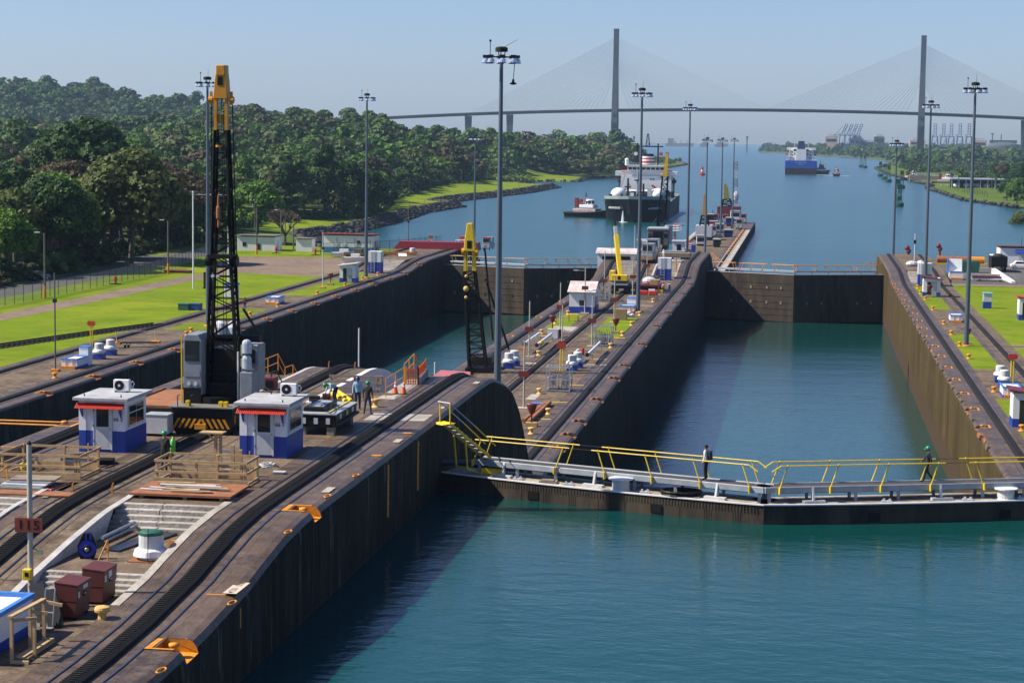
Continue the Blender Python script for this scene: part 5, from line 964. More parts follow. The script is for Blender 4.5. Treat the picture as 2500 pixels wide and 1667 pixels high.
# ================================================================ GATES
GATEM = layered('gate_steel', [(.055,.046,.034), (.025,.022,.019), (.085,.068,.046), (.07,.04,.02)], streak=.25, bump=.3, bs=4)
DECKM = layered('gate_deck', [(.36,.32,.27), (.17,.115,.07), (.5,.47,.43), (.26,.16,.085)], scales=(.35,1.2,6))
WALKM = mat('walk_steel', (.30,.34,.38), .5, var=.3, scale=1.5)
def leaf(a, b, ztop, zbot, zw, label, near=True, mirror=1, railcol=YEL):
    """mitre gate leaf from heel a to mitre b (plan points); deck at ztop, walkway at zw"""
    a = Vector((a[0],a[1],0)); b = Vector((b[0],b[1],0)); u = (b-a).normalized(); Ln = (b-a).length; v = Vector((u.y,-u.x,0)) * (1 if u.x > 0 else -1)   # v points to the camera side
    if v.y > 0: v = -v
    th = 2.1; t = thing('lock_gate', label, 'lock gate', (a.x,a.y,0)); P = lambda s, d, z: u*s + v*d + Vector((0,0,z))
    q = MB(); bow = lambda s: .45*math.sin(math.pi*min(max(s/Ln,0),1))**.7 if near else .3
    n = 14; S_ = [Ln*i/n for i in range(n+1)]
    fr = [P(s, bow(s), 0) for s in S_]; bk = [P(s, -th, 0) for s in S_]
    for i in range(n):
        f0, f1, b0, b1 = fr[i], fr[i+1], bk[i], bk[i+1]; zz = lambda p, z: Vector((p.x,p.y,z))
        q.mat(0).quad(zz(f0,zbot),zz(f1,zbot),zz(f1,ztop),zz(f0,ztop)) if u.x > 0 else q.mat(0).quad(zz(f1,zbot),zz(f0,zbot),zz(f0,ztop),zz(f1,ztop)); q.mat(1).quad(zz(f0,ztop),zz(f1,ztop),zz(b1,ztop),zz(b0,ztop)); q.mat(0).quad(zz(b0,zbot),zz(b1,zbot),zz(b1,ztop),zz(b0,ztop))
    q.mat(0); q.quad(Vector((fr[0].x,fr[0].y,zbot)),Vector((bk[0].x,bk[0].y,zbot)),Vector((bk[0].x,bk[0].y,ztop)),Vector((fr[0].x,fr[0].y,ztop))); q.quad(Vector((fr[n].x,fr[n].y,zbot)),Vector((bk[n].x,bk[n].y,zbot)),Vector((bk[n].x,bk[n].y,ztop)),Vector((fr[n].x,fr[n].y,ztop)))
    q.build('leaf', [GATEM, DECKM], t)
    e = MB()
    for i in range(n): e.bar(fr[i]+Vector((0,0,ztop+.02)), fr[i+1]+Vector((0,0,ztop+.02)), .12, .06)
    e.build('deck_edge', WHITE, t)
    ws = (1.6 if near else .8); wd = -1.15
    w_ = MB(); w_.bar(P(ws,wd,zw-.16), P(Ln-.12,wd,zw-.16), 1.0, .06); w_.build('walkway', mat('walk_deck', (.055,.05,.045), .9, var=.4), t)
    for d in (.55,-.55): MB().bar(P(ws,wd+d,zw-.24), P(Ln-.12,wd+d,zw-.24), .1, .26).tube(P(ws,wd+d,zw-.12), P(Ln-.12,wd+d,zw-.12), .05,.05,6).build('walkway_beam', WALKM, t)
    k = int(Ln/ (2.4 if near else 3.2))
    for i in range(k+1):
        s = ws+.3+(Ln-ws-.8)*i/k; MB().bar(P(s,wd+.45,ztop), P(s,wd+.45,zw-.35), .16,.14).build('walkway_post', WALKM, t); 
        if near: MB().bar(P(s,wd-.45,ztop), P(s,wd-.45,zw-.35), .16,.14).build('walkway_post', WALKM, t)
    # handrails: two lengths on each side, leaning posts
    segs = [(ws+.1, Ln*.40, 1), (Ln*.47, Ln-1.0, -1)] if near else [(ws, Ln*.3, -1), (Ln*.36, Ln*.66, 1), (Ln*.72, Ln*.98, -1)]
    for d in (.62,-.62):
        for s0, s1, ln in segs:
            r_ = MB(); h = .95; r_.tube(P(s0,wd+d,zw+h), P(s1,wd+d,zw+h), .035 if near else .05,.035 if near else .05,6)
            if near and s1 > Ln*.9: r_.tube(P(s1,wd+d,zw+h), P(s1+.45,wd+d,zw+h-.28), .035,.035,6)
            r_.build('handrail', railcol, t); m_ = max(2, round((s1-s0)/(2.3 if near else 2.0)))
            for i in range(m_):
                s = s0+.35+(s1-s0-.7)*i/max(1,m_-1); MB().tube(P(s-ln*.42,wd+d*1.04,zw-.2), P(s,wd+d,zw+h), .032 if near else .05,.032 if near else .05,6).ball(P(s,wd+d,zw+h),.055).build('rail_post', railcol, t)
                if near and d > 0: MB().bar(P(s-ln*.44,wd+d*1.15,zw-.42), P(s-ln*.42,wd+d*1.15,zw-.08),.2,.05).build('rail_bracket', railcol, t)
        if near: MB().tube(P(segs[0][1],wd+d,zw+.95), P(segs[1][0],wd+d,zw+.95), .012,.012,5).build('rail_cable', DARK, t)
    if near:
        for s in (3.4, 8.6, 15.2):
            if s > Ln-1: continue
            MB()._add([P(s-.05,-.3,ztop), P(s+.05,-.3,ztop), P(s+.05,wd+.6,ztop+.75), P(s-.05,wd+.6,ztop+.75), P(s-.05,wd+.55,ztop), P(s+.05,wd+.55,ztop)], [(0,1,2,3),(0,3,4),(1,5,2),(0,4,5,1),(3,2,5,4)]).build('gusset', LGREY, t); MB().bar(P(s-.55,-.35,ztop+.06), P(s+.55,-.35,ztop+.06), .3,.12).build('gusset_foot', LGREY, t)
        # rivets in courses on the camera face
        rv = MB(); nz = lambda s: P(s, bow(s)+.012, 0)
        rows = [ztop-.12, ztop-.2, ztop-.28, ztop-.36]
        for z in rows:
            s = .4
            while s < Ln-.2: p = nz(s); rv.box((p.x,p.y,z),(.035,.03,.035), math.atan2(u.y,u.x)); s += .16
        for sc in [2.0+1.45*i for i in range(int((Ln-2.5)/1.45)+1)]:
            z = ztop-.44
            while z > zbot_vis(ztop): 
                for ds in ((0,) if int(sc*10) % 3 else (-.18,-.06,.06,.18)): p = nz(sc+ds); rv.box((p.x,p.y,z),(.035,.03,.035), math.atan2(u.y,u.x))
                z -= .11
        o = rv.build('rivets', GATEM, t); o['kind'] = 'stuff'
        for sc in (5.6, 12.4): p = nz(sc); MB().box((p.x,p.y,ztop-.62),(.6,.06,.42), math.atan2(u.y,u.x)).build('port', BLACK, t)
    else:
        for z in [ztop-1.2*i-.5 for i in range(1,8)]:
            rb = MB()
            for i in range(n): rb.bar(fr[i]+v*.02+Vector((0,0,z)), fr[i+1]+v*.02+Vector((0,0,z)), .05,.1)
            rb.build('plate_seam', GATEM, t)
        for sc in [Ln*f for f in (.14,.3,.52,.7,.86)]:
            for z in (ztop-2.6, ztop-5.4): p = P(sc, bow(sc)+.04, z); MB().box(p,(.35,.12,.5), math.atan2(u.y,u.x)).build('fender_block', WOODG if random.random() < .5 else DARK, t)
    return t, P, Ln, wd
zbot_vis = lambda z: z - .95
HL, MP, HR = (-18.4, 101.2), (-1.55, 95.3), (15.3, 101.2)
gl, P, Ln, wd = leaf(HL, MP, 16.9, -3, 17.75, 'near left gate leaf carrying the walkway and hose coil')
vz = thing('vent_drum', 'white lidded drum on the near left gate', 'drum', Vector((HL[0],HL[1],0))+P(10.2,-.2,16.9)); MB().lathe((0,0,0),[(.5,0),(.44,.06),(.44,.55)],18).build('drum', LGREY, vz); MB().lathe((0,0,.55),[(.62,0),(.62,.06),(.1,.08)],18).build('lid', WHITE, vz)
q = MB(); 
for r_, z in ((.95,.08),(.9,.16),(.98,.24)): q.path([(math.cos(i*.3)*r_, math.sin(i*.3)*r_*.75, z) for i in range(22)], .06, 6)
tag(q.build('hose_coil', BLACK, loc=Vector((HL[0],HL[1],0))+P(13.4,-.35,16.9)), 'black hose coiled on the near left gate deck', 'hose')
tag(MB().bx(-.45,.45,-.3,.3,0,.12).bx(-.35,.3,-.25,.2,.12,.18).build('hatch', WOODG, loc=Vector((HL[0],HL[1],0))+P(6.2,-.1,16.9)), 'small hatch cover on the near left gate deck', 'hatch')
tag(MB().bx(-.55,.55,-.16,.16,.08,.34).bx(-.6,.6,-.1,.1,0,.08).build('gate_buffer', YEL, loc=Vector((HL[0],HL[1],0))+P(2.6,-.75,16.9)), 'yellow buffer block at the heel of the near left gate', 'buffer')
st = thing('gate_strut', 'dark operating strut arm of the near left gate', 'strut', (-19, 101.5, 17.35)); MB().tube((0,0,0),(2.4,.4,0),.16,.16,10).build('arm', mat('strut_blue', (.03,.045,.075), .4, var=.2), st); MB().bx(2.2,2.8,.2,.6,-.2,.2).build('joint', DARK, st)
gr_, P2, Ln2, wd2 = leaf(HR, MP, 16.9, -3, 17.75, 'near right gate leaf, dark, with yellow handrails')
vz = thing('vent_drum', 'white drum on the near right gate', 'drum', Vector((HR[0],HR[1],0))+P2(5.3,-.25,16.9)); MB().lathe((0,0,0),[(.46,0),(.42,.06),(.42,.5)],18).build('drum', LGREY, vz); MB().lathe((0,0,.5),[(.58,0),(.58,.06),(.1,.08)],18).build('lid', WHITE, vz)
leaf((-18.4,386), (-1.55,379.8), 9.0, -4, 9.8, 'far left gate leaf of the right chamber', False, railcol=ORANGE); leaf((15.3,386), (-1.55,379.8), 9.0, -4, 9.8, 'far right gate leaf of the right chamber', False, railcol=ORANGE)
FTAN = mat('faded_orange', (.5,.27,.12), .6, var=.3)
leaf((-70.2,388), (-53.4,381.8), 9.0, -4, 9.8, 'far left gate leaf of the left chamber', False, railcol=FTAN); leaf((-36.7,388), (-53.4,381.8), 9.0, -4, 9.8, 'far right gate leaf of the left chamber', False, railcol=FTAN)
# people on the gate
def onleaf(o_, P_, s, z=17.64): return Vector((o_[0],o_[1],0)) + P_(s, -1.15, z)
pp = at('V', 2050, 690, 17.64); s_ = (pp.x-HL[0])/ (MP[0]-HL[0])*Ln
person('person in white shirt with dark backpack walking on the left gate', onleaf(HL, P, s_), R(-108), cloth('white_shirt', (.75,.75,.76)), MATS['black_trousers'], None, None, 'stand', pack=cloth('dark_pack', (.02,.018,.03)), h=1.78)
pp = at('U', 1705, 648, 17.64); s_ = (HR[0]-pp.x)/(HR[0]-MP[0])*Ln2
person('person in navy overalls and green helmet walking on the right gate', onleaf(HR, P2, s_), R(-85), cloth('navy_overall', (.012,.014,.03)), cloth('dark_trousers', (.01,.011,.016)), 'helmet', HATG, 'walk', h=1.78)
# yellow stair from the wall down to the gate
tp = Vector((-17.95, 99.6, 19.75)); bt = Vector((HL[0],HL[1],0)) + P(2.0, -1.15, 17.75); d = bt-tp; side = Vector((d.y,-d.x,0)).normalized()*.42
t = thing('gate_stair', 'yellow steel stair from the wall down to the gate', 'stair', tp)
for s_ in (-1,1): MB().bar(side*s_, d+side*s_, .05,.15).build('stringer', YEL if s_ > 0 else mat('worn_yellow', (.5,.33,.03), .6, var=.5), t); 
for i in range(9): p = d*((i+.6)/9.3)+Vector((0,0,.06)); MB().bar(p-side*.95, p+side*.95, .2,.03).build('tread', LGREY, t)
MB()._add([Vector((-.5,.1,-.1))+side*k_ for k_ in (-1.2,1.2)]+[Vector((.25,-.05,.05))+side*k_ for k_ in (1.2,-1.2)], [(0,1,2,3)]).build('landing', YEL, t)
for s_ in (-1,1): MB().tube(side*s_, side*s_+Vector((0,0,1.05)), .035,.035,6).build('rail_post', YEL, t); MB().tube(side*s_+Vector((0,0,1.02)), d*.62+side*s_+Vector((0,0,.95)), .028,.028,6).build('handrail', GALV, t); MB().tube(d*.62+side*s_+Vector((0,0,.95)), d+side*s_+Vector((.25,0,.62)), .035,.035,6).build('handrail', YEL, t)
MB().tube(side+Vector((0,0,1.05)),-side+Vector((-.1,0,1.05)),.03,.03,6).build('top_bar', LGREY, t)
for s_ in (-1,1): MB().tube(d*.35+side*s_*1.1+Vector((0,0,-.1)), d*.42+side*s_*1.1+Vector((0,0,-1.6)), .05,.05,6).build('support', YEL, t)
MB().tube(d*.42+side*1.1+Vector((0,0,-1.6)), d*.42-side*1.1+Vector((0,0,-1.6)),.06,.06,6).build('support', YEL, t); MB().tube(d*.42+side*1.1+Vector((0,0,-1.6)), d*.95+Vector((0,-.2,-1.0)),.04,.04,6).build('support', YEL, t)
# orange handrail of the left chamber gate at the left edge of the picture
t = thing('gate_handrail', 'orange gate handrail and cables at the left edge', 'handrail', (-38.5, 99.0, 18.7)); 
a = on(0, 950+370/4.481, 19.0); 
for k_, dy in ((0,0),(1,1.1)): MB().tube((-5,dy,.3),(.6,dy,.3),.05,.05,6).build('rail', ORANGE, t); MB().tube((.1,dy,-.7),(.3,dy,.35),.045,.045,6).build('post', ORANGE, t); MB().tube((.3,dy,-.35),(1.3,dy+.4,.35),.045,.045,6).build('brace', ORANGE, t); MB().tube((1.3,dy+.4,.35),(3.2,dy+1.2,1.6),.03,.03,6).build('cable', LGREY, t)
t = thing('gate_walkway', 'grey and blue gate walkway end at the left edge', 'walkway', (-41, 97.5, 17.0)); MB().bx(-3,3.6,-.5,.5,0,.5).build('beam', LBLUE, t); MB().bx(-3,3.6,-.6,.6,.5,.6).build('deck', LGREY, t)
# ================================================================ LAMP MASTS
def mast(p, h, label, hang=False, n=8, s=1.0):
    t = thing('lamp_mast', label, 'lamp mast', p); MB().tube((0,0,0),(0,0,h),.32,.14,12).build('pole', MASTM, t); MB().lathe((0,0,0),[(.55,0),(.55,.12),(.36,.2)],14).build('base', ORANGE, t)
    MB().lathe((0,0,h-.2),[(.3,0),(.55,.05),(.55,.12),(.3,.16)],16).build('ring', BLACK, t); MB().lathe((0,0,h),[(.42,.28),(.5,.3),(.5,.58),(.38,.66),(.1,.7)],16).build('hood', DARK, t)
    for a in (.5, 2.6, 4.7): MB().tube((.25*math.cos(a),.25*math.sin(a),h-.1),(.3*math.cos(a),.3*math.sin(a),h+.3),.04,.04,5).build('strut', BLACK, t)
    for i in range(n):
        a = 2*math.pi*i/n + .2; r_ = 1.25; x, y = r_*math.cos(a), r_*math.sin(a)*.9
        arm = MB().bar((.2*math.cos(a),.2*math.sin(a),h-.12),(x,y,h-.12),.07).build('arm', BLACK, t); lm = MB().lathe((x,y,h-.58),[(.3,0),(.29,.06),(.25,.22),(.13,.36)],12).build('lamp', mat('lamp_glass', (.62,.68,.78), .15, .6, var=0), t, smooth=False); MB().bx(x-.2,x+.2,y-.16,y+.16,h-.2,h+.02).build('ballast', BLACK, lm); MB().lathe((x,y,h-.62),[(.31,0),(.31,.04)],12).build('rim', BLACK, lm)
    MB().tube((-.9,0,h),(-.9,0,h+1.1),.03,.03,5).ball((-.9,0,h+1.15),.1).build('beacon', DARK, t); MB().tube((.1,0,h+.6),(.1 if not hang else 1.3,0,h+(1.7 if not hang else 1.25)),.02,.012,4).build('antenna', DARK, t)
    if hang: MB().tube((1.1,-.3,h-.5),(1.0,-.3,h-2.0),.03,.03,5).lathe((1.0,-.3,h-2.3),[(.03,0),(.25,.05),(.27,.14),(.1,.22),(.1,.42),(.03,.45)],10).build('hanging_camera', BLACK, t)
    return t
mast((-23.94,156.35,9.7), 31, 'tallest lamp mast, in front of the left chamber', True)
mast((-75.2,245.6,9.7), 31, 'lamp mast behind the big crane on the left wall'); mast((-74.8,336.7,9.7), 31, 'lamp mast at the left wall beside the small white booth')
mast((-23.0,281,9.7), 31, 'lamp mast beside the blue rimmed bins on the centre wall'); mast((-23.6,408.6,10.0), 30.7, 'lamp mast on the hump of the centre wall by the tanker')
mast((19.9,246.7,9.7), 31.2, 'nearest lamp mast on the right wall grass'); mast((20.8,348,9.7), 31, 'lamp mast behind the small booth on the right wall')
p = at('W', 2052, 600, 10.5); mast((18.6,424,8), 26, 'right lamp mast beside the red water cannon')
for x, y, x2, lb in ((487,1240,0,'first lamp mast of the three on the pier'),(715,1055,0,'second lamp mast of the three on the pier'),(890,850,0,'last lamp mast of the three on the pier')): p = at('P', x, y, 3.1); mast(p, 31, lb)
p = at('W', 1099, 592, 3.1); mast((-78, 470, 3.0), 31, 'lamp mast standing beyond the far end of the left wall')
# ================================================================ CENTRE WALL, LOWER LEVEL
SIGNR = MATS['sign_red']
def post(v, x, y, top, sgn, label, arm=False, z=9.7):
    p = at(v, x, y, z); t = thing('sign_post', label, 'sign post', p, 0); pm_ = MATS['post_paint']; MB().tube((0,0,0),(0,0,top),.09,.07,8).build('pole', pm_, t); MB().bx(-.6,.6,-.5,.5,0,.12).build('base', mat('post_base', (.5,.4,.3), .8, var=.2), t); MB().lathe((0,0,top),[(.08,0),(.02,.12)],8).build('cap', DARK, t)
    MB().bx(-.48,.48,-.13,-.1,sgn-.26,sgn+.26).build('sign', SIGNR, t)
    if arm: MB().tube((0,0,top-.6),(-1.4,0,top-.55),.04,.04,6).build('arm', GALV, t); MB().bx(-1.7,-1.0,-.1,.1,top-.62,top-.5).build('lamp', LGREY, t)
    return t
for v, x, y, top, sgn, lb, arm in [('C',205,1300,6.3,3.2,'nearest red sign post on the lower centre wall',0),('C',240,970,6.3,3.15,'red sign post beside the left white pipes',0),('C',450,905,5.0,.4,'red sign post beside the round red disc signs',0),('C',640,905,6.1,3.1,'red sign post beside the middle lattice crate',0),('C',437,805,6.2,3.1,'red sign post behind the left grass patch',0),('C',782,752,6.1,3.1,'red sign post behind the right grass patch',0),('C',595,692,6.6,3.6,'red sign post with lamp arm in front of the white house',1),('C',720,530,6.0,1.2,'red sign post left of the yellow crane truck',0),('C',900,585,6.4,3.1,'red sign post right of the yellow crane truck',0),('C',990,525,7.4,3.6,'red sign post in front of the silver locomotives',0),('C',1065,440,6.2,2.7,'red sign post left of the tall blue box',0),('C',910,425,8.6,4.0,'red sign post in front of the white service booth',0),('C',205,900+170,6.0,6.6,'slim post left of the near ventilators',0)]:
    if v == 'C' and x == 205 and y == 1070: continue
    post(v, x, y, top, sgn, lb, arm)
p = at('N', 395, 1290, 9.7)
for (x, y, lb) in ((208,1245,'nearer ventilator of the left pair on the lower centre wall'),(275,1215,'farther ventilator of the left pair on the lower centre wall'),(965,1270,'nearer ventilator of the right pair by the lattice crate'),(1030,1235,'farther ventilator of the right pair by the lattice crate')):
    p = at('N', x, y+25, 9.7); ventilator(p, lb, 'ventilators of the centre wall', s=.92)
def crate(v, x, y, w_, d, h, label):
    p = at(v, x, y, 9.7); t = thing('lattice_crate', label, 'crate', p); hw, hd = w_/2, d/2
    for a in (-1,1):
        for b in (0,2*hd): MB().bar((a*hw,b,0),(a*hw,b,h),.1).build('post', GREY, t)
    for z in (.12,h*.5,h):
        for b in (0,2*hd): MB().bar((-hw,b,z),(hw,b,z),.09).build('rail', GREY, t)
        for a in (-1,1): MB().bar((a*hw,0,z),(a*hw,2*hd,z),.09).build('rail', GREY, t)
    for i in range(4): x_ = -hw+w_*(i+.5)/4; MB().bar((x_,0,h),(x_,2*hd,h),.07).build('top_bar', GALV, t)
    q = MB(); g = random.Random(int(x))
    for i in range(24): x_ = g.uniform(-hw*.9,hw*.9); y_ = g.uniform(.15,2*hd-.15); z0 = g.uniform(.15,.5); q.bar((x_,y_,z0),(x_+g.uniform(-.1,.1),y_,z0+g.uniform(.8,h-.7)), .1,.08)
    q.build('stored_fittings', GALV, t)['kind'] = 'stuff'; MB().bx(-hw,hw,0,2*hd,.05,.12).build('floor', DARK, t)
crate('C', 423, 1192, 2.25, 2.0, 2.35, 'nearest lattice crate of steel fittings'); crate('N', 1328, 1003, 2.1, 2.0, 2.3, 'lattice crate behind the sloping white pipes'); crate('N', 1330, 470, 1.9, 2.2, 2.0, 'lattice crate behind the white house')
def wpipe(v, x0, y0, x1, y1, label, z=1.1):
    a = at(v, x0, y0, 9.7+z); b = at(v, x1, y1, 9.7+z); t = thing('white_pipe', label, 'pipe', (a.x,a.y,9.7)); d = Vector((b.x-a.x,b.y-a.y,0)); MB().tube((0,0,z),d+Vector((0,0,z)),.16,.16,12).build('pipe', WHITE, t); MB().tube(d*-.03+Vector((0,0,z)),(0,0,z),.22,.22,12).build('flange', DARK, t)
    for f in (.12,.85):
        for s_ in (-1,1): MB().bar(d*f+Vector((s_*.5,0,0)), d*f+Vector((s_*.35,0,z-.15)), .06).build('leg', GREY, t)
        MB().bar(d*f+Vector((-.5,0,z-.17)), d*f+Vector((.5,0,z-.17)), .07).build('cross_bar', GREY, t); MB().bar(d*f+Vector((-.5,0,.2)), d*f+Vector((.4,0,z-.2)), .04).build('brace', GREY, t)
wpipe('N', 395, 975, 575, 850, 'far left white pipe on stands'); wpipe('N', 545, 990, 718, 860, 'white pipe on stands with a yellow collar'); wpipe('N', 1150, 1105, 1300, 960, 'white pipe on stands before the lattice crate'); wpipe('N', 985, 1100, 1040, 1050, 'short white pipe behind the right ventilators')
tag(MB().lathe((0,0,0),[(.2,0),(.2,.6),(.1,.62)],12).build('yellow_can', YEL, loc=at('N', 600, 1000, 10.5)), 'yellow can hanging at the white pipe stand', 'can')
def scoop(v, x, y, label, g=None):
    p = at(v, x, y, 9.7); t = thing('throttle_stand', label, 'hydrant cover', p, 0, g); MB().bx(-.5,.5,-.4,.4,0,.35).build('block', mat('ochre', (.42,.27,.09), .7, var=.2), t); MB().tube((0,0,.35),(0,0,1.2),.06,.06,6).build('stem', DARK, t); m = MB(); m.lathe((0,0,0),[(.08,0),(.2,.15),(.42,.65),(.45,.9),(.36,.98)],14); m.v = [(x_,y_*.55,z_+1.0) for x_,y_,z_ in m.v]; m.build('scoop', MAROON, t, smooth=False); return t
scoop('C', 255, 1412, 'maroon scoop-shaped cover beside the rusty pipes'); scoop('N', 1485, 855, 'maroon scoop cover on the right grass patch'); scoop('N', 728, 820, 'maroon scoop cover behind the left white pipes'); scoop('Q', 775, 955, 'maroon scoop cover in front of the right wall booth'); scoop('K', 268, 640, 'maroon scoop cover left of the left wall booth'); scoop('K', 1385, 232, 'maroon scoop cover on the far end of the left wall'); scoop('R', 1205, 760, 'maroon scoop cover at the foot of the right mast')
t = thing('disc_sign', 'pair of round red disc signs on yellow posts', 'sign', at('N', 835, 1300, 9.7))
for s_ in (-1,1): MB().tube((s_*.12,0,0),(s_*.12,0,2.6),.07,.07,8).build('post', YEL, t); MB().tube((s_*.2,-.1,2.75),(s_*.2,-.04,2.75),.3,.3,20).build('disc', RED, t)
for v, x, y, lb in (('L',702,1090,'pair of red disc signs behind the left ventilators'),('R',1490,1005,'pair of dark red disc signs behind the right ventilators'),('K',1420,232,'pair of red disc signs at the far end of the left wall')):
    t2 = dup(t, at(v, x, y, 9.7), label=lb)
# bollards
BOL = bollard_mesh(1.25).build('bollard', CREAM); bm0 = BOL.data; bpy.data.objects.remove(BOL); bm1 = bm0.copy(); bm1.materials.clear(); bm1.materials.append(ORANGE)
def bol(v, x, y, label, group, me=bm0, z=9.7): o = bpy.data.objects.new('bollard', me); C.objects.link(o); o.location = at(v, x, y, z); tag(o, label, 'bollard', group)
for x, y in ((305,1205),(362,1335),(253,1460),(300,960),(320,822),(488,700),(405,758),(760,912),(893,770),(835,835),(946,705),(1030,620)): bol('C', x, y, 'cream bollard on the lower level of the centre wall', 'cream bollards of the centre wall')
for v, x, y in (('L',420,1325),('L',1430,1000),('L',1465,972),('L',1915,850),('M',245,780),('M',548,685),('M',760,620),('M',895,572),('M',1012,540),('M',35,850)): bol(v, x, y, 'orange bollard along the left wall platform', 'orange bollards of the left wall', bm1)
for v, x, y in (('R',1375,1062),('R',1215,850),('R',1158,770),('R',1104,698),('R',1057,632),('R',985,540),('R',938,475),('R',908,437),('R',890,402),('R',1553,1310)): bol(v, x, y, 'orange bollard along the grass edge of the right wall', 'orange bollards of the right wall', bm1)
p0 = at('P', 825, 1215, 3.1); p1 = at('P', 1055, 885, 3.1)
for i in range(11): o = bpy.data.objects.new('bollard', bm1); C.objects.link(o); o.location = p0+(p1-p0)*i/10; o.scale = (1.6,1.6,1.6); tag(o, 'orange bollard in the row along the pier edge', 'bollard', 'orange bollards of the pier')
o = sheet('pier_apron', [(-21.2,440),(-18.5,440),(-18.5,700),(-21.2,700)], 3.106, PALEC); o = sheet('pier_apron', [(-36.6,440),(-34.2,440),(-34.2,700),(-36.6,700)], 3.106, PALEC)
tag(MB().bar(at('C',205,1375,9.95),at('C',345,1262,9.95),.28,.28).build('rusty_pipe', RUST), 'left rusty pipe behind the maroon scoop', 'pipe'); tag(MB().bar(at('C',235,1385,9.95),at('C',372,1258,9.95),.3,.3).build('rusty_pipe', RUST), 'right rusty pipe with white wrapped end', 'pipe')
# white house
def house(c, w_, d, h, roofm, label, ridge='x', band=BLUE, rh=1.0, name='house', wins=(), doors=(), flat=False, bandh=.9, cat='house', rz=0, group=None):
    t = thing(name, label, cat, c, rz, group); MB().bx(-w_/2,w_/2,0,d,0,h).build('wall', WHITE, t)
    if band: MB().bx(-w_/2-.02,w_/2+.02,-.02,d+.02,0,bandh).build('painted_band', band, t)
    if flat: MB().prismX([(-.35,h+(.25 if flat == 1 else 0)),(d+.35,h+.02),(d+.35,h+.2),(-.35,h+.45)], -w_/2-.3, w_/2+.3).build('roof', roofm, t)
    elif ridge == 'x': MB().prismX([(-.35,h-.1),(-.3,h-.22),(d/2,h+rh-.1),(d+.3,h-.22),(d+.35,h-.1),(d/2,h+rh)], -w_/2-.25, w_/2+.25).build('roof', roofm, t); MB().prismX([(0,h),(d,h),(d/2,h+rh-.12)], -w_/2, w_/2).build('gable', WHITE, t)
    for f, a, z, ww, hh in wins:
        if f == 'f': fr_ = MB().bx(a-ww/2-.06,a+ww/2+.06,-.05,-.021,z-.06,z+hh+.06).build('window', LGREY, t); MB().bx(a-ww/2,a+ww/2,-.06,-.045,z,z+hh).build('pane', GLASS, fr_)
        else: fr_ = MB().bx(w_/2+.021,w_/2+.05,a-ww/2-.06,a+ww/2+.06,z-.06,z+hh+.06).build('window', LGREY, t); MB().bx(w_/2+.045,w_/2+.06,a-ww/2,a+ww/2,z,z+hh).build('pane', GLASS, fr_)
    for f, a, ww, hh, m in doors:
        if f == 'f': MB().bx(a-ww/2,a+ww/2,-.06,-.022,.05,hh).build('door', m, t)
        else: MB().bx(w_/2+.022,w_/2+.06,a-ww/2,a+ww/2,.05,hh).build('door', m, t)
    return t
ROOFW = mat('patched_roof', (.60,.58,.57), .7, var=0, col2=(.42,.30,.29), scale=.8); ROOFR = mat('red_roof', (.33,.05,.05), .7, var=.35, scale=.6)
house((-30.8,278.5,9.7), 3.5, 6.8, 3.1, ROOFW, 'white house with pale patched roof on the centre wall', wins=(('f',.15,1.1,.9,.7),('s',4.8,1.2,.5,1.4)), doors=(('s',2.6,.9,2.2,DARK),), rh=1.2)
t = thing('trolley', 'yellow timber trolley in front of the white house', 'trolley', at('N', 978, 705, 9.7)); MB().bx(-.7,.7,-.4,.4,.75,.95).build('top', YEL, t)
for x in (-.6,.6):
    for y in (-.35,.35): MB().bx(x-.07,x+.07,y-.07,y+.07,0,.75).build('leg', WOOD, t)
tag(MB().bx(-.8,.8,-.5,.5,0,1.5).build('brown_box', mat('kraft', (.3,.2,.09), .8, var=.2), loc=at('N', 1550, 690, 9.7), bev=.03), 'brown wooden box near the mast on the right grass patch', 'box')
def wbin(p, w_, d, label, s=1.0, tall=None):
    t = thing('locker', label, 'bin', p); q = MB(); MB().bx(-w_/2,w_/2,0,d,0,.95*s).build('wall', WHITE, t); MB().bx(-w_/2-.02,w_/2+.02,-.02,d+.02,0,.25).build('painted_band', BLUE, t); z = .95*s
    for a in ((-w_/2-.06,w_/2+.06,-.06,.08,z,z+.12),(-w_/2-.06,w_/2+.06,d-.08,d+.06,z,z+.12),(-w_/2-.06,-w_/2+.08,.08,d-.08,z,z+.12),(w_/2-.08,w_/2+.06,.08,d-.08,z,z+.12)): q.bx(*a)
    q.build('rim', LBLUE, t); MB().bx(-w_/2+.1,w_/2-.1,-.35,-.03,0,.3).build('step', ORANGE, t)
    for x in (-.25,.2): MB().tube((w_*x,-.04,.35),(w_*x,-.04,1.2),.03,.03,5).build('post', LGREY, t)
    if tall: MB().bx(w_/2-tall,w_/2,d+.1,d+1.3,0,1.9).build('tall_locker', WHITE, t); MB().bx(w_/2-tall-.05,w_/2+.05,d+.05,d+1.35,1.9,2.0).build('lid', LBLUE, t)
    return t
wbin(at('C', 862, 690, 9.7), 2.2, 2.4, 'white locker with blue rim beside the centre mast', tall=1.3); wbin(at('L', 530, 1255, 9.7), 1.7, 3.2, 'white locker with blue rim at the near left wall', tall=1.0); wbin(at('M', 200, 762, 9.7), 1.9, 3.5, 'white locker with blue rim farther along the left wall'); wbin(at('Q', 1205, 1355, 9.7), 1.6, 3.2, 'white locker with blue rim at the right wall'); wbin(at('R', 1490, 1100, 9.7), 1.7, 3.4, 'white locker with blue rim at the right edge')
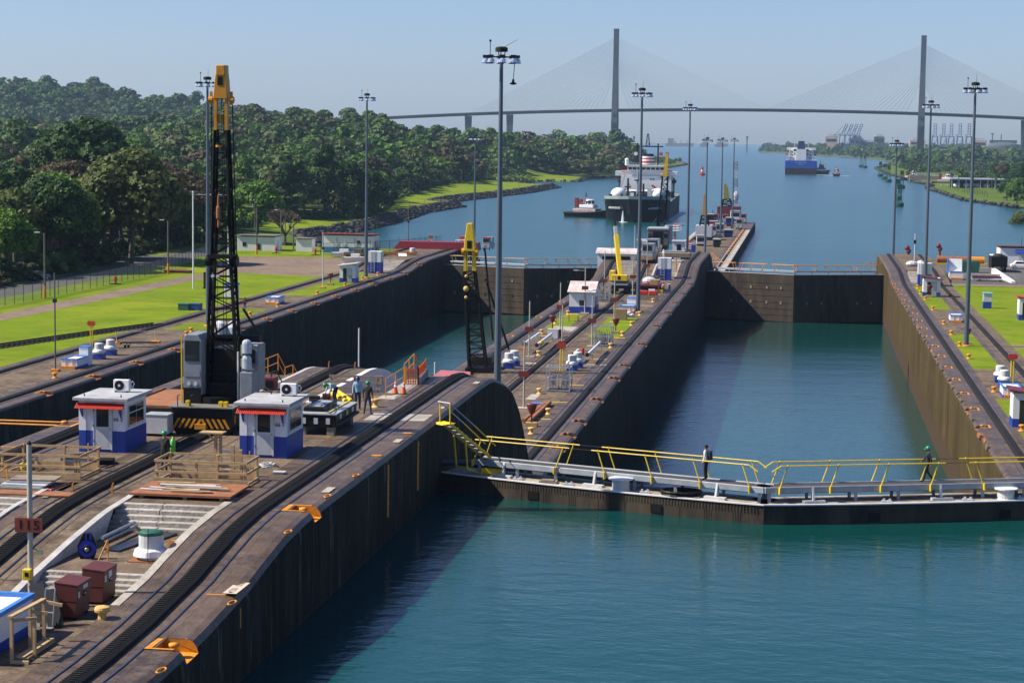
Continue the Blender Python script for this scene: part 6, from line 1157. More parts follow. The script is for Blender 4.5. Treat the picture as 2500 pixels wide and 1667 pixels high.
# yellow crane truck
t = thing('crane_truck', 'yellow crane truck on the centre wall seen from behind', 'crane truck', at('G', 770, 1235, 9.7)); 
MB().bx(-1.25,1.25,0,8,.9,1.45).build('chassis', DARK, t, bev=.05); MB().bx(-1.35,1.35,-.1,1.2,1.45,1.75).build('deck', GREY, t)
for x in (-1.0,1.0):
    for y in (.8,2.2,6.5): MB().tube((x-.3,y,.55),(x+.3,y,.55),.55,.55,16).build('wheel', RUBBER, t)
for s_ in (-1,1): MB().bar((s_*1.2,.6,1.0),(s_*2.6,.6,1.0),.25).build('outrigger', BLACK, t); MB().tube((s_*2.55,.6,0),(s_*2.55,.6,1.9),.09,.09,8).build('outrigger_leg', DARK, t)
MB().bx(-1.35,1.35,.3,3.4,1.9,2.1).build('turntable', BLACK, t); MB().bx(-1.3,1.3,-.2,1.0,2.1,3.1).build('counterweight', YEL, t, bev=.08); MB().bx(-.25,.2,-.22,-.2,2.35,2.9).build('grille', DARK, t); MB().bx(-1.7,-.9,1.2,3.4,2.1,3.6).build('cab', YEL, t, bev=.05); MB().bx(-1.72,-.88,1.5,3.2,2.7,3.4).build('cab_window', GLASS, t)
a = Vector((.0,1.5,2.9)); b = onY(1504, 574, 318+1.0) - t.location; MB().bar(a, b, .62,.75).build('boom', YEL, t); d = (b-a).normalized(); MB().bar(b, b+d*1.5, .5,.6).build('boom_section', GREY, t); MB().bar(b+d*1.5, b+d*2.6, .42,.5).build('boom_head', DARK, t); MB().tube(b+d*2.5+Vector((-.35,0,0)), b+d*2.5+Vector((-.35,0,-8)), .03,.03,4).build('hoist_rope', BLACK, t); MB().box(b+d*2.5+Vector((-.35,0,-8.2)),(.3,.3,.6)).build('hook_block', BLACK, t)
# mid crane boom on the left of the centre wall
bt_ = Vector((-34.4, 205, 9.7)); a_ = onY(1165, 905, 205); tp_ = onY(1146, 585, 205); t = thing('lattice_crane', 'black lattice crane with yellow head beside the tallest mast', 'crane', (a_.x, 205, 9.7)); f = lambda p_: p_ - t.location
y1_ = onY(1147, 662, 205); lattice(t, (0.1,0,.5), f(y1_), 1.8, 1.1, 15, BOOMK, 1.2, .9, .2, .08); 
for s_ in (-1,1): MB().bar(f(y1_)+Vector((s_*.45,0,0)), f(y1_)+Vector((s_*.42,0,2.2)), .26,.4).build('head_leg', YEL, t)
zz = f(y1_).z+2.1; xx = f(y1_).x; MB().prismY([(xx-.62,zz),(xx+.62,zz),(xx+.5,zz+1.3),(xx+.28,zz+2.9),(xx-.28,zz+2.9),(xx-.5,zz+1.3)], -.45,.45).build('boom_head', YEL, t, bev=.05); MB().bx(xx-.25,xx+.25,-.47,-.44,zz+.3,zz+1.1).build('head_slot', BLACK, t)
for s_ in (-1,1): MB().tube((xx+s_*.6,-.1,zz-.1),(xx+s_*.85,-.1,zz-.1),.4,.4,14).build('head_sheave', CRANEY, t)
MB().tube((xx-.25,-.7,zz),(xx-.25,-.7,zz-4),.03,.03,4).build('hoist_rope', BLACK, t)
for i, z in enumerate((zz-2.6,zz-3.9,zz-4.8)): MB().ball((xx-.25,-.7,z),.3 if i == 1 else .18).build('hook_block', CREAM, t)
MB().bar((.9,0,9.5),(2.9,3,2.2),.16).build('strut', BLACK, t); MB().bx(-1.1,1.1,2.5,5.5,.5,1.4).build('house', DARK, t, bev=.08); MB().bx(-1.2,1.2,-.6,5.5,0,.5).build('carrier', BLACK, t); MB().bar((.6,.4,13),(1.3,2.2,3.2),.14).build('gantry_leg', BLACK, t)
# second crane near the tanker
t = thing('crawler_crane', 'grey cabbed crane with yellow tipped boom before the tanker', 'crane', at('G', 1420, 515, 11.9)); 
MB().bx(-1.9,1.9,0,5,.4,1.2).build('carrier', DARK, t); MB().bx(-2.1,2.1,.3,5,1.2,4.3).build('house', mat('crane_house', (.12,.12,.115), .5, var=.3), t, bev=.08); MB().bx(-2.2,2.2,.2,5.1,4.3,4.75).build('house_roof', GREY, t, bev=.1); MB().bx(-1.0,1.0,.26,.3,1.5,4.0).build('door_opening', BLACK, t); MB().bx(-.8,.9,-.1,.25,.75,1.3).build('bumper', YEL, t)
for x in (-1.55,1.55): MB().bx(x-.35,x+.35,.26,.3,2.8,3.6).build('window', GLASS, t)
MB().tube((2.0,2,1.5),(2.0,2,5.2),.8,.8,14).build('tank', GREY, t); pb = onY(1612, 580, 424) - t.location; y1_ = onY(1624, 432, 424) - t.location; lattice(t, pb, y1_, 1.7, 1.15, 9, BOOMK, 1.2, .9, .24, .1); up_ = (y1_-pb).normalized()
MB().bar(y1_, y1_+up_*2.4, 1.0,.8).build('boom_head', YEL, t); MB().bar(y1_+up_*2.4, y1_+up_*5.0, .65,.6).build('head_cap', YEL, t); MB().bar((-1.7,2,4.6),pb+Vector((-1.0,1,4)),.14).build('gantry_leg', BLACK, t); MB().bar((1.7,2,4.6),pb+Vector((.8,1,4)),.14).build('gantry_leg', BLACK, t)
for s_ in (-1,1): MB().tube(y1_+Vector((s_*.6,0,.2)), y1_+Vector((s_*.95,0,.2)),.5,.5,12).build('head_sheave', CRANEY, t)
# locomotives
def loco(p, label, rz=0, front=None, group=None):
    t = thing('towing_locomotive', label, 'locomotive', p, rz, group); b = mat('loco_silver', (.36,.38,.40), .4, .3, var=.3, scale=1); MB().bx(-1.15,1.15,0,9,.6,1.7).build('underframe', b, t, bev=.08); MB().bx(-1.0,1.0,.6,2.8,1.7,3.4).build('front_cab', b, t, bev=.1); MB().bx(-1.0,1.0,6.2,8.4,1.7,3.4).build('rear_cab', b, t, bev=.1); MB().bx(-.95,.95,2.9,6.1,1.7,2.5).build('winch_house', b, t, bev=.1)
    for y0 in (.58,): MB().bx(-.85,.85,y0-.02,y0+.02,2.35,3.15).build('windscreen', GLASS, t)
    for s_ in (-1,1): MB().bx(s_*1.0-.02,s_*1.0+.02,.9,2.5,2.35,3.15).build('side_window', GLASS, t); MB().bx(s_*.7-.3,s_*.7+.3,-.04,0,.8,1.4).build('lamp', CRANEY if front else LGREY, t)
    MB().bx(-1.05,1.05,.5,2.9,3.4,3.6).build('roof', RED if not front else b, t)
    for x in (-.8,.8):
        for y in (1.5,7.5): MB().tube((x-.1,y,.4),(x+.1,y,.4),.4,.4,12).build('wheel', DARK, t)
    return t
p = at('G', 1290, 900, 9.7); loco((-28.2,p.y,pm(p.y)), 'silver locomotive on the return track ramp', front=1); loco((-28.2,p.y+12,pm(p.y+12)), 'silver locomotive just below the dark crane', front=1)
for x, y, z, lb in ((985,850,3.1,'locomotive at the right edge of the pier'),(1050,760,3.1,'locomotive with red roof near the end of the pier'),(560,930,3.1,'grey locomotive in the middle of the pier'),(640,760,3.1,'locomotive with red roof behind the pink sheet'),(780,770,3.1,'locomotive between the second and third pier masts'),(600,960,3.1,'locomotive beside the yellow pier crane')): loco(at('P', x, y, z), lb)
# tall ladder box, truck with red boxes, service booths, water cannon platforms
t = thing('tall_locker', 'tall blue and white box with a ladder on the centre wall', 'locker', at('G', 1530, 1000, 9.7)); MB().bx(-1.15,1.15,0,2.2,0,2.0).build('lower', BLUE, t); MB().bx(-1.15,1.15,0,2.2,2.0,3.9).build('upper', WHITE, t)
for x in (-.65,.0): MB().bar((x,-.06,.2),(x,-.06,4.6),.06).build('ladder_rail', LGREY, t)
for i in range(9): MB().bar((-.65,-.06,.5+i*.45),(0,-.06,.5+i*.45),.05).build('rung', LGREY, t)
t2 = dup(t, at('K', 772, 505, 9.7), label='tall blue and white box with a ladder on the left wall'); t2 = dup(t, at('Q', 700, 775, 9.7), label='tall blue and white box behind the right wall booth')
t = thing('flat_truck', 'dark low truck carrying boxes behind the red chests', 'truck', at('G', 1265, 1190, 9.7)); MB().bx(-2.2,2.2,0,6,.8,1.1).build('bed', MAROON, t); MB().bx(-1.6,1.6,.1,.6,.3,.8).build('bumper', DARK, t); MB().bx(.2,1.7,.6,2.2,1.1,1.9).build('crate', WOOD, t); MB().ball((0,2,1.6),1.2,.8,.7).build('sacks', LGREY, t)
for x in (-1.9,1.9):
    for y in (1,4.6): MB().tube((x-.2,y,.5),(x+.2,y,.5),.5,.5,14).build('wheel', RUBBER, t)
t = thing('chest', 'pair of red chests with white tops on a timber base', 'chest', at('G', 1250, 1335, 9.7)); MB().bx(-1.55,1.55,-.1,1.1,0,.75).build('base', WOODG, t); MB().bx(-1.5,-.05,0,1.0,.75,1.45).build('chest', RED, t, bev=.1); MB().bx(.15,1.5,0,1.0,.75,1.45).build('chest', RED, t, bev=.1); MB().bx(.1,1.1,.1,.9,1.45,1.65).build('sheet', WHITE, t)
def sbooth(v, x, y, z, w_, h, label): p = at(v, x, y, z); t = thing('service_booth', label, 'booth', p); MB().bx(-w_/2,w_/2,0,2.4,0,h).build('wall', WHITE, t); MB().bx(-w_/2-.2,w_/2+.2,-.2,2.6,h,h+.2).build('roof', LGREY, t); MB().bx(-.3,.5,-.03,.0,.1,h-.5).build('door_opening', BLACK, t)
sbooth('G', 1770, 575, 11.9, 2.3, 2.6, 'white service booth with dark doorway right of the dark crane'); sbooth('G', 1165, 555, 11.9, 2.0, 2.6, 'white service booth behind the centre mast')
def cannon(p, label, rz=0, h=2.4):
    t = thing('water_cannon', label, 'water cannon', p, rz); MB().tube((0,0,0),(0,0,h),.16,.16,10).build('pillar', RED, t); MB().tube((0,0,h),(0,0,h+1.4),.12,.12,8).build('riser', RED, t); MB().tube((.3,0,h+1.45),(-1.4,0,h+1.25),.14,.09,8).build('barrel', RED, t); MB().tube((-1.4,0,h+1.25),(-2.2,0,h+1.15),.08,.08,8).build('nozzle', DARK, t); q = MB(); 
    for a in (-1,1):
        for b in (-1,1): q.tube((a*1.0,b*1.0,h),(a*1.0,b*1.0,h+1.1),.05,.05,5)
    for z in (h+.05,h+.55,h+1.1):
        for a in (-1,1): q.tube((a,-1,z),(a,1,z),.05,.05,5); q.tube((-1,a,z),(1,a,z),.05,.05,5)
    q.build('cage', WHITE, t); MB().bx(-1,1,-1,1,h-.08,h).build('platform', LGREY, t)
cannon((18.6,430,6.5), 'red water cannon with white cage at the right wall end'); cannon((-27.4,428,10.2), 'red water cannon behind the service booth', R(160), 4.5); cannon((-24.6,436,4.5), 'water cannon with white cage behind the pier mast', 0, 6); cannon((-76,440,5), 'red water cannon with tall riser behind the yellow crane head', R(170), 5)
# people on the centre wall
HATW = mat('white_helmet', (.7,.7,.7), .3, var=0)
for x, y, sh, lb, pk in ((1440,1165,cloth('sky_shirt', (.3,.45,.6)),'workman in pale shirt under a dark umbrella',None),(1520,1225,MATS['white_shirt'],'person in white with a red backpack on the centre wall',cloth('red_pack', (.4,.03,.03))),(1620,1215,MATS['white_shirt'],'rightmost walker with a dark backpack on the centre wall',MATS['dark_pack']),(1410,970,MATS['navy_overall'],'workman in dark overalls beside the silver locomotive',None)):
    person(lb, at('G', x, y, 9.7), R(170), sh, MATS['dark_trousers'], 'helmet' if pk is None else None, HATB, 'stand' if x != 1520 else 'walk', pack=pk, h=1.76)
p = at('G', 1440, 1165, 9.7); t = thing('umbrella', 'dark open umbrella held by the workman', 'umbrella', p+Vector((.1,-.3,1.2))); MB().lathe((0,0,.95),[(.8,0),(.7,.15),(.35,.32),(.02,.4)],10).build('canopy', DARK, t); MB().tube((0,0,0),(0,0,1.3),.015,.015,5).build('shaft', DARK, t)
person('person in white overalls standing on the far hump', at('G', 1520, 640, 11.9), R(160), MATS['white_shirt'], MATS['white_shirt'], 'helmet', HATW, 'stand', h=1.76)
# ================================================================ LEFT LAWN
def sboothw(v, x, y, w_, label, roofm, flip=1):
    p = at(v, x, y, 9.7); t = thing('shelter', label, 'booth', p); MB().bx(-w_/2,w_/2,0,2.6,0,2.7).build('wall', WHITE, t); MB().bx(-w_/2-.02,w_/2+.02,-.02,2.62,0,.75).build('painted_band', BLUE, t); MB().prismY([(-w_/2-.35,2.75+.45*(flip<0)),(w_/2+.4,2.75+.45*(flip>0)),(w_/2+.4,2.9+.45*(flip>0)),(-w_/2-.35,2.9+.45*(flip<0))], -.45, 3.0).build('roof', roofm, t)
    MB().bx(-w_/2+.05,w_/2-.05,0.01,2.5,2.6,3.0).build('top_wall', WHITE, t); MB().bx(-.05,.75,-.05,-.02,.1,2.4).build('door', GREY, t); MB().bx(.0,.7,-.06,-.05,1.2,2.3).build('door_pane', LGREY, t); MB().bx(-.75,-.15,-.05,-.02,.3,2.4).build('doorway', GLASS, t); return t
sboothw('K', 462, 612, 2.7, 'small white booth with sloping roof on the left wall', LGREY); sboothw('Q', 812, 948, 2.7, 'small white booth with dark red sloping roof on the right wall', MAROON, -1)
t = sboothw('R', 1590, 605, 2.4, 'white booth with red roof cut by the right edge', RED, -1); t = sboothw('R', 1590, 1290, 2.6, 'white booth at the lower right edge', MAROON, -1)
for v, x, y, lb in (('L',760,1180,'nearer ventilator of the pair on the near left wall'),('L',848,1150,'farther ventilator of the pair on the near left wall'),('R',1440,1030,'nearer ventilator of the pair at the right edge'),('R',1415,1000,'farther ventilator of the pair at the right edge')): ventilator(at(v, x, y, 9.7), lb, 'ventilators of the side walls', s=.95)
p = at('K', 1210, 292, 11.0); ventilator(p, 'grey ventilator on the far end of the left wall', None, base=None, s=1.1)
for x, lb, m in ((1402,'green storage bin on the left lawn',GREEN),(1485,'blue storage bin on the left lawn',mat('bin_blue', (.012,.05,.22), .5, var=.2))): t = thing('storage_bin', lb, 'bin', at('L', x, 808, 9.66)); MB().bx(-.75,.75,0,1.6,0,.8).build('body', m, t, bev=.03); MB().bx(-.78,.78,-.03,1.63,.8,.9).build('lid', m, t)
for x, lb in ((1480,'left white flagpole of the goal-like pair'),(1750,'right white flagpole behind the crane boom')): p = at('L', x, 642, 9.66); t = thing('flagpole', lb, 'flagpole', p); MB().tube((0,0,0),(0,0,15.2),.14,.1,10).build('pole', WHITE, t); MB().ball((0,0,15.3),.16).build('finial', WHITE, t)
a = at('L', 1480, 642, 9.66); b = at('L', 1750, 642, 9.66); tag(MB().tube(a+Vector((0,0,14.9)), b+Vector((0,0,14.9)), .05,.05,6).build('cross_wire', LGREY), 'thin pale bar joining the tops of the flagpoles', 'bar')
t = thing('monument', 'dark stone slab behind the lawn mast', 'monument', at('L', 1572, 642, 9.66)); MB().bx(-.3,.9,0,.5,0,2.6).build('slab', DARK, t); MB().bx(-.4,1.0,-.1,.6,0,.15).build('plinth', STONE, t)
def upole(v, x, y, h, label, z=9.66, band=True):
    p = at(v, x, y, z); t = thing('utility_pole', label, 'utility pole', p); MB().tube((0,0,1.9 if band else 0),(0,0,h),.17,.12,8).build('pole', mat('pole_grey', (.13,.12,.10), .9, var=.3), t)
    if band: MB().tube((0,0,0),(0,0,1.9),.22,.2,8).build('yellow_base', ORANGE, t)
    MB().tube((0,0,h-.3),(-.9,0,h+.1),.05,.05,6).build('arm', DARK, t); MB().bx(-1.5,-.7,-.15,.15,h+.05,h+.2).build('lamp', LGREY, t)
upole('L', 345, 715, 9.6, 'utility pole with yellow foot at the near end of the fence'); upole('L', 1288, 530, 9.3, 'utility pole with yellow foot at the far end of the fence'); upole('L', 1965, 380, 9.6, 'utility pole beside the low white shed'); upole('M', 270, 368, 9, 'lamp pole right of the bare tree', 9, False); upole('M', 365, 365, 6, 'short pole beside the fence enclosure', 9, False); upole('W', 585, 530, 9, 'far lamp pole beyond the big crane', 8, False)
for x, y, h, lb in ((1000,430,9,'power pole at the reeds'),(1060,425,9,'second power pole by the reeds'),(940,445,8,'pole in front of the dark shore trees'),(1180,418,9,'pole at the end of the reeds'),(655,540,7,'pole behind the white shed')): upole('W', x, y, h, lb, 4, False)
# chain link fence
CHAIN = bpy.data.materials.new('chain_link'); CHAIN.use_nodes = True; N = CHAIN.node_tree.nodes; L = CHAIN.node_tree.links; N['Principled BSDF'].inputs['Base Color'].default_value = (.3,.32,.3,1); tr = N.new('ShaderNodeBsdfTransparent'); ms = N.new('ShaderNodeMixShader'); ms.inputs[0].default_value = .3; L.new(tr.outputs[0], ms.inputs[1]); L.new(N['Principled BSDF'].outputs[0], ms.inputs[2]); L.new(ms.outputs[0], N['Material Output'].inputs[0])
def fence(line, label, h=2.4, sp=3.2):
    t = thing('chain_link_fence', label, 'fence', (*line[0], 9.66)); o_ = Vector(line[0])
    for a, b in zip(line, line[1:]):
        a = Vector(a)-o_; b = Vector(b)-o_; n = max(1, round((b-a).length/sp)); MB().quad((a.x,a.y,.05),(b.x,b.y,.05),(b.x,b.y,h),(a.x,a.y,h)).build('mesh', CHAIN, t); MB().tube((a.x,a.y,h),(b.x,b.y,h),.03,.03,5).build('top_rail', DARK, t)
        for i in range(n): p = a+(b-a)*i/n; MB().tube((p.x,p.y,0),(p.x,p.y,h+.05),.045,.045,5).tube((p.x,p.y,h),(p.x-.3,p.y,h+.4),.03,.03,4).build('post', DARK, t)
fence([(-111.8,240),(-111.4,267),(-111,300),(-111.7,337),(-114.5,360),(-116.5,378),(-117.5,392)], 'long chain link fence along the left road')
fence([(-98,398),(-91,404),(-84,420),(-80,438)], 'chain link fence behind the white building at the shore')
for v, x, y, lb in (('L',885,608,'red hydrant on the lawn inside the fence'),('K',93,295,'red hydrant near the white and blue building'),('L',2115,372,'red hydrant beside the low white shed')): p = at(v, x, y, 9.66); t = thing('fire_hydrant', lb, 'hydrant', p); MB().lathe((0,0,0),[(.28,0),(.2,.1),(.2,1.0),(.27,1.05),(.2,1.3),(.05,1.4)],10).build('barrel', RED, t); MB().tube((-.35,0,.75),(.35,0,.75),.1,.1,8).build('outlets', RED, t); MB().bx(-.8,.8,-.5,.5,0,.1).build('slab', DARK, t)
t = thing('platform', 'flat red platform beside the utility pole', 'platform', at('L', 1350, 522, 9.66)); MB().bx(-2.4,2.4,0,2.4,.2,.4).build('deck', MAROON, t); MB().bx(-2.2,2.2,.2,2.2,0,.2).build('base', DARK, t)
def track2(line, label):
    t = thing('siding', label, 'railway track', (0,0,0)); L_ = []
    for a, b in zip(line, line[1:]):
        a = Vector((*a,9.7)); b = Vector((*b,9.7)); d = (b-a).normalized(); n_ = Vector((-d.y,d.x,0))
        for s_ in (-.75,.75): MB().bar(a+n_*s_+Vector((0,0,.22)), b+n_*s_+Vector((0,0,.22)), .09,.14).build('rail', DARK, t)
        k = int((b-a).length/.9)
        for i in range(k): p = a+(b-a)*(i+.5)/k; L_.append(p); MB().bar(p-n_*1.25+Vector((0,0,.07)), p+n_*1.25+Vector((0,0,.07)), .26,.16).build('sleeper', mat('sleeper', (.045,.035,.028), .9, var=.4), t)
track2([(-91.5,212),(-88.3,224),(-85,236),(-81.8,245.5)], 'dark railway siding crossing the left lawn')
t = thing('gangway', 'wheeled gangway with orange ends on the left wall', 'gangway', at('L', 1020, 1090, 9.7)); MB().bar((-1.6,-1,.6),(2.2,1.5,.5),.9,.12).build('deck', DARK, t)
for x, y in ((-1.6,-1),(2.2,1.5)): MB().bx(x-.5,x+.5,y-.4,y+.4,.4,.65).build('end_box', ORANGE, t); MB().tube((x,y,.6),(x-.1,y,1.9),.05,.05,6).build('post', CREAM, t)
for x, y in ((-.8,-.5),(-.5,-.2)): MB().bar((x,y,0),(x+.3,y,.6),.08).tube((x-.1,y,.15),(x+.1,y,.15),.15,.15,10).build('wheel', DARK, t)
MB().path([(-1.6,-1,1.8),(2.2,1.5,1.8)], .03, 5).build('rail', LGREY, t)
for v, x, y, h, lb in (('L',425,1275,10.2,'grey camera post at the near left wall'),('M',590,640,9.0,'lamp post left of the small white booth'),('K',1160,288,9.5,'camera post on the far end of the left wall')): p = at(v, x, y, 9.7); t = thing('camera_post', lb, 'post', p); MB().tube((0,0,0),(0,0,h),.09,.07,8).build('pole', MATS['pole_grey'] if v != 'M' else LGREY, t); MB().bx(-.4,.4,-.4,.4,0,.25).build('base', ORANGE, t); MB().bx(-.18,.18,-.15,.15,h*.7,h*.7+.35).build('camera', DARK, t)
p = at('Q', 535, 465, 9.7); t = thing('camera_post', 'camera post on the far end of the right wall', 'post', p); MB().tube((0,0,0),(0,0,6.6),.12,.1,8).build('pole', LGREY, t); MB().bx(-.5,.5,-.4,.4,0,.3).build('base', ORANGE, t); MB().bx(-.25,.25,-.2,.2,4.6,5.3).build('camera', DARK, t)
person('person in dark clothes with a red backpack on the left wall', at('L', 1875, 800, 9.7), R(200), MATS['navy_overall'], MATS['dark_trousers'], None, None, 'walk', pack=MATS['red_pack'], h=1.76)
t = thing('bench_shelter', 'small blue and white shelter behind the crane boom', 'shelter', at('L', 1760, 720, 9.7)); MB().bx(-1,1,0,1.5,0,2.1).build('wall', WHITE, t); MB().bx(-1.1,1.1,-.1,1.6,2.1,2.3).build('roof', BLUE, t)
for x, lb in ((1690,'left grey dome tank behind the crane'),(1790,'right grey dome tank behind the crane')): tag(MB().lathe((0,0,0),[(.9,0),(.9,.8),(.7,1.3),(.3,1.6),(.05,1.65)],16).build('dome_tank', LGREY, loc=at('L', x, 985, 9.7)), lb, 'tank')
# buildings left
t = house(at('W', 800, 581, 9.66)+Vector((0,0,0)), 10.6, 6, 3.6, ROOFR, 'white building with blue base and red roof by the left shore', flat=1, band=mat('band_blue', (.02,.16,.42), .6, var=.2), name='building', cat='building', wins=(('f',2.2,1.9,.7,.7),('s',2.2,1.2,.9,1.2)), doors=(('s',4.6,1.0,2.4,LGREY),), bandh=1.2, rz=R(0))
for x in (-2.6,-.9,1.6): MB().bx(x-.35,x+.35,-.32,-.03,1.35,1.9).build('air_conditioner', LGREY, t)
for x in (-2.4,1.4): MB().tube((x,-.1,1.9),(x,-.1,3.2),.04,.04,5).build('conduit', DARK, t)
p = at('L', 1960, 362, 9.4); t = house((p.x,p.y,9.6), 8.2, 6, 3.0, mat('grey_roof', (.30,.28,.26), .8, var=.3), 'low white shed with flat roof at the wood edge', flat=1, band=None, name='shed', cat='shed', wins=(('f',.6,.3,.8,1.3),('f',-2.5,1.0,.8,.8)), doors=(('s',2.5,1.0,2.2,LGREY),))
p = at('M', 445, 368, 9.4); house((p.x,p.y,9.6), 3.4, 3, 2.6, ROOFW, 'small grey shed right of the bare tree', flat=1, band=None, name='shed', cat='shed'); 
t = thing('tent_shelter', 'small open shelter with dark canopy beside the white building', 'shelter', at('M', 560, 350, 9.66)); MB().prismX([(-.5,2.2),(3,2.2),(1.2,2.9)], -1.7,1.7).build('canopy', DARK, t)
for x in (-1.5,1.5):
    for y in (-.3,2.8): MB().tube((x,y,0),(x,y,2.2),.05,.05,6).build('post', LGREY, t)
# far end of left wall: boats, truck, long red shed
def skiff(p, l, label, m, rz=0):
    t = thing('boat', label, 'boat', p, rz); q = MB(); S_ = [(-.5,.42,.0),(-.2,.5,0),(.2,.46,.02),(.4,.28,.06),(.5,.04,.12)]; rows = [[(x*l, -w*l*.42, .9+h*l), (x*l, -w*l*.3, .2), (x*l, w*l*.3, .2), (x*l, w*l*.42, .9+h*l)] for x, w, h in S_]
    n0 = len(q.v); vs = [v for r_ in rows for v in r_]; q._add(vs, [(i*4+j,(i+1)*4+j,(i+1)*4+j+1,i*4+j+1) for i in range(len(S_)-1) for j in range(3)] + [(0,1,2,3)]); q.build('hull', m, t); MB().bx(-l*.45,l*.3,-.6,.6,.75,.85).build('deck', LGREY, t); MB().bx(-l*.2,l*.1,-.5,.5,.85,1.6).build('console', m, t); return t
skiff(at('K', 440, 318, 9.75), 6, 'white boat on a trailer at the far left yard', WHITE); skiff(at('K', 570, 375, 9.75), 5.5, 'white and blue boat on the left wall', WHITE)
t = thing('pickup_truck', 'olive army truck between the boats', 'truck', at('K', 555, 340, 9.7)); ol = mat('olive', (.12,.11,.05), .7, var=.2); MB().bx(-2.4,2.4,0,1.9,.6,1.3).build('body', ol, t); MB().bx(-.4,1.2,.1,1.8,1.3,2.0).build('cab', ol, t)
for x in (-1.5,1.5): MB().tube((x,-.1,.45),(x,.2,.45),.45,.45,14).build('wheel', RUBBER, t)
p = at('K', 1455, 235, 11.0); t = thing('long_shed', 'long low dark red roof at the far end of the left wall', 'shed', (p.x, p.y+2, 10.9)); MB().prismY([(-9,0),(9,0),(8.8,1.6),(-7.5,1.6)], 0, 3).build('roof', mat('crimson_roof', (.27,.02,.035), .6, var=.2), t)
for x, y, lb in ((1780,235,'dark locomotive behind the yellow crane head'),(2050,245,'red and white fire truck at the far left gate')): p = at('K', x, y, 3.1); loco(Vector((p.x,p.y,3.1)), lb)
t = thing('pipe_stack', 'stack of orange beams on the far left wall', 'beams', at('K', 1050, 300, 11.0))
for i in range(5): MB().bar((-3,i*.5,.2+.25*(i%2)),(3,1.5+i*.6,.3+.25*(i%2)),.2).build('beam', ORANGE, t)
t = thing('sheet', 'white sheet on the stairs of the left wall', 'sheet', at('K', 1095, 310, 11.0)); MB().box((0,0,.3),(1.6,1.4,.05), .3,.35).build('panel', WHITE, t)
# ================================================================ RIGHT SIDE
t = thing('flat_bed_truck', 'black flat bed truck parked in the right yard', 'truck', at('Q', 1890, 555, 9.67)); MB().bx(-1.5,1.5,0,6.5,1.0,1.25).build('bed', BLACK, t); q = MB()
for x in (-1.45,1.45): MB().bx(x-.05,x+.05,0,6.4,1.25,3.0).build('side_board', BLACK, t)
MB().bx(-1.4,1.4,-.05,.05,1.25,3.0).build('tail_board', BLACK, t); MB().bx(-1.2,1.2,6.6,8.6,.7,3.0).build('cab', WHITE, t, bev=.1); MB().ball((0,2.5,2.8),1.2,2.2,.7).build('load', DARK, t)
for x in (-1.15,1.15):
    for y in (1.2,7.4): MB().tube((x-.2,y,.5),(x+.2,y,.5),.5,.5,16).build('wheel', RUBBER, t)
for i in range(3): MB().bx(-.4+i*.3,-.25+i*.3,-.1,-.04,.6,.7).build('tail_lamp', LGREY, t)
def car(p, label, m, rz=0):
    t = thing('parked_car', label, 'car', p, rz); MB().prismY([(-2.1,.35),(2.1,.35),(2.15,.75),(1.75,.95),(-1.95,.98),(-2.15,.7)], -.85,.85).build('body', m, t, bev=.08); MB().prismY([(-1.7,.96),(1.05,.96),(.35,1.5),(-1.1,1.52)], -.75,.75).build('cabin', m, t, bev=.06); MB().prismY([(-1.45,1.0),(.8,1.0),(.25,1.42),(-1.0,1.43)], -.77,.77).build('side_window', GLASS, t)
    for x in (-1.3,1.35):
        for y in (-.85,.85): w0 = MB().tube((x,y-.08,.33),(x,y+.08,.33),.33,.33,16).build('wheel', RUBBER, t); MB().tube((x,y-.1,.33),(x,y+.1,.33),.18,.18,12).build('rim', LGREY, w0)
    for y in (-.6,.6): MB().bx(-2.18,-2.1,y-.15,y+.15,.65,.8).build('headlight', LGREY, t)
car(at('Q', 2210, 500, 9.67)+Vector((.4,.5,0)), 'white car parked beside the black truck', mat('car_white', (.75,.76,.78), .25, var=0)); car(at('L', 285, 575, 9.67), 'pale blue car half hidden at the wood edge', mat('car_blue', (.16,.21,.28), .25, var=0), R(60))
t = thing('dumpster', 'dark green dumpster in the right yard', 'dumpster', at('Q', 1430, 562, 9.67)); MB().prismY([(-1.55,0),(1.55,0),(1.75,1.7),(1.5,2.2),(-1.6,2.1),(-1.75,1.2)], 0, 2.0).build('body', GREEN, t, bev=.06); MB().bx(-1.0,.2,-.06,0,1.0,1.1).build('handle', BLACK, t); MB().bx(-1.6,1.5,.1,1.9,2.2,2.26).build('lid', GREEN, t)
t = thing('open_locker', 'white locker with open blue edged lid at the right yard', 'bin', at('Q', 1205, 675, 9.67)); MB().bx(-1.25,1.2,0,2.0,0,1.4).build('wall', WHITE, t); MB().box((-.2,2.1,2.4),(2.6,.15,2.6),0,R(-14)).build('lid', WHITE, t); MB().bx(-1.55,-1.35,1.6,2.6,1.2,3.7).build('lid_edge', LBLUE, t); MB().bx(-1.3,1.25,-.05,.1,1.4,1.55).build('rim', LBLUE, t); MB().bx(-1.0,1.0,-.5,-.05,0,.4).build('step', ORANGE, t)
t = thing('beam_rack', 'rack of dark red steel beams on white bearers', 'beams', at('Q', 1690, 700, 9.67)); MB().bx(-2.9,2.7,0,.3,.3,.6).build('bearer', WHITE, t); MB().bx(-2.9,2.7,2.4,2.7,.3,.6).build('bearer', WHITE, t)
for i in range(6): MB().bar((-2.6+.1*i,i*.45,.75),(2.6-.1*i,.2+i*.45,.75),.3,.3).build('beam', MAROON, t)
for x in (-1.2,2.4): MB().bx(x-.2,x+.2,0,.5,0,.3).build('block', DARK, t)
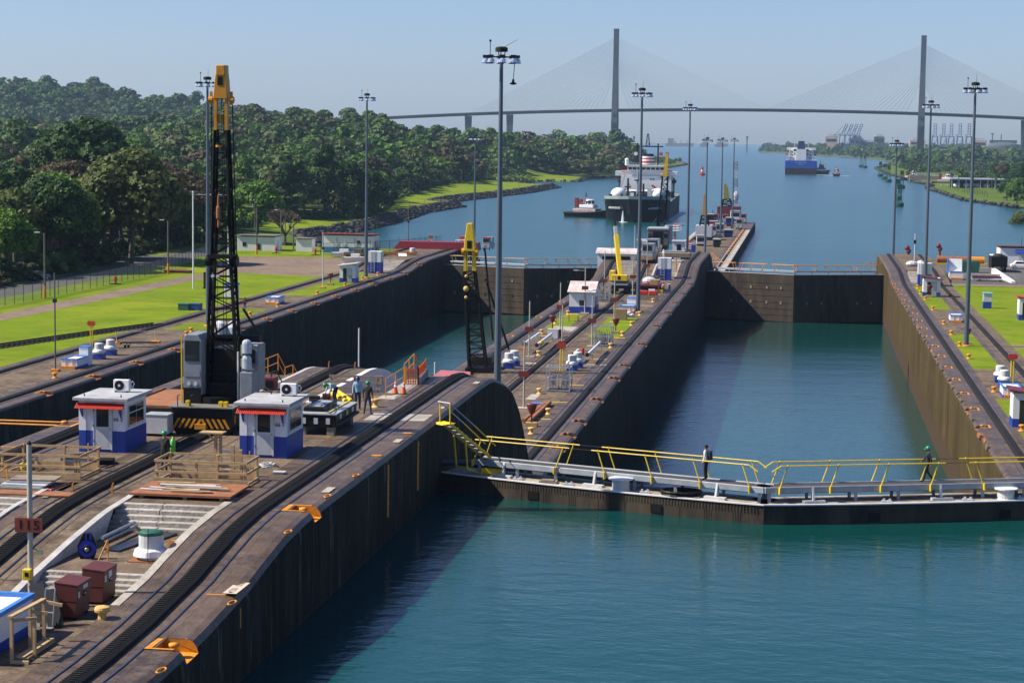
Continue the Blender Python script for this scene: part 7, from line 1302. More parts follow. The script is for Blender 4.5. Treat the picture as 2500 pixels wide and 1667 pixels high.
tag(MB()._add([Vector(v) for v in ((0,0,0),(.7,0,0),(.7,0,.35),(0,0,.35),(-1.6,21,0),(-.9,21,0),(-.9,21,1.3),(-1.6,21,1.3))],[(0,1,2,3),(5,4,7,6),(0,4,5,1),(1,5,6,2),(2,6,7,3),(3,7,4,0)]).build('ramp_wall', WHITE, loc=at('Q', 2085, 728, 9.67)), 'sloping white parapet wall beside the right yard', 'wall')
tag(MB().bx(0,9,0,.5,0,.7).build('low_wall', OFFW, loc=at('Q', 1240, 530, 9.67)), 'low white wall behind the green dumpster', 'wall'); tag(MB().bx(0,11,0,.4,0,.8).build('low_wall', OFFW, loc=at('Q', 1240, 640, 9.67)), 'low white wall behind the red beams', 'wall')
p = at('Q', 1880, 440, 9.67); t = house((p.x+6.5,p.y,9.67), 12.5, 8, 3.5, mat('brown_roof', (.12,.06,.045), .8, var=.3), 'white building with dark roof at the right edge', flat=1, band=None, name='building', cat='building', doors=(('f',-2.1,1.0,2.3,LGREY),)); MB().prismX([(-1.0,2.5),(-.05,3.1),(-.05,3.2),(-1.05,2.6)], -3.3,-1.2).build('awning', BLUE, t); MB().tube((-2,1,3.6),(-2,1,5.6),.05,.05,5).build('antenna', DARK, t)
t = thing('pipe_stack', 'long orange and red pipes lying at the right shore', 'pipes', at('Q', 1240, 430, 9.67))
for i, (x0, x1, m) in enumerate(((-4.2,-.6,RUST),(-.4,2.4,RUST),(2.6,5.2,ORANGE),(-1.6,-1.0,YEL))): MB().tube((x0,1+i*.05,.9),(x1,1+i*.05,.9),.7,.7,14).build('pipe', m, t)
MB().bx(-4.5,5.6,0,.3,0,.25).build('bearer', YEL, t); tag(MB().bar(at('Q', 640, 400, 9.75), at('Q', 720, 480, 9.75), 1.0,.5).build('yellow_trough', YEL), 'yellow steel trough at the top of the right stairs', 'trough')
t = thing('covered_load', 'white covered bundle by the camera post on the right wall', 'bundle', at('Q', 500, 455, 11)); MB().ball((0,0,.4),1.2,.8,.6).build('sheet', LGREY, t); MB().ball((1.6,.3,.4),.8,.7,.7).build('sheet', WHITE, t)
for x, y, lb in ((440,365,'red hydrant post at the far right wall'),(940,330,'red hydrant at the far right shore')): p = at('Q', x, y, 9.8); t = thing('fire_hydrant', lb, 'hydrant', p); MB().bx(-.5,.5,-.4,.4,0,.6).build('base', ORANGE, t); MB().lathe((0,0,.6),[(.25,0),(.25,.9),(.55,1.2),(.5,1.7),(.1,1.8)],10).build('barrel', MAROON, t); MB().ball((-.3,0,2.6),.55).build('bonnet', MAROON, t)
t = thing('blue_locker', 'blue and white locker standing on the right grass', 'locker', at('Q', 1700, 1130, 9.67)); MB().bx(-.62,.62,0,1.0,0,1.0).build('lower', BLUE, t); MB().bx(-.62,.62,0,1.0,1.0,2.2).build('upper', LGREY, t); MB().bx(-.7,.7,-.1,1.1,2.2,2.35).build('roof', mat('aqua', (.2,.5,.6), .6, var=.1), t)
hrail('handrail', 'yellow handrail at the top of the right stairs', [Vector((21.4,364,9.8)), Vector((21.4,372,11.0))], 3, ORANGE)
fence([(60,252),(70,251),(80,249)], 'low fence outside the right edge') if False else None
# ================================================================ PIER THINGS
t = thing('lattice_crane', 'yellow headed crane standing on the pier', 'crane', at('P', 470, 1000, 3.1)); h0 = onY(1640+487/6.03, 420+640/6.03, t.location.y)-t.location; lattice(t, (0,0,2.5), h0, 3.2, 2.0, 8, BOOMK, 2.5, 1.6, .35, .15); MB().prismY([(h0.x-.9,h0.z),(h0.x+.9,h0.z),(h0.x+.7,h0.z+1.2),(h0.x+.4,h0.z+6.5),(h0.x-.4,h0.z+6.5),(h0.x-.7,h0.z+1.2)], -.6,.6).build('boom_head', CRANEY, t); MB().bx(-2.5,2.5,-2,6,1,4.5).build('house', LGREY, t); MB().bx(-2.8,2.8,-2.2,6.2,0,1).build('carrier', DARK, t)
t = thing('lattice_crane', 'black crane near the far end of the pier', 'crane', at('P', 820, 700, 3.1)); h0 = onY(1640+805/6.03, 420+400/6.03, t.location.y)-t.location; lattice(t, (0,0,2.5), h0, 5.5, 2.6, 6, BOOMK, 3, 1.8, .6, .25); MB().prismY([(h0.x-1.0,h0.z),(h0.x+1.2,h0.z),(h0.x+.6,h0.z+4),(h0.x-.2,h0.z+6),(h0.x-1,h0.z+6)], -.6,.6).build('boom_head', mat('olive_yellow', (.3,.25,.03), .5, var=.2), t); MB().bx(-4,5,-2,8,1,5).build('house', MAROON, t); MB().bx(-5,6,-2,9,0,1).build('carrier', DARK, t)
t = thing('radio_tower', 'red and white lattice tower at the end of the pier', 'tower', at('P', 930, 600, 3.1)); p1_ = onY(1795, 420, t.location.y)-t.location
for i in range(6): lattice(t, (p1_.x*i/6,0,p1_.z*i/6*1.25), (p1_.x*(i+1)/6,0,p1_.z*(i+1)/6*1.25), 1.9, 1.9, 5, MAROON if i % 2 else LGREY, 1.9, 1.9, .13, .08, 'section'); 
pd = onY(1797, 480, t.location.y)-t.location; MB().ball((pd.x,0,pd.z),1.2,.6,2.2).build('dish', WHITE, t)
for x, y, w_, d, h, m, lb in ((600,830,5,6,3.2,FADED,'pale pink covered load on the pier'),(830,960,4,5,3,BLUE,'blue structure on the pier'),(660,1110,3,4,3,DARK,'dark machinery at the start of the pier'),(430,1090,4,4,4,LGREY,'grey machinery behind the white cage'),(700,900,4,6,4,GREY,'grey container on the pier'),(560,760,4,6,4.5,MAROON,'dark red equipment on the pier'),(850,800,4,6,4,BLUE,'blue container on the pier'),(930,720,5,6,5,WHITE,'white deckhouse at the pier end')):
    p = at('P', x, y, 3.1); t = thing('pier_equipment', lb, 'equipment', p); w_ *= .72; h *= .75; MB().bx(-w_/2,w_/2,0,d,.5,h).build('body', m, t, bev=.15); MB().bx(-w_/2+.25,w_/2-.25,-.04,0,h*.45,h*.8).build('front_panel', DARK, t); MB().tube((w_*.3,d*.5,h),(w_*.3,d*.5,h+1.6),.12,.12,6).build('stack', DARK, t); MB().bx(-w_/2+.3,w_/2-.3,-.1,d+.1,0,.5).build('skid', DARK, t); MB().bx(-w_/2-.1,w_/2+.1,-.2,d*.4,h,h+.25).build('top', LGREY, t)
hrail('handrail', 'orange stair rail from the far hump down to the gate', [Vector((-18.0,392,11.3)), Vector((-16.0,388.5,9.9))], 1.5, ORANGE); hrail('handrail', 'orange stair rail from the right wall down to the far gate', [Vector((14.9,392,10.6)), Vector((11.5,387,9.9))], 1.5, ORANGE)
for i, (x, y, w_, h, m) in enumerate(((1500,1000,0,0,0),)): pass
for x, y, w_, d, h, z, m, lb in ((950,700,3,3,1.5,10,LBLUE,'blue chest beside the leaning crane boom'),(720,860,7,5,3.4,9.7,WHITE,'white shed with pale roof behind the yellow crane truck'),(1740,780,2.0,2,1.3,10.9,LGREY,'grey winch drum on the far stairs'),(1260,590,4,4,2.5,11.9,DARK,'dark engine block in front of the grey cabbed crane'),(1700,640,6,2,1.2,11.9,WOODG,'weathered timber trestle on the far hump'),(2020,540,1,1,1.8,9.7,BLUE,'blue drum beside the far mast'),(1040,640,4,3,1.6,11.5,BROWNR,'dark red rack behind the leaning boom'),(1660,960,2,2,2.2,9.7,ORANGE,'orange scaffold frame beside the ladder box')):
    p = at('G', x, y, z); t = thing('work_equipment', lb, 'equipment', p)
    if 'scaffold' in lb:
        for a in (-.9,.9):
            for b in (0,1.4): MB().tube((a,b,0),(a*.7,b,3.6),.07,.07,6).build('leg', ORANGE, t)
        for z_ in (.6,1.4,2.2,3.0): MB().bar((-.85,0,z_),(.85,0,z_),.07).build('rung', ORANGE, t)
    elif 'shed' in lb: MB().bx(-w_/2,w_/2,0,d,0,h).build('wall', WHITE, t); MB().prismX([(-.5,h),(d+.5,h),(d+.3,h+.35),(d/2,h+.9),(-.3,h+.35)], -w_/2-.3,w_/2+.3).build('roof', ROOFW, t); MB().bx(-2.2,2.2,-.05,-.02,.3,1.8).build('shutter', BLUE, t); MB().bx(-2.6,2.6,-.06,-.02,2.3,2.9).build('opening', DARK, t)
    else: MB().bx(-w_/2,w_/2,0,d,.25,h).build('body', m, t, bev=.1); MB().bx(-w_/2+.2,w_/2-.2,.1,d-.1,0,.25).build('skid', DARK, t); MB().bx(-w_/3,w_/3,.2,d-.2,h,h+.3).build('top', GREY if m is not LBLUE else LBLUE, t)
# ================================================================ SMALL CLUTTER
def hose(pts, r, m, label, n=6, cat='hose'):
    P_ = [Vector(p) for p in pts]; out = []
    for i in range(len(P_)-1):
        a = P_[max(i-1,0)]; b = P_[i]; c = P_[i+1]; d = P_[min(i+2,len(P_)-1)]
        for k_ in range(n):
            t_ = k_/n; out.append(.5*((2*b)+(c-a)*t_+(2*a-5*b+4*c-d)*t_*t_+(3*b-a-3*c+d)*t_**3))
    out.append(P_[-1]); return tag(MB().path(out, r, 5).build('hose', m), label, cat)
H = lambda v, pts, z: [at(v, x, y, z) for x, y in pts]
hose(H('3', [(520,1085),(560,1100),(600,1085),(640,1070),(720,1040),(800,1010)], 19.93), .03, RED, 'red hose lying beside the left timber railing')
hose(H('3', [(1105,850),(1180,830),(1250,800),(1285,800),(1230,840),(1150,860)], 19.93), .025, BLACK, 'black cable loop right of the left timber railing')
hose(H('5', [(270,690),(320,665),(380,680),(350,720),(280,700)], 21.2), .03, BLACK, 'black cable lying on top of the machine block')
hose(H('4', [(860,430),(870,500),(905,520),(960,560)], 20.2), .03, BLACK, 'black hose behind booth 66 F', cat='hose')
hose(H('1', [(1110,930),(1180,890),(1240,850),(1275,800)], 18.48), .02, BLACK, 'thin dark rope end on the lower platform')
hose(H('N', [(640,1120),(700,1060),(760,990),(800,965)], 9.74), .06, DARK, 'dark hose lying behind the left white pipes'); hose(H('N', [(1250,1210),(1310,1130),(1370,1080),(1395,1060)], 9.74), .06, DARK, 'dark hose lying behind the right white pipes')
t = thing('grating_stack', 'stack of grey steel gratings left of the sign post', 'gratings', at('3', 300, 1075, 19.9))
for i in range(4): MB().box((-.15+.06*i,.1+.25*i,.08+.06*i),(1.9,1.1,.045),R(3*i-4)).build('grating', [GALV,LGREY,GALV,WOODG][i], t)
MB().bx(-1.2,1.0,-.6,-.45,0,.08).build('bearer', WOODG, t); MB().bx(-1.2,1.0,.5,.65,0,.08).build('bearer', WOODG, t)
tag(MB().bx(-1.6,1.5,-.5,.35,.0,.05).build('steel_plate', RUST, loc=at('3', 420, 1140, 19.9)), 'rusty plate edge in front of the grating stack', 'steel plate')
t = thing('machine_part', 'dark blue machine part inside the left timber railing', 'machine', at('3', 900, 850, 19.9)); MB().box((-.3,0,.16),(1.3,.7,.25),R(6)).build('block', mat('oily_blue', (.02,.035,.07), .3, var=.3), t, bev=.03); MB().box((.5,.9,.14),(1.2,.6,.22),R(12)).build('block', BLACK, t, bev=.03); MB().tube((-1.1,.4,.2),(-.1,1.0,.25),.22,.22,12).build('roller', DARK, t)
t = thing('handrail', 'orange stair rail at the left edge of the picture', 'handrail', at('3', 95, 1190, 19.3)); MB().path([(-1.1,-1.2,.2),(-.05,0,1.35),(0,0,0)], .03, 6).build('pipe', ORANGE, t); MB().path([(-1.1,-1.3,-.4),(0,0,.75)], .025, 6).build('mid_rail', ORANGE, t)
tag(MB().bx(-.03,.03,-.03,.03,0,.5).build('marker_peg', mat('pink_paint', (.6,.15,.2), .6, var=.1), loc=at('3', 423, 1220, 19.3)), 'pink marker post beside the left steps', 'marker')
for i, (x0, y0, x1, y1) in enumerate(((0,1455,180,1385),(0,1490,170,1425))): a = at('3', x0, y0, 19.2); b = at('3', x1, y1, 19.2); tag(MB().tube(a-(b-a)*.5, b, .09,.09,10).build('steel_pipe', GALV), ['upper bluish steel pipe at the left edge', 'lower bluish steel pipe at the left edge'][i], 'pipe')
tag(MB().bx(-.4,.4,-.3,.3,0,.5).build('black_cabinet', BLACK, loc=at('3', 175, 1390, 19.0), bev=.02), 'black cabinet on the left steps', 'cabinet')
for v, x, y, z, w_, d, h, m, lb in (('4',1010,1180,19.9,.5,.3,.08,LGREY,'white sheet of paper like board by the front railing'),('4',830,1200,19.9,.25,.25,.3,YEL,'yellow bucket at the corner of the front railing'),('3',270,880,19.9,.4,.4,.28,YEL,'yellow drum inside the left timber railing'),('4',640,1015,19.9,.9,.25,.15,GALV,'bundle of metal strips left of booth 66 F'),('5',205,655,19.9,.5,.4,.35,DARK,'small dark generator behind the machine block'),('5',330,640,19.9,.4,.35,.4,MAROON,'small engine beside the bending workman'),('5',880,470,19.9,.4,.2,.5,WOODG,'timber box by the white arch'),('5',860,570,19.9,1.6,.25,.12,WOODG,'timber planks behind the workman in black'),('C',300,1268,9.7,1.2,.9,.05,LBLUE,'pale blue sheet lying by the rusty pipes'),('N',735,910,9.7,1.3,.8,1.1,LGREY,'grey pump cabinet behind the white pipes'),('N',800,895,9.7,.7,.8,.9,MAROON,'dark red box right of the grey pump cabinet'),('N',1640,650,9.7,1.2,.8,.35,WHITE,'white sacks beside the brown box'),('N',360,1130,9.7,.8,.6,1.0,ORANGE,'orange guard frame behind the left ventilators'),('N',1090,1110,9.7,.4,.4,.8,RED,'red hydrant by the right white pipes'),('G',1460,1210,9.7,1.2,.8,.5,YEL,'yellow chocks beside the walkers'),('G',1760,930,9.7,.9,.6,.4,CREAM,'cream chest on the far steps')):
    t = thing('loose_item', lb, 'item', at(v, x, y, z)) if False else None
    nm = lb.split()[1] if lb.split()[0] in ('small','pale','dark','white','grey','yellow','orange','red','cream','timber','bundle') else 'box'
    nm = {'sheet':'sheet','bucket':'bucket','drum':'drum','of':'strip_bundle','dark':'generator','engine':'engine','box':'timber_box','planks':'plank_pile','blue':'sheet','pump':'pump_cabinet','red':'box','sacks':'sacks','guard':'guard_frame','hydrant':'fire_hydrant','chocks':'chocks','chest':'chest'}.get(nm, 'box')
    q = MB()
    if nm in ('bucket','drum','fire_hydrant'): q.lathe((0,0,0),[(w_*.42,0),(w_*.5,h*.5),(w_*.48,h),(w_*.2,h*1.05)],14)
    elif nm == 'guard_frame':
        for a in (-1,1):
            for b in (-1,1): q.bar((a*w_/2,b*d/2,0),(a*w_/2,b*d/2,h),.06)
        for z_ in (h*.5,h):
            for a in (-1,1): q.bar((-w_/2,a*d/2,z_),(w_/2,a*d/2,z_),.06); q.bar((a*w_/2,-d/2,z_),(a*w_/2,d/2,z_),.06)
    elif nm == 'sacks': q.ball((-.3,0,.25),.5,.4,.28); q.ball((.35,.1,.22),.45,.4,.25); q.ball((0,.1,.5),.4,.35,.22)
    elif nm in ('plank_pile','strip_bundle'):
        for i in range(5): q.box((random.uniform(-.1,.1),(i-2)*d*.22,.04+.05*(i%2)),(w_,d*.2,.05),random.uniform(-.12,.12))
    else: q.bx(-w_/2,w_/2,-d/2,d/2,.04,h); q.bx(-w_/2+.05,w_/2-.05,-d/2+.03,d/2-.03,0,.04); q.bx(-w_/2-.02,w_/2+.02,-d/2-.02,d/2+.02,h,h+.03)
    tag(q.build(nm, m, loc=at(v, x, y, z), rz=random.uniform(-.15,.15)), lb, nm.replace('_', ' '))
# pipes along the gate decks
for o_, P_, L_, lb in ((HL, P, Ln, 'left'), (HR, P2, Ln2, 'right')):
    b0 = Vector((o_[0], o_[1], 0)); CY_ = mat('pipe_teal', (.25,.42,.46), .5, var=.2)
    for k_, z in enumerate((17.15, 17.32)): tag(MB().tube(b0+P_(2.5,-1.85,z), b0+P_(L_-1.2,-1.85,z), .05,.05,6).build('gate_pipe', CY_), f'{["lower","upper"][k_]} teal pipe under the near {lb} gate walkway', 'pipe')
    for s_ in (4.5, 7.4, 11.6): tag(MB().box((0,0,.05),(.5,.22,.1)).box((-.14,0,.14),(.1,.1,.1)).box((.14,0,.14),(.1,.1,.1)).build('cleat', LGREY, loc=b0+P_(s_,.0,16.9)), f'grey cleat on the near {lb} gate deck', 'cleat', f'cleats of the near {lb} gate')
# ================================================================ BRIDGE
BY = 3300; tX = (-314.4, 182.4)
def deckz(x): u = (x+66)/1100; return 83 - 60*u*u - 0
t = thing('cable_stayed_bridge', 'pale cable stayed bridge with two tall pylons across the canal', 'bridge', (0, BY, 0))
xs_ = [-700+40*i for i in range(41)]; q = MB()
for a, b in zip(xs_, xs_[1:]):
    za, zb = deckz(a), deckz(b); v = [(a,-10,za),(b,-10,zb),(b,10,zb),(a,10,za),(a,-6,za-3.6),(b,-6,zb-3.6),(b,6,zb-3.6),(a,6,za-3.6)]; q._add(v, [(0,1,2,3),(4,7,6,5),(0,4,5,1),(3,2,6,7)])
q.build('deck', HAZEGREY, t)
for s_ in (-1,1):
    q = MB()
    for a, b in zip(xs_, xs_[1:]): q.bar((a,s_*9.8,deckz(a)+.8),(b,s_*9.8,deckz(b)+.8),.3,1.2)
    q.build('parapet', HAZEGREY, t)
for X in tX:
    py_ = thing('x','','') if False else None; zt = 212 if X < 0 else 204; zd = deckz(X)
    m = MB()
    for s_ in (-1,1): m._add([Vector(v) for v in ((X-5,s_*11-3,zd-22),(X+5,s_*11-3,zd-22),(X+5,s_*11+3,zd-22),(X-5,s_*11+3,zd-22),(X-4,s_*2.6-2.4,zt-60),(X+4,s_*2.6-2.4,zt-60),(X+4,s_*2.6+2.4,zt-60),(X-4,s_*2.6+2.4,zt-60))],[(0,3,2,1),(4,5,6,7),(0,1,5,4),(1,2,6,5),(2,3,7,6),(3,0,4,7)])
    m.bx(X-4,X+4,-5,5,zt-62,zt); m.build('pylon', HAZEGREY, t)
    m = MB()
    for s_ in (-1,1): m._add([Vector(v) for v in ((X-5.2,s_*2.4-2.3,4),(X+5.2,s_*2.4-2.3,4),(X+5.2,s_*2.4+2.3,4),(X-5.2,s_*2.4+2.3,4),(X-5,s_*11-3,zd-20),(X+5,s_*11-3,zd-20),(X+5,s_*11+3,zd-20),(X-5,s_*11+3,zd-20))],[(0,3,2,1),(4,5,6,7),(0,1,5,4),(1,2,6,5),(2,3,7,6),(3,0,4,7)])
    m.build('pylon_leg', HAZEGREY, t); MB().bx(X-16,X+16,-14,14,-1,4).build('pile_cap', HAZEGREY, t); MB().bx(X-4.5,X+4.5,-14,14,zd-8,zd-4).build('crossbeam', HAZEGREY, t)
    CAB = mat('stay_cable', (.34,.37,.42), .5, var=0)
    for sgn in (-1,1):
        for i in range(26):
            f = (i+1)/26; xd = X + sgn*(16+ (232 if (sgn > 0) == (X < 0) else 225)*f); zz = zt-14-58*(1-f)
            for s_ in (-1,1): MB().tube((X,s_*2,zz),(xd,s_*9,deckz(xd)+.5),.13,.13,3,False).build('stay_cable', CAB, t)
for X in (-560,-490,345,430): 
    zd = deckz(X); m = MB(); m._add([Vector(v) for v in ((X-3,-4,0),(X+3,-4,0),(X+3,4,0),(X-3,4,0),(X-5,-7,zd-4),(X+5,-7,zd-4),(X+5,7,zd-4),(X-5,7,zd-4))],[(0,3,2,1),(4,5,6,7),(0,1,5,4),(1,2,6,5),(2,3,7,6),(3,0,4,7)]); m.build('pier', HAZEGREY, t)
# ================================================================ SHIPS
def hull_loft(secs, name, mats, parent, split=None):
    """secs: list of (y, halfbeam_keel, halfbeam_deck, zkeel, zdeck, x)"""
    q = MB(); n = 6; rows = []
    for y, hk, hd, zk, zd, xo in secs:
        L_ = [(-hd,zd),(-hd*.5-hk*.5,zk+(zd-zk)*.45),(-hk,zk),(hk,zk),(hd*.5+hk*.5,zk+(zd-zk)*.45),(hd,zd)]; rows.append([(x+xo,y,z) for x,z in L_])
    vs = [v for r_ in rows for v in r_]; q._add(vs, [(i*n+j,i*n+j+1,(i+1)*n+j+1,(i+1)*n+j) for i in range(len(secs)-1) for j in range(n-1)]); k = len(secs)-1
    q._add(rows[0], [tuple(range(n))]); q._add(rows[k], [tuple(range(n-1,-1,-1))]); q.mat(1)._add([rows[i][j] for i in range(k+1) for j in (0,n-1)], [(2*i,2*i+1,2*i+3,2*i+2) for i in range(k)]); return q.build(name, mats, parent)
HULLK = mat('hull_black', (.008,.013,.018), .6, var=.3, scale=.2, spec=.12); HULLB = mat('hull_blue', (.008,.07,.36), .45, var=.15, scale=.1); BOOT = mat('boot_red', (.30,.05,.035), .6, var=.25, scale=.1); DECKG = mat('deck_green', (.16,.22,.19), .7, var=.25, scale=.3)
sh = thing('tanker', 'dark hulled gas tanker heading towards the locks', 'ship', (-69.2, 814, 0), R(1.7))
hull_loft([(0,.15,2.2,-2,9.4,0),(2,.9,6.5,-2,9.3,0),(6,3.2,10.2,-2,9.2,0),(12,6.8,12.4,-2,9.0,0),(20,10.4,13.5,-2,8.8,0),(30,13,13.8,-2,8.4,0),(32,13.3,13.8,-2,7.6,0),(150,13.6,13.8,-2,7.4,0),(162,10,13,-2,7.6,0)], 'hull', [HULLK, DECKG], sh)
m = MB(); pts = [(2.2,0,9.4),(6.5,2,9.3),(10.2,6,9.2),(12.4,12,9.0),(13.5,20,8.8),(13.8,30,8.4)]
for s_ in (-1,1):
    for a, b in zip(pts, pts[1:]): m.quad((s_*a[0],a[1],a[2]),(s_*b[0],b[1],b[2]),(s_*b[0],b[1],b[2]+1.3),(s_*a[0],a[1],a[2]+1.3))
m.quad((-2.2,0,9.4),(2.2,0,9.4),(2.2,0,10.7),(-2.2,0,10.7)); m.build('bulwark', mat('bulwark_green', (.22,.28,.27), .6, var=.2), sh)
for s_, yy in ((-1,0),(1,0)): text('BERLIAN EKUATOR', 1.25, LGREY, sh, (s_*8.2, 5.2, 5.6), (R(74), 0, s_*R(40)), .2, sx=.6)
MB().tube((-5.2,2.6,6.2),(-4.6,1.8,5.2),.7,.6,10).build('hawse_pipe', DARK, sh); MB().box((-4.4,1.6,4.8),(.9,.8,1.6)).build('anchor', BLACK, sh)
fall = mat('falling_water', (.75,.8,.82), .4, var=.3, scale=1.5); m = MB()
for i in range(7): x = -4.3+random.uniform(-.5,.5); m.tube((-4.4,1.4,4.6),(x,.3+random.uniform(-.5,.5),.1),.12,.3,5)
m.lathe((-4.2,.2,.02),[(1.9,0),(1.2,.12),(.3,.18)],12); tag(m.build('water_outflow', fall, loc=(-69.2,813.2,0)), 'white water pouring from the bow of the dark tanker', 'water')
for s_ in (-1,1): q = MB().ball((s_*8.4,34,10.6),3.4,5.5,2.7,16,8); q.build('gas_tank', WHITE, sh, smooth=True); MB().lathe((s_*8.6,34,11.4),[(4.15,0),(4.15,.15)],20).build('tank_stripe', RED, sh) if False else None
MB().bx(-13.2,13.2,100,101,7.4,15).build('front_bulkhead', SHIPW, sh) if False else None
MB().bx(-11.5,11.5,98,122,7.4,20.5).build('deckhouse', SHIPW, sh); MB().bx(-14.2,14.2,99,106,20.5,23.4).build('bridge_wing', SHIPW, sh); MB().bx(-8.6,8.6,97.5,108,23.4,26.6).build('wheelhouse', SHIPW, sh); MB().bx(-9.2,9.2,97,109,26.6,27.0).build('wheelhouse_roof', LGREY, sh)
for i in range(8): MB().bx(-8.2+i*2.08,-6.5+i*2.08,97.42,97.5,24.4,25.8).build('bridge_window', GLASS, sh)
for x, z in ((2.2,18.6),(3.4,18.6),(9.5,18.6),(9.2,15.4),(-8,15.4),(-9.5,12)): MB().bx(x-.35,x+.35,97.92,98,z-.4,z+.4).build('porthole', GLASS, sh)
for x0, x1 in ((-11.6,-8.4),(8.6,11.6)): MB().bx(x0,x1,98.6,99.2,23.5,24.2).build('wing_dodger', CONER, sh)
for s_ in (-1,1): MB().tube((s_*12.4,104,17),(s_*12.4,112,17.2),1.2,1.2,10).build('lifeboat', mat('boat_red', (.35,.03,.03), .5, var=.1), sh); MB().bar((s_*12.6,104,7.5),(s_*12.6,104,19.5),.5).build('davit', DARK, sh); MB().bar((s_*11.9,112,7.5),(s_*11.9,112,20),.5).build('davit', SHIPW, sh)
fn = MB().lathe((-.2,114,20),[(3.2,0),(3,6),(2.9,11),(2.7,14)],18).build('funnel', BLACK, sh)
for z, m in ((26.2,RED),(27.3,WHITE),(28.4,RED),(29.5,WHITE),(30.6,RED),(31.4,WHITE)): MB().lathe((-.2,114,z),[(3.08,0),(3.05,1.05)],18).build('funnel_band', m, sh)
MB().bx(-7,7,112,113,38.2,39).build('radar_platform', DARK, sh)
for x in (-5,4.6): MB().bar((x,112.5,20.5),(x,112.5,38.2),.7).build('mast_leg', DARK, sh); MB().bx(x-3,x+2.4,112.2,112.8,40.6,41).build('radar', WHITE, sh); MB().tube((x,112.5,39),(x,112.5,40.6),.3,.3,6).build('radar_post', DARK, sh)
lattice(sh, (-.2,112.5,38.5), (-.2,112.5,46.5), 1.8,.5,5,BLACK,1.8,.5,.25,.15,'mast'); MB().tube((-9,100,27),(-9,100,30),.9,.9,10).ball((-9,100,30.4),1.0).build('satellite_dome', WHITE, sh)
q = MB()
for x in [-9+1.5*i for i in range(13)]: q.bar((x,97.2,27),(x,97.2,28.4),.1)
q.bar((-9,97.2,28.4),(9,97.2,28.4),.12); q.bar((-9,97.2,27.7),(9,97.2,27.7),.1); q.build('roof_railing', WHITE, sh)
for x, h, m in ((-6.0,20,DARK),(.8,17,DARK),(-1.8,24,mat('crane_post', (.25,.3,.34), .5, var=.1)),(4.2,12,SHIPW)): MB().tube((x,60,7.4),(x,60,h),.55,.4,8).build('king_post', m, sh); MB().bx(x-1.4,x+1.4,59.4,60.6,h-5.5,h-4.7).build('crosstree', DARK, sh)
MB().bx(-8,8,70,92,7.4,11).build('compressor_house', SHIPW, sh); MB().bx(-10,10,69.8,70,10.2,10.6).build('pipe_rack', RED, sh); MB().bx(-2.6,-1.2,20,22,9,11.4).build('deck_box', WHITE, sh); MB().bx(4,5.8,30,32,9,13.4).build('deck_box', LGREY, sh); MB().bar((5,50,14),(12,44,9),1.0,.6).build('gangway', MAROON, sh); MB().bar((-11.5,80,8),(-8.5,80,18),.6).bar((-11.5,80,18),(-8.5,80,18),.6).build('ladder_tower', LGREY, sh)
g = random.Random(4); q = MB()
for i in range(160): x = g.uniform(-12.5,12.5); y = g.uniform(24,95); q.bx(x,x+g.uniform(.3,1.4),y,y+.8,8,8.4+g.uniform(.5,2.6))
o = q.build('deck_fittings', DARK, sh); o['kind'] = 'stuff'
for i in range(3): MB().bx(9+i*1.1,9.8+i*1.1,62+i*9,66+i*9,8,12.5-i).build('valve_house', DARK, sh)
for x in (-6.5,6.8): tag(MB().quad((0,0,0),(1.6,0,-.3),(1.5,0,-2),(0,0,-1.8)).quad((0,.05,0),(0,.05,-1.8),(1.5,.05,-2),(1.6,.05,-.3)).build('flag', RED, loc=(0,0,0)), '', '') if False else None
for x, m in ((-6.5,SHIPW),(5.2,RED),(8.0,mat('flag_blue', (.02,.03,.25), .7, var=.1))): MB().bx(x,x+1.6,112,112.05,33,35).build('signal_flag', m, sh)
for o_ in list(sh.children):
    if o_.name.split('.')[0] in ('deckhouse','bridge_wing','wheelhouse','wheelhouse_roof','bridge_window','porthole','wing_dodger','lifeboat','davit','funnel','funnel_band','radar_platform','mast_leg','radar','radar_post','mast_chord','mast_lacing','satellite_dome','roof_railing','king_post','crosstree','signal_flag'): o_.scale.z = .74; o_.location.z += 7.4*(1-.74)
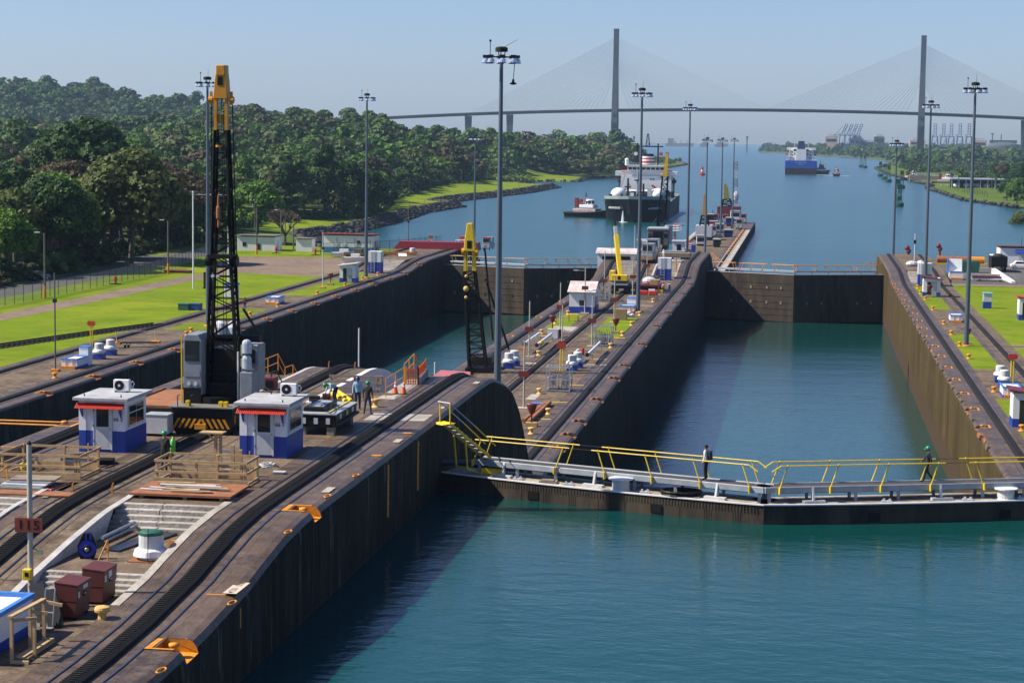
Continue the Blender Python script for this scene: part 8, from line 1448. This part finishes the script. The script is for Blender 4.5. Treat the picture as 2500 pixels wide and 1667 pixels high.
# tugs
def tug(p, rz, label, s=1.0, hullm=BLACK, topm=WHITE):
    t = thing('tugboat', label, 'tug', p, rz); t.scale = (s,s,s)
    hull_loft([(-14.5,.3,3.0,-.5,4.6,0),(-12.5,2.5,5.0,-.5,4.3,0),(-8,4.2,5.7,-.5,3.6,0),(4,4.8,5.8,-.5,2.9,0),(11,4.4,5.6,-.5,2.9,0),(14,3,4.6,-.5,3.1,0)], 'hull', [hullm, DARK], t)
    q = MB(); P_ = [(3.1,-14.6,4.3),(5.1,-12.4,4.0),(5.8,-8,3.3),(5.9,4,2.6),(5.7,11,2.6),(4.7,14,2.8)]
    for s_ in (-1,1): q.path([(s_*x,y,z) for x,y,z in P_], .42, 8)
    q.path([(-3.1,-14.6,4.3),(3.1,-14.6,4.3)],.5,8); q.build('fender', RUBBER, t)
    MB().bx(-4,4,-7.5,8,3.0,5.0).build('deckhouse', mat('tug_house', (.4,.36,.36), .5, var=.3, scale=.5), t, bev=.2); MB().bx(-3.2,3.2,-5.5,4,5.6,7.4).build('upper_house', topm, t, bev=.2); w_ = MB().lathe((0,-1.8,7.4),[(2.8,0),(2.9,.4),(2.5,2.7),(2.7,2.9),(2.3,3.3)],8).build('wheelhouse', topm, t); MB().lathe((0,-1.8,8.1),[(2.84,0),(2.62,1.6)],8).build('windows', GLASS, w_)
    for i in range(8): a = math.pi/4*i; MB().bar((2.86*math.cos(a),-1.8+2.86*math.sin(a),8.0),(2.58*math.cos(a),-1.8+2.58*math.sin(a),9.8),.3).build('window_post', topm, w_)
    for x in (-2.6,2.6): MB().bx(x-.7,x+.7,5,7,5.6,11.5 if x < 0 else 10.5).build('funnel', MAROON, t)
    MB().bar((0,1,10.5),(0,1,15),.3).bar((-1.8,1,12.5),(1.8,1,12.5),.2).bar((-1,1,13.6),(1,1,13.6),.2).build('mast', DARK, t); MB().bar((-2.6,4,7),(-3.6,-1,11),.5).build('boom', RED, t)
    for x in (-1.4,1.4): MB().tube((x,0,10.7),(x,0,11.6),.35,.35,8).build('searchlight', LGREY, t)
    for x in (-3,-1,1.4,3): MB().bx(x-.35,x+.35,-7.56,-7.5,3.4,5.2).build('door', MAROON if x < 1 else LGREY, t)
    for y in (-3,0,3): MB().ball((-4.1,y,4.3),.15,.5,.5).build('lifebuoy', CONER, t)
    return t
a = at('S', 60, 1335, 0); b = at('S', 690, 1385, 0); c = (a+b)/2; tug((c.x,c.y+3,0), R(68), 'black hulled tug with white wheelhouse beside the tanker bow', .72)
t = tag(MB().path([at('S',540,1180,4.5), at('S',620,1120,6.5), at('S',695,1065,9.5)], .08, 4).build('tow_line', LGREY), 'thin tow line from the tug to the tanker', 'rope')
p = at('B', 1450, 1245, 0); tug((p.x,p.y,0), R(150), 'dark tug hidden beside the blue ship stern', .9, BLACK, DARK); p = at('B', 1905, 1292, 0); tug((p.x,p.y,0), R(180), 'small tug with orange tinted house trailing the blue ship', .62, BLACK, mat('cream_house', (.6,.42,.3), .5, var=.1))
# blue ship
bs = thing('cargo_ship', 'blue cargo ship with white superstructure seen from astern', 'ship', (-5.1, 2034, 0), 0)
hull_loft([(0,13.5,15.6,7.5,18.5,0),(4,15,15.9,1,18.5,0),(30,15.9,16,-2,18,0),(150,15.9,16,-2,18,0),(170,6,10,-2,20,0)], 'hull', [HULLB, DECKG], bs); MB().prismX([(0,8.2),(8,8.2),(30,7.0),(30,-1),(2,-1)], -15.7, 15.7).build('boot_topping', BOOT, bs) ; MB().bx(-15.95,15.95,-.3,14,7.6,18.6).build('transom', HULLB, bs, bev=.5)
MB().bx(-11,11,10,24,18.5,33).build('deckhouse', SHIPW, bs); MB().bx(-14.5,14.5,16,24,33,36).build('bridge_deck', SHIPW, bs); MB().bx(-5,5,6,14,18.5,34).build('engine_casing', SHIPW, bs); MB()._add([Vector(v) for v in ((-4,7,34),(4,7,34),(4,14,34),(-4,14,34),(-3,8,45),(3,8,45),(3,13,45),(-3,13,45))],[(0,3,2,1),(4,5,6,7),(0,1,5,4),(1,2,6,5),(2,3,7,6),(3,0,4,7)]).build('funnel', mat('funnel_navy', (.01,.02,.10), .5, var=.1), bs)
for x in (-6.3,6.3): MB().bx(x-1.2,x+1.2,5.9,6.2,31,34).bx(x-.6,x+.6,5.9,6.2,26,29).build('louvre', DARK, bs); MB().bar((x*1.1,18,36),(x*1.1,18,45),.6).build('mast', LGREY, bs)
for s_ in (-1,1): MB().tube((s_*14,12,26.5),(s_*14,18,26.5),1.4,1.4,10).build('lifeboat', RED, bs); MB().bar((s_*13,10,18.5),(s_*11.5,10,33),.9).build('stair_tower', SHIPW, bs); MB().bx(*sorted((s_*10,s_*15)),8,12,23.5,24.2).build('side_deck', SHIPW, bs)
for z in (22,26,30):
    for x in (-9,9): MB().bx(x-.8,x+.8,9.9,10.0,z-.6,z+.6).build('window', GLASS, bs)
q = MB()
for x in [-15+1.5*i for i in range(21)]: q.bar((x,.5,18.6),(x,.5,20),.15)
q.bar((-15,.5,20),(15,.5,20),.18); q.build('stern_railing', SHIPW, bs); MB().bar((0,11,45),(0,11,54),.6).bar((-2,11,51),(2,11,51),.4).build('radar_mast', SHIPW, bs); g = random.Random(8)
for i in range(9): x = g.uniform(-13,13); MB().bx(x-.8,x+.8,2,4,18.5,20+g.random()*2).build('winch', LGREY, bs)
bs.scale.z = .74
text('SC EXECUTOR', 1.7, SHIPW, bs, (0,-.36,15.6), ext=.03); text('MAJURO', 1.3, SHIPW, bs, (0,-.36,13.4), ext=.03)
FOAM = mat('foam', (.6,.68,.7), .6, var=0, col2=(.12,.28,.32), scale=.12, coord='W')
o = sheet('ship_wake', [(12,2026),(40,1985),(44,1965),(10,2010)], .05, FOAM); o = sheet('ship_wake', [(-57.0,835),(-55,835),(-54,930),(-57.5,940)], .05, FOAM); 
# far hazy ships, buoys, marina
HZ = mat('far_ship_grey', (.22,.16,.15), .7, var=.2, scale=.02)
def farship(px, py, L_, label, Y=8800):
    p = onY(px, py, Y); t = thing('cargo_ship', label, 'ship', (p.x, Y, 0), 0); MB().prismY([(-L_/2,-2),(L_/2-8,-2),(L_/2,14),(-L_/2,12)], -14, 14).build('hull', HZ, t); MB().bx(-L_/2+10,-L_/2+34,-10,10,12,34).build('deckhouse', HZ, t)
    for i in range(3): MB().bar((-L_/6+i*L_/5,0,12),(-L_/6+i*L_/5,0,26),3).build('deck_crane', HZ, t)
farship(1660, 358, 125, 'long hazy freighter on the horizon behind the masts'); farship(1720, 356, 40, 'small hazy ship on the horizon'); farship(1762, 356, 60, 'hazy ship at the right of the horizon')
GB = mat('buoy_green', (.008,.055,.03), .5, var=.1)
for i, (x, y, lb) in enumerate(((1250,812,'nearest green buoy on the right of the channel'),(1238,752,'second green buoy behind the nearest'),(1270,652,'green buoy opposite the right shore point'),(1155,596,'green buoy third from the far end'),(1120,571,'bright green buoy in the row'),(1082,546,'green buoy fifth in the row'),(945,472,'green buoy of the far pair, right'),(912,464,'green buoy of the far pair, left'))):
    p = at('F', x, y, 0); s_ = 1.0 + p.y/3200; t = thing('buoy', lb, 'buoy', (p.x,p.y,-.2)); t.scale = (s_,s_,s_); MB().lathe((0,0,0),[(1.6,0),(1.75,.5),(1.75,1.5),(1.1,1.8)],14).build('float', GB, t); lattice(t, (0,0,1.8),(0,0,7.5),1.8,1.0,3,GB,1.8,1.0,.24,.12,'tower'); MB().bx(-.9,.9,-.9,.9,7.0,9).build('top_mark', GB, t)
p = onY(1715, 402, 1900); t = thing('buoy', 'red buoy out in the channel near the masts', 'buoy', (p.x,1900,0)); MB().lathe((0,0,0),[(2.6,0),(2.8,1.8),(1.2,2.2),(1.0,5),(.9,8)],12).build('body', RED, t); MB().lathe((0,0,3.5),[(1.2,0),(1.1,1.5)],12).build('band', WHITE, t)
def workboat(x, y, l, label, m, v='T', rz=0.4): p = at(v, x, y, .1); skiff((p.x,p.y,.1), l, label, m, rz)
p = at('T', 215, 470, 0); tug((p.x,p.y,0), R(110), 'dark tug moored at the right far shore', .75)
t = thing('barge', 'rusty barge moored behind the dark tug', 'barge', at('T', 400, 495, 0)); MB().bx(-11,16,-3,6,0,5).build('hull', mat('barge_tan', (.25,.19,.15), .8, var=.3), t); lattice(t, (-10,0,5),(-4,0,22),4,5,5,DARK,3,3,.5,.3,'frame')
for i in range(6): MB().bx(-6+i*3,-4.5+i*3,0,3,5,6+random.random()*2).build('deck_gear', LGREY, t)
p = at('T', 860, 560, 0); tug((p.x,p.y,0), R(75), 'white work boat in front of the boat shed', .8, DARK, WHITE)
for i, (x, y) in enumerate(((800,602),(880,606),(960,602),(1040,600))): workboat(x, y, 8, ['first','second','third','fourth'][i]+' small white boat along the right bank quay', WHITE)
p = at('T', 1290, 640, 1.8); t = thing('boat_shed', 'long open boat shed with pale roof on the right bank', 'shed', (p.x, p.y+30, 1.8)); MB().prismX([(-8,6),(14,6.4),(14,7),(-8,6.8)], -11, 27).build('roof', GREY, t); MB().bx(-10,26,6,13,0,6).build('back_wall', DARK, t)
for i in range(8): MB().bar((-10+i*5,-7,0),(-10+i*5,-7,6),.5).build('post', LGREY, t)
for i in range(4): MB().ball((-6+i*7,0,1.8),2.6,5,1.8).build('boat_hull', WHITE if i % 2 else LGREY, t)
p = at('T', 1200, 425, 2); tag(MB().bx(-28,32,0,3,0,2.2).build('sea_wall', LGREY, loc=(p.x,p.y,1.4)), 'long pale low wall along the right bank', 'wall')
for x, y, w_, lb in ((1220,55,26,'white sheds beyond the scrub on the right bank'),(2280,340,20,'pale shed above the right bank trees'),(1070,75,8,'small white hut beyond the right scrub')): p = at('T', x, y, 6); house((p.x,p.y,5), w_, 12, 6, LGREY, lb, flat=1, band=None, name='shed', cat='shed')
for i in range(16):
    t_ = i/15; p = at('T', 1180+t_*470, 690+100*t_*(1 if i % 2 else .6), 1.8); tag(MB().tube((0,0,0),(0,0,2.6),.14,.12,6).bar((0,0,2.5),(.4,0,3.2),.15).build('marker_stake', DARK, loc=(p.x,p.y,gz((p.x,p.y),'R'))), 'dark fence stake on the right shore lawn', 'stake', 'stakes of the right shore lawn')
for i in range(26):
    t_ = i/25; p = at('W', 940+300*t_, 478-55*t_+(6 if i % 3 else -4), 3.2); tag(MB().tube((0,0,0),(0,0,2.2),.1,.09,6).bar((0,0,2.1),(-.3,0,2.7),.1).build('marker_stake', DARK, loc=(p.x,p.y,gz((p.x,p.y)))), 'dark fence stake along the left shore lawn', 'stake', 'stakes of the left shore lawn')
# port cranes and far buildings
PC = mat('port_blue', (.05,.12,.27), .6, var=.1); PT = mat('port_tan', (.55,.4,.28), .7, var=.1)
def portcrane(px, base, top, label, side=0, Y=5200, m=PC):
    p = onY(px, base, Y); h = onY(px, top, Y).z; t = thing('port_crane', label, 'port crane', (p.x,Y,0)); z0 = 8
    for s_ in (-1,1):
        for d in (-8,8): MB().bar((s_*9,d,z0),(s_*6,d,48),2.0).build('leg', m, t)
        MB().bar((s_*9,-8,z0+14),(s_*9,8,z0+14),1.6).build('leg_beam', m, t)
    for z in (24,48): MB().bar((-9+z*.05,-8,z),(9-z*.05,-8,z),2.0).build('cross_beam', m, t); 
    MB().bar((-9,-8,z0),(7,-8,46),1.2).build('brace', m, t)
    e = Vector((10 if side else 0,0,h)); 
    for s_ in (-1,1): MB().bar((s_*3,0,48),e+Vector((s_*3,0,0)),1.6).build('boom_beam', m, t)
    for i in range(5): f = (i+1)/5; c = Vector((0,0,48))+(e-Vector((0,0,48)))*f; MB().bar(c+Vector((-3,0,0)),c+Vector((3,0,0)),1.4).build('boom_tie', m, t)
    MB().bx(-12,-2,-5,5,46,54).build('machine_house', LGREY, t)
    if side: MB().bar((-22,0,48),(0,0,48),1.6).bar((-22,0,46),(0,0,70),1.0).build('back_boom', m, t)
for i, px in enumerate((2056,2069,2081,2093)): portcrane(px, 350, 304, ['first','second','third','last'][i]+' leaning blue port crane of the left quay group', 1)
for i, px in enumerate((2282,2303,2322,2343,2365)): portcrane(px, 352, 303, ['first','second','third','fourth','last'][i]+' upright blue port crane of the right quay group', 0)
for px, top, w_, m, lb in ((2030,333,32,PT,'pale tan block left of the port cranes'),(2092,338,36,PT,'pale tan stack right of the leaning port cranes'),(2147,334,26,HAZEGREY,'grey tower block between the crane groups'),(2122,347,50,HAZEGREY,'low grey shed between the crane groups'),(2240,342,40,PT,'small tan building left of the right pylon leg'),(2390,343,40,PT,'low tan store right of the port cranes')): p = onY(px, top, 5200); t = thing('port_building', lb, 'building', (p.x,5200,0)); MB().bx(-w_/2,w_/2,0,30,0,p.z).build('wall', m, t); MB().bx(-w_/3,w_/3,2,20,p.z,p.z+5).build('roof_house', LGREY, t); MB().bx(-w_/2.5,w_/2.5,-.3,-.05,p.z*.7,p.z*.85).build('window_band', DARK, t)
p = onY(2450, 352, 4800); t = thing('storage_tank', 'large hazy dome topped storage tank at the right horizon', 'tank', (p.x,4800,0)); MB().lathe((0,0,0),[(36,0),(36,27),(34,30),(24,34),(8,36)],24).build('shell', HAZEGREY, t); MB().bx(-32,30,-6,6,33,40).build('deck', HAZEGREY, t); MB().bar((-26,0,38),(-26,0,56),2).bar((-30,0,54),(-22,0,54),2).bar((-6,0,38),(-6,0,54),2).build('mast', HAZEGREY, t)
for px, lb in ((1548,'faint mast on the horizon behind the tanker'),(1824,'small tower on the far right wood')): p = onY(px, 340, 5600); tag(MB().bar((0,0,0),(0,0,max(p.z+6,20)),3).bx(-2.5,2.5,-2,2,max(p.z,14),max(p.z,14)+8).build('far_tower', HAZEGREY, loc=(p.x,5600,0)), lb, 'tower')
# ================================================================ HAZE
hz = MB().bx(-3500, 3500, -80, 9600, -8, 232).build('haze', None); hz.data.materials.clear(); hz['kind'] = 'stuff'; hz['label'] = 'pale sea haze filling the air'; hz['category'] = 'haze'
hm = bpy.data.materials.new('haze_air'); hm.use_nodes = True; N = hm.node_tree.nodes; N.remove(N['Principled BSDF']); pv = N.new('ShaderNodeVolumePrincipled'); pv.inputs['Color'].default_value = (.52,.74,1,1); pv.inputs['Density'].default_value = 5.0e-5; pv.inputs['Anisotropy'].default_value = .2
hm.node_tree.links.new(pv.outputs[0], N['Material Output'].inputs['Volume']); hz.data.materials.append(hm)
